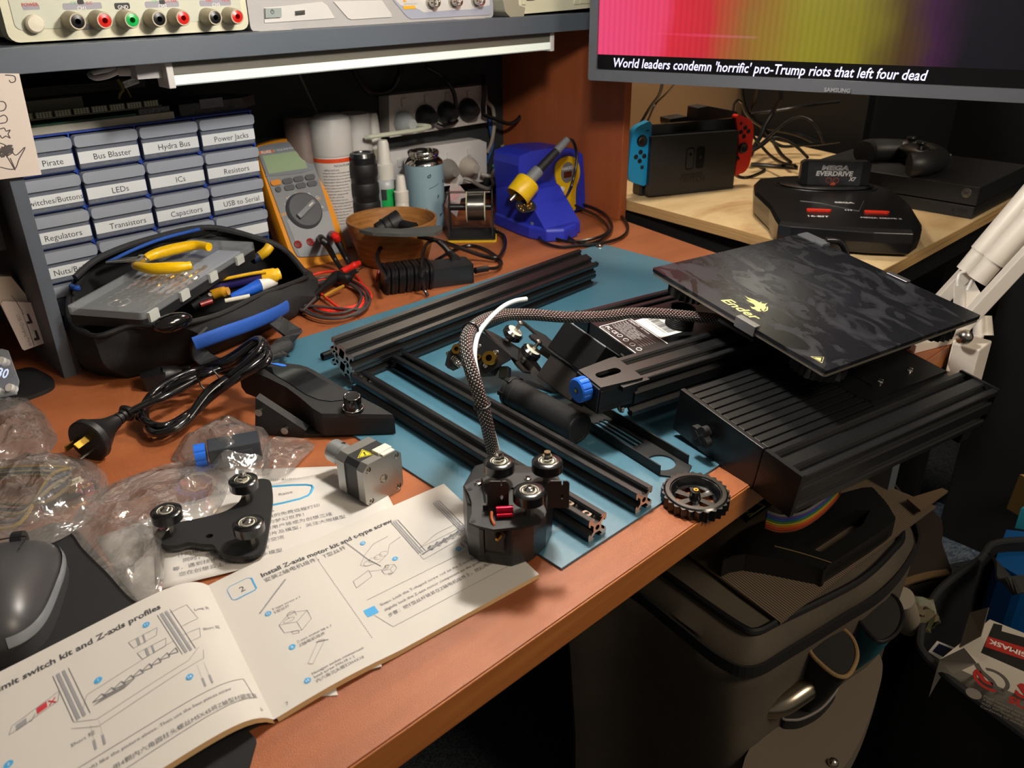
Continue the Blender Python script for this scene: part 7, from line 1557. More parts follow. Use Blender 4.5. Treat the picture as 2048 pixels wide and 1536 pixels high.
b.plate([rrect(lg_[0]-w5, lg_[0]+w5*.85, lg_[1]-h5, lg_[1]+h5, .006, 4), rrect(lg_[0]-w5+.0022, lg_[0]+w5*.85-.0014, lg_[1]-h5+.0022, lg_[1]+h5-.0022, .004, 4)], 0, .0003, 0, VS2); b.plate([circ(lg_[0], lg_[1]+.008, .0032, 14)], 0, .0003, 0, VS2)
b.plate([rrect(lg2[0]-w5*.85, lg2[0]+w5, lg2[1]-h5, lg2[1]+h5, .006, 4), circ(lg2[0]+.001, lg2[1], .0032, 14)], 0, .0003, 0, VS2)
q = D5(755, 1020, 0); b.text('NINTENDO', VS2 @ T(q[0], q[1], .0001), .0065, bold=.01); q = D5(755, 1058, 0); b.text('SWITCH', VS2 @ T(q[0], q[1], .0001), .0105, bold=.02)
obj('logo', b, lm, dk)
hh_ = thing('handheld_console', 'black tablet of a handheld console standing in its dock between blue and red controllers', 'game console', Msw)
tp5 = ccw([D5(*k, .016) for k in ((405, 1095), (415, 612), (1115, 555), (1140, 600), (1100, 1010))])
b = B(); b.plate([tp5], -.0195, -.0135, 0, VS2); obj('screen_slab', b, mat('screen_black', '0b0c0e', .12, 0, .4), hh_, bev=.0006)
jb = mat('joy_blue', '0e8fc4', .4); jr = mat('joy_red', 'd8291f', .4)
blp = ccw(smooth_poly([D5(*k, .0125) for k in ((418, 602), (350, 604), (290, 640), (262, 700), (232, 900), (225, 1020), (250, 1075), (300, 1095), (375, 1096), (395, 880))], 3))
rdp = ccw(smooth_poly([D5(*k, .0125) for k in ((1112, 545), (1180, 548), (1230, 575), (1252, 640), (1240, 800), (1220, 930), (1180, 995), (1140, 1012), (1100, 1015), (1135, 780))], 3))
for pl5, m5, lab5, items in ((blp, jb, 'bright blue side controller', [('stick', 345, 745, .0105), ('button', 335, 838, .0045), ('button', 297, 877, .0045), ('button', 365, 870, .0045), ('button', 328, 911, .0045), ('square', 346, 962, .003), ('minus', 392, 661, .003)]), (rdp, jr, 'bright red side controller', [('stick', 1172, 803, .0105), ('button', 1193, 637, .0045), ('button', 1158, 673, .0045), ('button', 1218, 668, .0045), ('button', 1182, 708, .0045), ('button', 1132, 890, .0042), ('plus', 1158, 603, .003)])):
    b = B(); b.plate([pl5], -.0245, -.0100, 0, VS2, True); j5 = obj('side_controller', b, m5, hh_, bev=.003, seg=3, label=lab5)
    for nm5, u, v, r5 in items:
        q = D5(u, v, .009); MM = VS2 @ T(q[0], q[1], -.0100); b = B()
        if nm5 == 'stick': b.lathe([(.0001, .0045), (.005, .0048), (.0072, .0055), (.0088, .0045), (.0088, .003), (.0045, .002), (.009, .0005), (r5, .0005), (r5, 0)], 26, 0, MM)
        elif nm5 == 'button': b.lathe([(.0001, .0016), (r5*.8, .0014), (r5, 0)], 18, 0, MM)
        elif nm5 == 'square': b.cb((0, 0, .0005), (.006, .006, .001), M=MM)
        elif nm5 == 'minus': b.cb((0, 0, .0005), (.0055, .0018, .001), M=MM)
        else: b.cb((0, 0, .0005), (.006, .0018, .001), M=MM); b.cb((0, 0, .0005), (.0018, .006, .001), M=MM)
        obj({'square': 'capture_button', 'minus': 'minus_button', 'plus': 'plus_button', 'stick': 'thumb_stick'}.get(nm5, 'button'), b, blk, j5)
for lab5, c5_ in (('small black box behind the dock top, nearer the cherry panel', ((550, 600), (550, 560), (690, 538), (820, 570), (780, 600))), ('taller black adapter block standing behind the dock top, nearer the red controller', ((770, 560), (780, 470), (860, 455), (1100, 500), (1100, 560)))):
    t = thing('adapter_box', lab5, 'adapter', Msw); b = B(); pl5 = ccw([D5(*k, .075) for k in c5_]); zm = min(p[1] for p in pl5); pl5 = [(x, z if z > zm+.004 else .0005) for x, z in pl5]; b.plate([pl5], -.100, -.065, 0, VS2); obj('body', b, mat('adapter_black', '18191b', .55), t, bev=.0015)

# ---------------------------------------------------------------- game console with cartridge
gz = lambda u, v: (1500+u/3.737, 200+v/3.737)
G0 = P(1572, 475, PZ); G1 = P(1812, 485, PZ)
gdir = V3((G1.x-G0.x, G1.y-G0.y, 0)).normalized(); Mg = FR(V3((G0.x, G0.y, PZ)), gdir); gw = (G1-G0).length; print('md', gw)
gc = thing('retro_console', 'low black retro game console with two red buttons on the plywood table', 'game console', Mg)
def GG(u, v, k=.048): q = LP(Mg, *gz(u, v), k, 2); return q.x, q.y
gtop = ccw([GG(*k, .040) for k in ((30, 620), (60, 590), (250, 570), (500, 560), (760, 585), (960, 640), (1080, 680), (1210, 790), (1290, 920), (1290, 945), (1230, 985), (930, 975), (310, 930), (215, 915), (190, 880), (150, 800), (35, 690))])
ctr = (sum(p[0] for p in gtop)/len(gtop), sum(p[1] for p in gtop)/len(gtop)); n6 = len(gtop); vq = []
for z, s in ((.0025, .94), (.006, .985), (.022, 1.0), (.036, 1.0), (.0415, .965)): vq += [(ctr[0]+(x-ctr[0])*s, ctr[1]+(y-ctr[1])*s, z) for x, y in gtop]
b = B(); b.add(vq, [(j*n6+i, j*n6+(i+1) % n6, (j+1)*n6+(i+1) % n6, (j+1)*n6+i) for j in range(4) for i in range(n6)])
b.add(vq[-n6:], [tuple(t3) if (lambda A, Bq, Cq: (Bq[0]-A[0])*(Cq[1]-A[1])-(Bq[1]-A[1])*(Cq[0]-A[0]))(gtop[t3[0]], gtop[t3[1]], gtop[t3[2]]) > 0 else (t3[0], t3[2], t3[1]) for t3 in tessellate_polygon([[V3((x, y, 0)) for x, y in gtop]])])
gb_ = mat('console_black', '121214', .28, 0, .15); obj('case', b, gb_, gc, bev=.0012)
cc_ = GG(570, 650, .0415)
b = B(); b.lathe([(.060, .0410), (.062, .0445), (.055, .0470), (.040, .0480), (.0001, .0482)], 44, 0, T(cc_[0], cc_[1]+.006, 0) @ Matrix.Diagonal((1.25, .62, 1, 1))); obj('round_deck', b, gb_, gc)
b = B(); b.tor((0, 0, 0), .069, .0012, 0, T(cc_[0], cc_[1]+.004, .0420) @ Matrix.Diagonal((1.2, .62, 1, 1)), 48, 6); obj('deck_ring', b, blk, gc)
for (u, v) in ((515, 822), (948, 836)):
    q = GG(u, v, .043); b = B(); b.prism([(p[0]+q[0], p[1]+q[1]) for p in slot(-.0185, .0185, 0, .0045)], .0405, .0440); obj('red_button', b, mat('button_red', 'd8301c', .35), gc, bev=.0008)
b = B()
q = GG(512, 868, .0418); b.text('16-BIT', T(q[0], q[1], .0417), .0085, mi=0, bold=.035); q = GG(980, 882, .0418); b.text('MEGA DRIVE 2', T(q[0], q[1], .0417), None, .058, mi=0, bold=.02); q = GG(705, 766, .0418); b.text('SEGA', T(q[0], q[1], .0417), None, .030, mi=0, bold=.05)
for k in range(3): b.box(*(lambda q: (q[0]+k*.004-.005, q[0]+k*.004-.003, q[1]-.003, q[1]+.003))(GG(735, 822, .0418)), .0415, .0418)
obj('white_print', b, mat('console_print', 'c9ccd0', .5), gc)
b = B(); q = GG(545, 750, .0416); q2 = GG(850, 755, .0416); q3 = GG(590, 785, .0416)
b.tube([(GG(380, 724)[0], GG(380, 724)[1], .0416), (GG(530, 740)[0], GG(530, 740)[1], .0416), (q3[0], q3[1], .0416), (GG(820, 800)[0], GG(820, 800)[1], .0416), (q2[0], q2[1], .0416)], .0006, 4, sub=1); obj('panel_line', b, mat('line_grey', '55575c', .4), gc)
for u0, u1 in ((640, 775), (815, 945)):
    a = LP(Mg, *gz(u0, 1000), .018); c = LP(Mg, *gz(u1, 1000), .018); b = B(); b.prism(rrect(a.x, c.x, a.y-.014, a.y+.020, .003, 2), .008, .028); obj('controller_port', b, blk, gc, bev=.001)
ct = thing('game_cartridge', 'black and grey game cartridge standing in the console slot', 'cartridge', Mg)
ca, cb5 = LP(Mg, *gz(365, 630), .047), LP(Mg, *gz(880, 640), .047); cd5 = V3((cb5.x-ca.x, cb5.y-ca.y, 0)).normalized(); Mct = FR(V3((ca.x, ca.y, .0482)), cd5); cwd = math.hypot(cb5.x-ca.x, cb5.y-ca.y); print('cart', cwd)
chh = LP(Mg @ Mct, *gz(620, 455), 0, 1).z
b = B(); b.prism([(0, 0), (cwd, 0), (cwd, chh*.9), (cwd-.006, chh), (.006, chh), (0, chh*.9)], -.013, .003, 0, Mct @ VS2); obj('shell', b, mat('cart_black', '17181a', .35), ct, bev=.002)
def CT5(u, v): q = LP(Mg @ Mct, *gz(u, v), -.0035, 1); return q.x, q.z
lb5 = ccw([CT5(*k) for k in ((440, 462), (850, 460), (815, 650), (425, 635))]); b = B(); b.plate([lb5], .0031, .0036, 0, Mct @ VS2); lo5 = obj('label', b, mat('cart_label', '35373a', .4, col2='2a2b2e', nscale=90), ct)
b = B()
def ct_text(s, u, v, w5, h5, mi, bold, sh=0): q = CT5(u, v); b.text(s, Mct @ VS2 @ T(q[0], q[1], .0037), h5, w5, mi, 'CENTER', bold, sh)
ct_text('MEGA', 640, 508, .044, .0085, 0, .05, .1); ct_text('MEGA', 641, 509, .042, .0075, 1, .0, .1); ct_text('EVERDRIVE', 632, 550, .060, .0085, 0, .04, .1); ct_text('X7', 765, 592, .012, .0070, 0, .04, .2)
for k, (du, dv) in enumerate(((588, 600), (642, 602))):
    q = CT5(du, dv); b.tube([Mct @ VS2 @ V3((q[0]+.0048*math.cos(a*PI/3+.5), q[1]+.0048*math.sin(a*PI/3+.5), .0038)) for a in range(6)], .0004, 4, 2, sub=1, closed=True)
q = CT5(618, 628); b.plate([[(q[0]-.0055, q[1]-.002), (q[0]+.0055, q[1]-.002), (q[0]+.002, q[1]+.0025), (q[0]-.002, q[1]+.0025)]], .0037, .0039, 2, Mct @ VS2)
obj('label_print', b, [white, mat('print_dark', '1c1d1f', .4), mat('print_orange', 'd0593a', .5)], lo5)

# ---------------------------------------------------------------- large black console and controller, black box behind
X0 = P(1945, 440, PZ); X1 = P(1480, 372, PZ)
Xf = V3((X0.x-X1.x, X0.y-X1.y, 0)).normalized()
Xf = V3((P(1945, 440, PZ).x-P(1790, 413, PZ).x, P(1945, 440, PZ).y-P(1790, 413, PZ).y, 0)).normalized()
Mxb = FR(V3((X0.x, X0.y, PZ)), Xf); print('xbox', X0, Xf)
bx = thing('box_console', 'flat wide black game console with round power button on the plywood table', 'game console', Mxb)
def B5(x, y, k=0.0): q = LP(Mxb, x, y, k, 1); return q.x, q.z
htop = B5(1964, 376)[1]; hs5 = B5(1955, 414)[1]; print('xbox h', htop, hs5)
xm = mat('console_charcoal', '17181a', .5, bump=(900, .2, .0003))
b = B(); b.box(-.300, 0, 0, .24, hs5+.001, htop); obj('upper_case', b, xm, bx, bev=.0012)
b = B(); b.box(-.298, -.002, .002, .238, .0003, hs5-.0015); obj('lower_case', b, xm, bx, bev=.001)
q = B5(1933, 386); b = B(); b.lathe([(.0001, .0022), (.0075, .0020), (.0082, 0)], 26, 0, VS2 @ T(q[0], q[1], 0)); pb5 = obj('power_button', b, mat('button_metal', '8d8a83', .25, .8), bx)
b = B(); 
for a in (35, -35, 145, 215): b.cb((.0030, 0, .0024), (.0062, .0012, .0004), M=VS2 @ T(q[0], q[1], 0) @ RZ(a))
obj('cross_mark', b, ink, pb5)
q = B5(1925, 422); b = B(); b.prism(rrect(q[0]-.0075, q[0]+.0075, q[1]-.0025, q[1]+.0025, .0006, 2), 0, .0006, 0, VS2 @ T(0, 0, -.001)); b.cb((q[0], q[1], .0), (.010, .0015, .0012), M=VS2); obj('usb_port', b, gunm, bx)
q = B5(1905, 420); b = B(); b.cyl((q[0], -.0012, q[1]), (q[0], .001, q[1]), .0012, n=10); obj('sync_button', b, blk, bx)
cq = LP(Mxb, 1830, 310, htop+.02); Mpc = Mxb @ T(cq.x, cq.y, htop+.0005) @ RZ(-28)
gp5 = thing('game_controller', 'dark grey game controller resting on the black console', 'game controller', Mpc)
sk = [((-.045, .012, .020), .016), ((-.015, .020, .026), .015), ((.015, .020, .026), .015), ((.045, .012, .020), .016), ((-.058, -.015, .019), .0185), ((-.066, -.045, .018), .0165), ((-.060, -.062, .017), .0125), ((.058, -.015, .019), .0185), ((.066, -.045, .018), .0165), ((.060, -.062, .017), .0125)]
b = B(); b.tube([V3(sk[6][0]), V3(sk[5][0]), V3(sk[4][0]), V3(sk[0][0]), V3(sk[1][0]), V3(sk[2][0]), V3(sk[3][0]), V3(sk[7][0]), V3(sk[8][0]), V3(sk[9][0])], lambda t: .0110+.0075*math.sin(min(1, max(0, abs(t-.5)*2))*PI*.62)+.003, 18, sub=8); obj('body', b, mat('controller_black', '1c1d1f', .45), gp5)
b = B(); b.sph((0, .008, .026), (.045, .026, .012), n=28, k=14); obj('top_plate', b, mat('controller_dark', '141516', .4), gp5)
for x, y in ((-.030, .012), (.016, -.006)):
    b = B(); b.lathe([(.0001, .012), (.006, .012), (.0078, .013), (.0085, .011), (.0078, .009), (.004, .006), (.006, 0)], 20, 0, T(x, y, .033)); obj('thumb_stick', b, mat('stick_rim', '2c2d2f', .3, .4), gp5)
for x, y in ((.034, .018), (.042, .010), (.026, .010), (.034, .002)): b = B(); b.sph((x, y, .036), (.0035, .0035, .002)); obj('button', b, blk, gp5)
for s in (-1, 1): b = B(); b.cb((s*.030, .036, .022), (.028, .010, .010)); obj('shoulder_button', b, chrome if s > 0 else gunm, gp5, bev=.002)
bh = thing('speaker_box', 'large matt black box standing behind the flat console', 'speaker', T(1.95, 1.0, PZ))
c0b = P(1668, 312, PZ); b = B(); b.box(1.99, 2.55, .90, 1.235, floor_z, .62); b.v = [V3((p.x, p.y, p.z)) for p in b.v]; obj('cabinet', b, mat('box_black', '0c0d0f', .6), bh, W=1, bev=.003)
b = B(); b.box(2.02, 2.52, .892, .8999, -.2, .60); obj('front_cloth', b, mat('speaker_cloth', '0a0b0d', .95), bh, W=1)

# ---------------------------------------------------------------- monitor
mzb = .26; mA5, mB5 = P(1177, 160, mzb), P(2047, 206, mzb)
Mmon = FR(mA5, mB5-mA5); mon = thing('monitor', 'wide grey framed monitor showing a news ticker in front of the plywood table', 'monitor', Mmon)
def M5(x, y, k=0.0): q = LP(Mmon, x, y, k, 1); return q.x, q.z
Wm, Hm = .715, .43
tz_ = M5(1676, 178)[1]; bz0 = M5(1195, 138, .004); print('mon', M5(1195, 138), M5(1676, 178), M5(1226, 112))
bezm = mat('bezel_grey', '4e5157', .4); bw = bz0[1]; bwx = bz0[0]
b = B(); b.plate([rrect(0, Wm, 0, Hm, .003, 2), [(bwx, bw), (Wm-bwx, bw), (Wm-bwx, Hm-bwx), (bwx, Hm-bwx)]], -.006, .002, 0, VS2); obj('bezel', b, bezm, mon, bev=.0015)
b = B(); b.box(.001, Wm-.001, .0065, .045, .001, Hm-.001); obj('back_cover', b, blk, mon, bev=.006)
b = B(); b.box(Wm*.5-.03, Wm*.5+.03, .0455, 1.50, .18, .24); obj('wall_arm', b, blk, mon, bev=.003)
scr = bpy.data.materials.new('news_screen'); scr.use_nodes = True; nt = scr.node_tree; N = nt.nodes; Lk = nt.links; pb = N['Principled BSDF']; pb.inputs['Base Color'].default_value = (.004, .004, .005, 1); pb.inputs['Roughness'].default_value = .18
uvn = N.new('ShaderNodeUVMap'); sp = N.new('ShaderNodeSeparateXYZ'); Lk.new(uvn.outputs[0], sp.inputs[0])
nzx = N.new('ShaderNodeTexNoise'); nzx.inputs['Scale'].default_value = 3.2; nzx.inputs['Detail'].default_value = 3; mpx = N.new('ShaderNodeMapping'); mpx.inputs['Scale'].default_value = (1.6, 1.3, 1); Lk.new(uvn.outputs[0], mpx.inputs[0]); Lk.new(mpx.outputs[0], nzx.inputs['Vector'])
ad = mth('ADD', sp.outputs[0], mth('MULTIPLY', mth('SUBTRACT', nzx.outputs['Fac'], .5), .16))
cr = N.new('ShaderNodeValToRGB'); E = cr.color_ramp.elements; E[0].position = 0; E[0].color = lin('ee4a78'); E[1].position = 1; E[1].color = lin('06060a')
for p_, c_ in ((.13, 'ea4468'), (.16, 'd92a3c'), (.24, 'c92b34'), (.33, '96642c'), (.42, '8e8422'), (.52, '857a1e'), (.60, '4a3318'), (.66, '3a1638'), (.72, '0c0a14')): q = E.new(p_); q.color = lin(c_)
Lk.new(ad, cr.inputs[0])
wvx = N.new('ShaderNodeTexWave'); wvx.inputs['Scale'].default_value = 26; wvx.inputs['Distortion'].default_value = .4; Lk.new(uvn.outputs[0], wvx.inputs['Vector'])
wvy = N.new('ShaderNodeTexNoise'); wvy.inputs['Scale'].default_value = 1; mpy = N.new('ShaderNodeMapping'); mpy.inputs['Scale'].default_value = (.6, 34, 1); Lk.new(uvn.outputs[0], mpy.inputs[0]); Lk.new(mpy.outputs[0], wvy.inputs['Vector'])
hr = N.new('ShaderNodeValToRGB'); hr.color_ramp.elements[0].position = .60; hr.color_ramp.elements[1].position = .68; Lk.new(wvy.outputs['Fac'], hr.inputs[0])
mulc = N.new('ShaderNodeMix'); mulc.data_type = 'RGBA'; mulc.blend_type = 'MULTIPLY'; mulc.inputs[0].default_value = .12; Lk.new(cr.outputs[0], mulc.inputs[6]); Lk.new(wvx.outputs[0], mulc.inputs[7])
addc = N.new('ShaderNodeMix'); addc.data_type = 'RGBA'; addc.blend_type = 'ADD'; Lk.new(mth('MULTIPLY', mth('MULTIPLY', hr.outputs[0], mth('LESS_THAN', sp.outputs[0], .34)), .35), addc.inputs[0]); Lk.new(mulc.outputs[2], addc.inputs[6]); addc.inputs[7].default_value = lin('e070b0')
nz3 = N.new('ShaderNodeTexNoise'); nz3.inputs['Scale'].default_value = 3; Lk.new(uvn.outputs[0], nz3.inputs['Vector'])
Lk.new(addc.outputs[2], pb.inputs['Emission Color']); pb.inputs['Emission Strength'].default_value = 1.0
q1 = M5(1200, 109, -.0005); q2 = M5(1790, 137, -.0005); 
b = B(); b.add([(bwx, .0028, bw), (Wm-bwx, .0028, bw), (Wm-bwx, .0028, Hm-bwx), (bwx, .0028, Hm-bwx)], [(0, 1, 2, 3)]); b.box(bwx, Wm-bwx, .0029, .006, bw, Hm-bwx); sc5 = obj('display', b, mat('screen_dark', '07070a', .15), mon)
zi = q1[1]; b = B(); b.add([(bwx+.0005, .0024, zi), (Wm-bwx, .0024, zi), (Wm-bwx, .0024, Hm-bwx), (bwx+.0005, .0024, Hm-bwx)], [(0, 1, 2, 3)], uvs=[((0, 0), (1, 0), (1, .55), (0, .55))]); obj('picture', b, scr, sc5)
t1, t2 = M5(1226, 123, -.0005), M5(1853, 160, -.0005)
b = B(); b.text("World leaders condemn 'horrific' pro-Trump riots that left four dead", VS2 @ T((t1[0]+t2[0])/2, (t1[1]+t2[1])/2, -.0020), .0175, t2[0]-t1[0], 0, 'CENTER', .012, .18); obj('headline', b, mat('headline_glow', 'c9c8ea', .5, emit=.9), sc5)
b = B(); q = M5(1676, 179, 0); b.text('SAMSUNG', VS2 @ T(q[0], q[1], .0062), .0052, None, 0, 'CENTER', .03); obj('maker_print', b, mat('bezel_print', '96989c', .4, .5), mon)

# ---------------------------------------------------------------- cables behind the consoles
cab_pts = [
 ('blue grey cable slanting up behind the blue controller', [P(1282, 245, .14), P(1300, 215, .17), P(1318, 190, .20), P(1325, 165, .23)], .0030, mat('blue_grey_cable', '27394a', .5)),
 ('thin black cable beside the blue grey cable', [P(1296, 240, .14), P(1310, 210, .16), P(1335, 185, .19), P(1352, 165, .22)], .0022, cableb)]
def PW(x, y, Y): return PY(x, y, Y)
zc = lambda u, v: (1200+u/4.096, 100+v/4.096)
def run(label, L, r, m_=cableb):
    t = thing('cable', label, 'cable', T(*L[0])); b = B(); b.tube(L, r, 8, sub=8); obj('lead', b, m_, t, W=1)
for lab5, L, r, m_ in cab_pts: run(lab5, L, r, m_)
def cz5(L): return [PX(*zc(u, v), X) for u, v, X in L]
run('thick black cable dropping from the monitor, nearest the red controller', cz5([(1155, 300, 1.62), (1170, 420, 1.64), (1210, 520, 1.66), (1300, 600, 1.70), (1450, 650, 1.74), (1620, 690, 1.78), (1800, 770, 1.80)]), .0055)
run('black cable dropping from the monitor between two thicker ones', cz5([(1290, 310, 1.66), (1270, 400, 1.67), (1240, 500, 1.68), (1260, 560, 1.7), (1330, 640, 1.72), (1400, 720, 1.72), (1480, 850, 1.66), (1560, 920, 1.6)]), .0042)
run('thick black cable swinging left then down behind the red controller', cz5([(1480, 320, 1.70), (1480, 400, 1.70), (1420, 500, 1.70), (1350, 620, 1.68), (1320, 700, 1.66), (1270, 780, 1.62), (1235, 860, 1.58)]), .0052)
run('long black cable stretching across to the black box', cz5([(1230, 520, 1.66), (1400, 500, 1.70), (1600, 470, 1.74), (1800, 440, 1.80), (1960, 420, 1.84)]), .0034)
run('black cable arching high over the tangle', cz5([(1240, 830, 1.58), (1330, 760, 1.62), (1450, 650, 1.68), (1560, 570, 1.72), (1650, 550, 1.74), (1740, 590, 1.74), (1800, 680, 1.74), (1830, 760, 1.70)]), .0030)
run('thin black cable bending from the dock top up to the thick cable', cz5([(1090, 500, 1.50), (1100, 440, 1.52), (1130, 410, 1.55), (1160, 430, 1.6)]), .0026)
run('black cable winding low through the tangle', cz5([(1250, 830, 1.55), (1330, 780, 1.58), (1420, 720, 1.62), (1520, 740, 1.62), (1620, 800, 1.60), (1700, 880, 1.56)]), .0030)
run('black cable running flat behind the cartridge', cz5([(1240, 940, 1.50), (1340, 945, 1.52), (1460, 955, 1.54), (1620, 965, 1.56)]), .0046)
run('black cable looping on the plywood beside the dock', [P(*zc(u, v), PZ+.003) for u, v in ((1100, 1010), (1150, 1040), (1220, 1040), (1300, 1010), (1350, 980), (1310, 955))], .0028)
run('black cable rising steeply through the middle of the tangle', cz5([(1240, 690, 1.60), (1300, 760, 1.60), (1390, 860, 1.58), (1480, 920, 1.55), (1600, 950, 1.52)]), .0032)
run('black cable low across the back of the plywood', cz5([(1400, 740, 1.64), (1500, 790, 1.66), (1650, 780, 1.70), (1800, 770, 1.75), (1960, 750, 1.80)]), .0034)
run('thin black cable hanging down the back of the cherry panel', [V3((1.196, 1.10, .26)), V3((1.199, 1.06, .16)), V3((1.198, 1.04, .10)), V3((1.205, 1.03, .05)), V3((1.215, 1.02, .034))], .0022)

# ---------------------------------------------------------------- white balanced arm lamp clamped at the bench corner
lz5 = lambda u, v: (1820+u/3.841, 380+v/3.841)
lmp = thing('arm_lamp', 'white balanced arm lamp with twin spring tubes clamped at the bench corner', 'lamp', T(1.03, .30, 0))
lwht = mat('lamp_white', 'e0d8cc', .35)
DL = 1.0
pv5 = PD(*lz5(405, 1130), 1.02)
def L5(u, v, d=1.02): return PD(*lz5(u, v), d)
ctop = L5(450, 1150, 1.035)
b = B()
side_ = _r; up5 = V3((0, 0, 1))
# clamp block: tapered post gripping the corner
bl = [L5(u, v, 1.00) for u, v in ((325, 1160), (520, 1160), (575, 1110), (570, 1150), (480, 1410), (270, 1400))]
vt = []; dpt = _f*.030; dpt.z = 0
front = [L5(u, v, 1.0) for u, v in ((330, 1150), (525, 1160), (465, 1420), (270, 1395))]; back5 = [L5(u, v, 1.04) for u, v in ((400, 1115), (575, 1110), (490, 1400), (330, 1380))]
b.add(front+back5, [(3, 2, 1, 0), (4, 5, 6, 7), (0, 1, 5, 4), (1, 2, 6, 5), (2, 3, 7, 6), (3, 0, 4, 7)]); obj('clamp_block', b, lwht, lmp, W=1, bev=.002)
b = B(); cy5_ = P(1905, 690, .003); b.prism([(.955, .325), (1.03, .300), (1.045, .33), (.98, .36)], .0006, .010); b.box(1.000, 1.040, .270, .300, -.060, .008); obj('clamp_jaw', b, lwht, lmp, W=1, bev=.002)
fork = [L5(*k, 1.01) for k in ((200, 1140), (330, 1180), (560, 1105), (590, 970), (480, 940), (300, 1000))]
b = B(); b.cyl(L5(560, 970, 1.05), L5(560, 1120, 1.05), .010, .012, 12); obj('pivot_post', b, lwht, lmp, W=1, bev=.001)
def bar(nm, p, q, w5, h5, m_=lwht, bev=.001, label=None):
    M_ = FR(p, q-p, -_f) ; L = (q-p).length; b = B(); b.box(0, L, -w5/2, w5/2, -h5/2, h5/2, 0, M_); return obj(nm, b, m_, lmp, W=1, bev=bev, label=label)
lwA, lwB = L5(340, 1110, .985), L5(1060, 330, .90)
bar('lower_arm', lwA, lwB, .0155, .0155)
upA, upB = L5(130, 960, 1.06), L5(1120, -110, .97)
bar('upper_arm', upA, upB, .0155, .0155)
lA, lB = L5(425, 640, 1.03), L5(540, 480, 1.02)
for (a1u, a1v), (a2u, a2v), (a3u, a3v), d0, d1 in (((425, 628), (545, 482), (1060, -120), 1.02, .96), ((515, 695), (640, 548), (1150, -20), 1.0, .94)):
    p0_, p1_, p2_ = L5(a1u, a1v, d0), L5(a2u, a2v, (d0*.8+d1*.2)), L5(a3u, a3v, d1)
    b = B(); b.cyl(p0_, p1_, .0118, n=26); obj('spring_sleeve', b, lwht, lmp, W=1, bev=.0006)
    b = B(); b.cyl(p1_, p2_, .0134, n=26); obj('spring_tube', b, lwht, lmp, W=1, bev=.0006)
for (u, v), (u2, v2) in (((395, 635), (365, 700)), ((490, 690), (440, 770))):
    b = B(); b.tube([L5(u+30, v-5, 1.01), L5(u, v, 1.01), L5(u-20, v+20, 1.01), L5(u2, v2, 1.01), L5(u2, v2+40, 1.01)], .0022, 8); obj('spring_hook', b, white, lmp, W=1)
b = B(); pl5 = [L5(*k, 1.03) for k in ((345, 700), (400, 640), (470, 660), (545, 800), (440, 920), (345, 890))]; pl6 = [p+_f*.004 for p in pl5]; n7 = len(pl5)
b.add(pl5+pl6, [list(range(n7))[::-1], list(range(n7, 2*n7))]+[(i, (i+1) % n7, n7+(i+1) % n7, n7+i) for i in range(n7)]); obj('hinge_plate', b, lwht, lmp, W=1)
b = B(); pl5 = [L5(*k, 1.005) for k in ((435, 770), (510, 735), (555, 810), (470, 900), (430, 910))]; pl6 = [p+_f*.003 for p in pl5]; n7 = len(pl5)
b.add(pl5+pl6, [list(range(n7))[::-1], list(range(n7, 2*n7))]+[(i, (i+1) % n7, n7+(i+1) % n7, n7+i) for i in range(n7)]); obj('hinge_plate', b, lwht, lmp, W=1)
b = B(); c_ = L5(405, 1130, .972); b.cyl(c_, c_-_f*.006, .0088, n=22); b.sph(c_-_f*.005, (.0088, .0088, .0088), n=20, k=12); obj('pivot_nut', b, steel, lmp, W=1)
# the arm goes on out of the frame to the shade over the bench
e0 = lwB; b = B(); head = V3(LAMP); elb = V3((1.10, .30, .80)); b.cyl(L5(1060, 330, .90), elb, .008, n=12); b.cyl(elb, head+V3((.03, .0, .11)), .008, n=12); obj('forearm', b, lwht, lmp, W=1)
b = B(); b.lathe([(.030, .10), (.034, .085), (.045, .06), (.085, .01), (.088, .008), (.083, .010), (.043, .058), (.030, .08)], 32, 0, T(*head) @ Matrix.Identity(4)); obj('lamp_shade', b, lwht, lmp, W=1)
# ---------------------------------------------------------------- below the bench: grey soft bag and what lies on it
hz3 = lambda u, v: (1100+u/2.56, 936+v/2.56)
gfab = mat('grey_bag_fabric', '4a4237', .85, bump=(900, .5, .0006), col2='544b3e', nscale=14)
ZL = -.215
lid = [hz3(*k) for k in ((300, 380), (560, 530), (800, 700), (980, 820), (1060, 842), (1170, 790), (1400, 680), (1600, 570), (1740, 440), (1800, 330), (1700, 100), (1300, -100), (700, 0))]
lidw = [P(x, y, ZL) for x, y in lid]; cb6 = sum(lidw, V3())/len(lidw)
cbag = thing('soft_cooler_bag', 'large grey soft sided bag with black zip standing below the bench', 'bag', T(cb6.x, cb6.y, floor_z))
zipw = [P(*hz3(*k), ZL-.028) for k in ((60, 480), (400, 620), (640, 800), (870, 980), (1040, 1035), (1240, 930), (1500, 770), (1700, 640), (1830, 480), (1870, 330), (1700, 60), (1300, -130), (600, -60))]
rings = []
def mixr(A, Bz, t): return [a.lerp(c, t) for a, c in zip(A, Bz)]
low = [V3((p.x, p.y, 0)) for p in zipw]
cz6 = sum(low, V3())/len(low)
body = [[V3((cz6.x+(p.x-cz6.x)*s, cz6.y+(p.y-cz6.y)*s, z)) for p in low] for z, s in ((ZL-.06, .995), (ZL-.15, .97), (ZL-.30, .93), (floor_z+.03, .90), (floor_z+.0005, .88))]
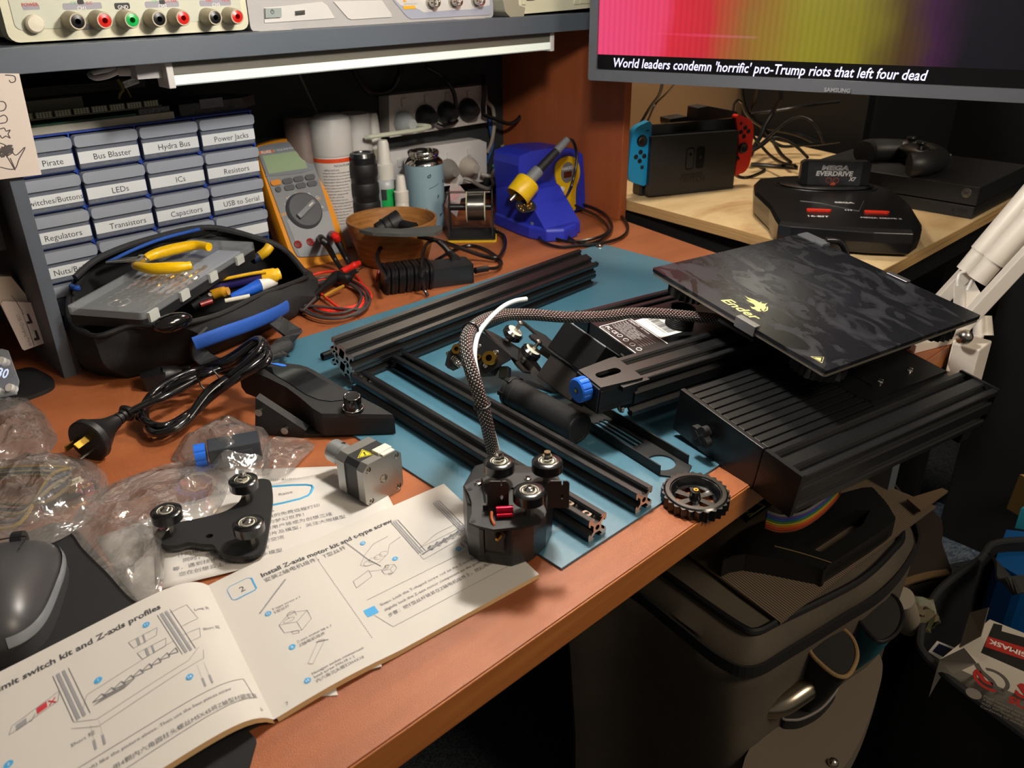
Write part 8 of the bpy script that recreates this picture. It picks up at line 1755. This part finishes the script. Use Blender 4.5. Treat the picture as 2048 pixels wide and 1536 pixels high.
def loft(R_, cap=True):
    b = B(); R2 = [spline(r, 4, True) for r in R_]; m = len(R2[0]); v = [p for r in R2 for p in r]
    for i, p in enumerate(v): p += V3((0, 0, 0))
    b.add(v, [(j*m+i, (j+1)*m+i, (j+1)*m+(i+1) % m, j*m+(i+1) % m) for j in range(len(R2)-1) for i in range(m)], sm=True)
    if cap: b.add(R2[0], [list(range(m))], sm=False)
    return b
def wrinkle(b, a, s):
    b.v = [p+V3((a*noise.noise(p*s), a*noise.noise(p*s+V3((9, 3, 1))), .6*a*noise.noise(p*s+V3((4, 7, 2))))) for p in b.v]; return b
b = loft([[p+V3((0, 0, -.001)) for p in lidw], mixr(lidw, zipw, .25), mixr(lidw, zipw, .8), body[0], body[1], body[2], body[3], body[4]]); wrinkle(b, .005, 14)
o = obj('bag_body', b, gfab, cbag, W=1)
b = B(); b.tube([p+V3((0, 0, .0015)) for p in lidw], .0042, 8, sub=5, closed=True); obj('lid_piping', b, rub, cbag, W=1)
b = B(); b.ribbon(zipw+[zipw[0]], .015, .003, (0, 0, 1), sub=5); b.v = [cz6+V3(((p.x-cz6.x)*1.012, (p.y-cz6.y)*1.012, p.z-cz6.z)) for p in b.v]; zt = obj('zip_tape', b, mat('zip_tape', '0f0f0f', .7, bump=(900, .6, .001)), cbag, W=1)
# brown corrugated board
bdp = [P(*hz3(*k), ZL+.006) for k in ((680, 415), (1180, 792), (1975, 195), (1560, 20), (1100, 130))]
brd = thing('cardboard_sheet', 'brown ribbed cardboard sheet lying on the grey bag', 'cardboard', T(*bdp[1]))
cbm = bpy.data.materials.new('ribbed_board'); cbm.use_nodes = True; nt = cbm.node_tree; N = nt.nodes; Lk = nt.links; pb = N['Principled BSDF']; pb.inputs['Roughness'].default_value = .7
wv = N.new('ShaderNodeTexWave'); wv.inputs['Scale'].default_value = 95; wv.inputs['Distortion'].default_value = 0; tcn = N.new('ShaderNodeTexCoord'); mpn = N.new('ShaderNodeMapping'); mpn.inputs['Rotation'].default_value = (0, 0, rad(12)); Lk.new(tcn.outputs['Object'], mpn.inputs[0]); Lk.new(mpn.outputs[0], wv.inputs['Vector'])
rpn = N.new('ShaderNodeValToRGB'); rpn.color_ramp.elements[0].color = lin('2c2620'); rpn.color_ramp.elements[1].color = lin('77654f'); Lk.new(wv.outputs[0], rpn.inputs[0]); Lk.new(rpn.outputs[0], pb.inputs['Base Color'])
b = B(); b.prism(ccw([(p.x, p.y) for p in bdp]), ZL+.003, ZL+.006); obj('sheet', b, cbm, brd, W=1)
b = B(); q = [P(*hz3(*k), ZL+.02) for k in ((1830, 150), (2010, 95), (2040, 110), (1900, 210))]; b.prism(ccw([(p.x, p.y) for p in q]), ZL+.015, ZL+.018); t = thing('cardboard_scrap', 'small brown cardboard scrap beyond the ribbed sheet', 'cardboard', T(*q[0])); obj('sheet', b, mat('brown_card', '5c4a36', .8), t, W=1)
# black moulded frame with rectangular opening
ftp = ZL+.030
fo6 = [P(*hz3(*k), ftp) for k in ((880, 470), (1050, 300), (1250, 210), (1600, 100), (1680, 130), (1755, 230), (1740, 290), (1420, 500), (1380, 510), (1000, 440))]
fi6 = [P(*hz3(*k), ftp) for k in ((1280, 395), (1560, 215), (1640, 215), (1600, 290), (1390, 430))]
fm6 = thing('moulded_frame', 'black moulded plastic frame with a slanted window opening on the ribbed cardboard', 'frame', T(*fo6[5]))
b = B(); b.plate([ccw(smooth_poly([(p.x, p.y) for p in fo6], 3)), ccw([(p.x, p.y) for p in fi6])], ZL+.0065, ftp); obj('frame_body', b, mat('moulded_black', '0f0f0f', .45), fm6, W=1, bev=.004)
b = B(); q = [P(*hz3(*k), ftp+.0012) for k in ((1150, 400), (1300, 440), (1440, 485))]; b.tube(q, .0008, 6); obj('edge_line', b, mat('dull_gold_line', '6b5a3c', .5), fm6, W=1)
# rainbow ribbon cable and printed card
rcb = thing('ribbon_cable', 'rainbow striped ribbon cable curving below the printer overhang', 'cable', T(*P(*hz3(1300, 250), -.16)))
rp6 = [P(*hz3(u, v), z) for u, v, z in ((1105, 262, -.10), (1180, 285, -.105), (1280, 270, -.10), (1380, 210, -.09), (1470, 120, -.075), (1500, 60, -.06))]
cols6 = ['7a3a1c', 'b03a1c', 'b8641c', 'b89a2c', '3c7a3a', '2a5a9a', '5a4a8a', '8a8a8a']
for i, c6_ in enumerate(cols6):
    b = B(); off = V3((.0, 0, (i-3.5)*.0028)); b.tube([p+off for p in rp6], .0015, 6); obj('strand', b, mat('ribbon_colour%d' % i if i else 'ribbon_colour', c6_, .5), rcb, W=1)
pcd = thing('printed_card', 'black card with yellow and green track print under the bench corner', 'card', T(*P(*hz3(1030, 215), -.12)))
q = [P(*hz3(*k), -.12) for k in ((930, 205), (1090, 150), (1135, 190), (1010, 275))]; b = B(); b.prism(ccw([(p.x, p.y) for p in q]), -.1225, -.12); obj('card_body', b, mat('card_black', '14160f', .4), pcd, W=1)
b = B()
for L in (((950, 212), (1060, 180), (1100, 195), (1020, 250)), ((965, 225), (1020, 225), (1010, 240), (1050, 230), (1090, 200))): b.tube([P(*hz3(*k), -.1195) for k in L], .0008, 4, sub=1)
obj('print', b, mat('track_yellow', '8f9a3a', .5), pcd, W=1)
# round grey padded seat
sd = thing('round_pad', 'round grey padded panel in front of the grey bag near the floor', 'pad', T(*P(1560, 1440, -.40)))
pc_ = [P(*hz3(*k), -.37) for k in ((1480, 800), (1600, 860), (1690, 960), (1700, 1060), (1660, 1210), (1590, 1390), (1480, 1560), (1250, 1750), (1000, 1700), (1000, 1480), (1130, 1300), (1300, 1000))]
b = B(); b.prism(ccw(smooth_poly([(p.x, p.y) for p in pc_], 4)), -.40, -.37); obj('pad', b, mat('pad_grey', '665c4e', .85, bump=(900, .4, .0005)), sd, W=1, bev=.006)
b = B(); q = P(*hz3(1450, 1510), -.368); b.sph(q, .006); obj('stud', b, steel, sd, W=1)
# neoprene sleeves
def sleeve(label, face, axis_px, z0, z1, mb, rim=None, ln=.16):
    F = [P(*hz3(*k), z0) for k in face]; c = sum(F, V3())/len(F); q = P(*hz3(*axis_px), z1); ax6 = (q-c)
    t = thing('padded_sleeve', label, 'sleeve', T(*q))
    F2 = [p+ax6*1.0+(c-p)*.45 for p in F]; Fm = [p+ax6*.5+(c-p)*.12 for p in F]
    b = loft([F, Fm, F2], cap=False); R0 = spline(F2, 4, True); b.add(R0, [list(range(len(R0)))]); obj('sleeve_body', b, mb, t, W=1)
    R1 = spline(F, 4, True); b = B(); b.add([p+V3((0, 0, .001)) for p in R1]+[c+V3((0, 0, .006))], [(i, (i+1) % len(R1), len(R1)) for i in range(len(R1))], sm=True); obj('end_pad', b, mat('end_pad_black' if rim else 'end_pad_dark', '1f1c18', .9, bump=(700, .6, .001)), t, W=1)
    b = B(); b.tube([p+V3((0, 0, .001)) for p in F], .0024, 8, sub=5, closed=True); obj('stitched_rim', b, rim or rub, t, W=1)
sleeve('black padded sleeve end with tan stitched rim below the bench', ((1315, 850), (1400, 800), (1480, 815), (1550, 880), (1572, 970), (1530, 1060), (1470, 1068), (1390, 1010), (1330, 940)), (1290, 1180), -.27, -.36, mat('neoprene_black', '121212', .8), mat('tan_stitch', '9b7c52', .7, bump=(1500, .8, .002)))
sleeve('teal padded sleeve end with black cap behind the tan rimmed one', ((1560, 740), (1590, 660), (1680, 628), (1770, 670), (1805, 760), (1770, 850), (1690, 893), (1620, 840)), (1560, 960), -.27, -.36, mat('neoprene_teal', '0e5a66', .7))
gr6 = thing('oval_grip_pad', 'black oval pad with pale stitched edge beside the metal tube', 'pad', T(*P(*hz3(1350, 1200), -.36)))
gp6 = [P(*hz3(*k), -.355) for k in ((1190, 1275), (1250, 1180), (1360, 1110), (1440, 1075), (1470, 1110), (1460, 1150), (1390, 1230), (1300, 1280), (1240, 1290))]
b = B(); b.prism(ccw(smooth_poly([(p.x, p.y) for p in gp6], 3)), -.372, -.355); obj('pad', b, mat('pad_black', '141312', .85), gr6, W=1, bev=.003)
b = B(); b.tube(gp6, .0016, 6, sub=4, closed=True); obj('stitching', b, mat('pale_stitch', '77706a', .7), gr6, W=1)
mtb = thing('metal_tube', 'brushed metal tube handle curving out of the grey bag', 'tube', T(*P(*hz3(1250, 1150), -.33)))
b = B(); b.tube([P(*hz3(u, v), z) for u, v, z in ((1000, 1300, -.36), (1060, 1235, -.34), (1180, 1215, -.325), (1300, 1140, -.315), (1410, 1065, -.31))], .0125, 16); obj('tube', b, mat('brushed_steel', 'a39a88', .28, 1), mtb, W=1)
b = B(); b.sph(P(*hz3(1000, 1310), -.365), (.03, .012, .015)); obj('sleeve_end', b, rub, mtb, W=1)
b = B(); q = [P(*hz3(u, v), -.305) for u, v in ((1262, 1078), (1290, 1065), (1285, 1085), (1312, 1062), (1300, 1090))]; b.tube(q, .0012, 5, sub=1); t = [x for x in C.objects if x.name == 'padded_sleeve'][0]; obj('green_mark', b, mat('lime_mark', '7a9a2c', .5), t, W=1)

# ---------------------------------------------------------------- right edge: trousers, bottle, black bag with mask carton, blue box, plank
z4 = lambda u, v: (1548+u/2.56, 936+v/2.56)
jk = thing('brown_garment', 'dark brown folded garment with tan stitched hem on the floor', 'clothing', T(*P(*z4(750, 450), -.55)))
J = [P(*z4(*k), -.50) for k in ((640, 180), (830, 230), (880, 420), (895, 530), (760, 570), (600, 640), (560, 500))]
cj = sum(J, V3())/len(J)
b = loft([[p.lerp(cj, .9)+V3((0, 0, .02)) for p in J], [p.lerp(cj, .4)+V3((0, 0, .012)) for p in J], J, [V3((p.x, p.y, floor_z+.0005)) for p in J]]); wrinkle(b, .012, 16); b.v = [V3((p.x, p.y, max(p.z, floor_z+.0004))) for p in b.v]; obj('cloth', b, mat('brown_cloth', '2a2018', .9, bump=(500, .6, .001)), jk, W=1)
b = B(); b.ribbon([P(*z4(*k), -.495) for k in ((600, 612), (700, 575), (800, 548), (893, 535))], .012, .004, (.3, .9, .1)); obj('hem', b, mat('tan_hem', '7c6240', .8, bump=(1200, .8, .002)), jk, W=1)
cl6 = thing('lit_floor_patch', 'pale blue grey patch standing for lit carpet on the floor at the right', 'floor patch', T(*P(*z4(1000, 300), floor_z)))
q = [P(*z4(*k), floor_z+.012) for k in ((700, 200), (830, 170), (1160, 310), (1160, 420), (900, 470), (740, 420))]; b = B(); b.prism(ccw([(p.x, p.y) for p in q]), floor_z+.0005, floor_z+.012); obj('pile', b, mat('lit_carpet_pile', '55687c', .95, bump=(160, 1.0, .01), col2='8a98a8', nscale=120), cl6, W=1)  # pool of light on the carpet, painted as a thin paler slab
bt6 = thing('white_bottle', 'white bottle cap peeking from behind the teal sleeve', 'bottle', T(*P(*z4(660, 690), -.40)))
b0, b1 = P(*z4(655, 665), -.34), P(*z4(690, 800), -.44); b = B(); b.cyl(b1, b0, .017, .0155, 22); obj('cap', b, mat('dull_white', '9a8f80', .5), bt6, W=1, bev=.002)
cr6 = thing('crumpled_wrapper', 'crumpled tan and green wrapper beside the white bottle cap', 'wrapper', T(*P(*z4(720, 740), -.45)))
b = B(); b.sph(P(*z4(725, 745), -.42), (.022, .030, .018), n=14, k=9); wrinkle(b, .022, 70); obj('wrapper', b, mat('wrapper_tan', '6a5a42', .5, col2='4a5a3a', nscale=60), cr6, W=1)
db = thing('black_duffel_bag', 'large open black fabric bag at the right edge holding a carton', 'bag', T(*P(1960, 1400, -.5)))
rb = [P(*z4(*k), -.42) for k in ((1150, 380), (1050, 470), (870, 600), (790, 710), (750, 850), (760, 940), (900, 1080), (1280, 1370), (1600, 1600), (1900, 1300), (1800, 700), (1500, 400))]
cr_ = sum(rb, V3())/len(rb)
outb = [[cr_+V3(((p.x-cr_.x)*s, (p.y-cr_.y)*s, 0))+V3((0, 0, z-cr_.z)) for p in rb] for z, s in ((-.421, 1.0), (-.47, 1.06), (-.60, 1.10), (floor_z+.0005, 1.02))]
b = loft(outb, cap=False); inn = [[cr_+V3(((p.x-cr_.x)*s, (p.y-cr_.y)*s, z-cr_.z)) for p in rb] for z, s in ((-.421, .985), (-.52, .98), (-.62, .95))]
b2 = loft(inn[::-1], cap=True); b.add(b2.v, b2.f, sm=True); wrinkle(b, .012, 9); obj('bag_body', b, mat('duffel_black', '0f1012', .85, bump=(700, .5, .001)), db, W=1)
b = B(); b.tube(rb, .0055, 8, sub=5, closed=True); obj('rim', b, fabw, db, W=1)
b = B(); b.ribbon([P(*z4(*k), z) for k, z in (((1130, 470), -.40), ((1170, 520), -.36), ((1190, 600), -.36), ((1230, 600), -.35), ((1300, 590), -.35))], .025, .004, (.3, .8, .3)); obj('handle', b, fabw, db, W=1)
zc7 = -.40
k0, k1, k2, k3 = P(*z4(845, 985), zc7), P(*z4(1105, 775), zc7-.0), P(*z4(1700, 1020), zc7), P(*z4(1500, 1530), zc7)
k2 = k1+(P(*z4(1280, 845), zc7)-k1).normalized()*.26; k3 = k0+(k2-k1)
ctn = thing('mask_carton', 'opened white carton with red and black print lying in the black bag', 'carton', FR(k0, k3-k0))
Mk7 = MW[ctn.name]; I7 = Mk7.inverted(); wk, hk = (k3-k0).length, (I7 @ k1).y
q1_ = I7 @ k1
cwh = mat('carton_white', 'b9b2a4', .6)
b = B(); b.prism([(0, 0), (wk, 0), (wk+q1_.x, q1_.y), (q1_.x, q1_.y)], -.08, 0); bo7 = obj('box', b, cwh, ctn, bev=.0008)
def K7(u, v, k=.0004): q = LP(Mk7, *z4(u, v), k); return q.x, q.y
b = B()
def kq(pts, mi, z=.0004): b.plate([ccw([K7(*k) for k in pts])], 0, z, mi)
kq(((1125, 795), (1170, 805), (1165, 835), (1290, 870), (1290, 1045), (1060, 945)), 1)
kq(((1095, 862), (1290, 922), (1290, 985), (1078, 915)), 0, .0006)
p1_, p2_ = K7(1085, 885), K7(1290, 965); dd7 = V3((p2_[0]-p1_[0], p2_[1]-p1_[1], 0)); an = math.atan2(dd7.y, dd7.x)
mid = K7(1180, 918); b.text('SURGIMASK', T(mid[0]+dd7.x*.35, mid[1]+dd7.y*.35, .0008) @ Matrix.Rotation(an+PI, 4, 'Z'), .0095, None, 2, 'CENTER', .03)
cS = K7(1112, 1085); e7 = K7(1200, 1090); r7 = math.hypot(e7[0]-cS[0], e7[1]-cS[1])
for a0, a1, mi in ((150, 300, 0), (-30, 120, 3)):
    n8 = 14; vt = []
    for i in range(n8+1):
        a = rad(a0+(a1-a0)*i/n8); vt += [(cS[0]+r7*math.cos(a), cS[1]+r7*math.sin(a), .0006), (cS[0]+r7*.78*math.cos(a), cS[1]+r7*.78*math.sin(a), .0006)]
    b.add(vt, [(2*i, 2*i+1, 2*i+3, 2*i+2) for i in range(n8)], mi)
def band(L, w7, mi): b.ribbon([V3((*K7(*k), .0008)) for k in L], w7, .0002, lambda t_: (1, .2, 0), mi=mi)
band(((1035, 1000), (1060, 1040), (1110, 1085), (1140, 1130), (1175, 1165)), .006, 3); band(((1045, 1040), (1075, 1090), (1120, 1110)), .006, 0)
d8 = K7(1300, 1150); base_an = math.atan2(*(lambda a, c: (c[1]-a[1], c[0]-a[0]))(K7(1190, 1180), K7(1290, 1225)))
pS = K7(1240, 1125); b.text('SURGI', T(pS[0], pS[1], .0008) @ Matrix.Rotation(base_an, 4, 'Z'), .026, None, 0, 'LEFT', .04)
pS = K7(1200, 1180); b.text('SURGICAL', T(pS[0], pS[1], .0008) @ Matrix.Rotation(base_an, 4, 'Z'), .013, None, 0, 'LEFT', .04)
for i, s7 in enumerate(('Fluid resistant level 2', '3 ply surgical face mask', 'with ear loops, single use', 'Conforms to standard')): pS = K7(1075-6*i, 1168+17*i); b.text(s7, T(pS[0], pS[1], .0008) @ Matrix.Rotation(base_an, 4, 'Z'), .0042, None, 4, 'LEFT')
cg = K7(1022, 1155); b.plate([circ(cg[0], cg[1], .009, 24)], 0, .0005, 4)
obj('carton_print', b, [mat('carton_red', 'a82a22', .5), mat('carton_black', '1d1a18', .5), mat('carton_text', 'd8cfc4', .5), mat('carton_grey', '57534d', .4), mat('carton_small_print', '7d766c', .6)], bo7)
b = B(); fl = [k0+V3((0, 0, .001)), P(*z4(975, 920), zc7+.05), P(*z4(1040, 1000), zc7+.03), P(*z4(915, 1055), zc7)]; b.add(fl, [(0, 1, 2, 3)]); obj('flap', b, cwh, ctn, W=1, solid=.001)
b = B(); fl = [P(*z4(1005, 740), zc7+.02), P(*z4(1100, 715), zc7+.05), P(*z4(1060, 860), zc7+.03), P(*z4(950, 920), zc7)]; b.add(fl, [(0, 1, 2, 3)]); obj('flap', b, mat('flap_grey', '5a5348', .7), ctn, W=1, solid=.001)
mp7 = thing('magazine', 'glossy magazine corner with navy and red print inside the black bag', 'magazine', T(*P(*z4(840, 930), -.46)))
q = [P(*z4(*k), -.455) for k in ((790, 940), (835, 885), (950, 930), (920, 980), (850, 980))]; b = B(); b.prism(ccw([(p.x, p.y) for p in q]), -.465, -.455); obj('cover', b, white, mp7, W=1)
q = [P(*z4(*k), -.4545) for k in ((812, 938), (845, 898), (925, 932), (870, 968))]; b = B(); b.prism(ccw([(p.x, p.y) for p in q]), -.455, -.4545); obj('picture', b, mat('navy_print', '141c38', .4), mp7, W=1)
bb7 = thing('blue_box', 'bright blue plastic tub at the right edge behind the black bag', 'box', T(*P(*z4(1230, 450), -.5)))
q = [P(*z4(*k), -.44) for k in ((1190, 315), (1500, 350), (1500, 560), (1290, 575), (1130, 480))]; b = B(); b.prism(ccw([(p.x, p.y) for p in q]), floor_z+.0005, -.44); obj('tub', b, mat('tub_blue', '0a4f8c', .45), bb7, W=1, bev=.012)
b = B(); q = [P(*z4(*k), -.437) for k in ((1235, 300), (1285, 260), (1400, 300), (1400, 330))]; b.prism(ccw([(p.x, p.y) for p in q]), -.44, -.40); obj('teal_lid', b, mat('lid_teal', '1c7a8c', .5), bb7, W=1)
pk7 = thing('wooden_plank', 'light pine plank standing upright at the right edge', 'plank', T(*P(*z4(1200, 360), floor_z)))
pA7, pB7 = P(*z4(1155, 385), floor_z+.0), P(*z4(1155, 385), floor_z)
w9 = (_r-V3((0, 0, _r.z))).normalized(); b = B(); q0_ = P(*z4(1150, 390), floor_z); 
tpk = PD(*z4(1285, 60), (q0_-EYE).dot(_f)*.86); b.tube([q0_+w9*.03, tpk+w9*.03], .02, 4, sub=1, flat=(.035, .012)); obj('board', b, mat('pine', 'a67f40', .6), pk7, W=1)
b = B(); dk7 = P(*z4(900, 100), -.3)
bk7 = thing('dark_cupboard', 'dark cupboard end standing behind the lamp clamp at the right', 'cupboard', T(1.75, .1, floor_z))
b = B(); b.box(1.72, 2.35, -.35, .455, floor_z+.0005, .005); obj('carcass', b, mat('cupboard_black', '0b0c0e', .7), bk7, W=1, bev=.002)
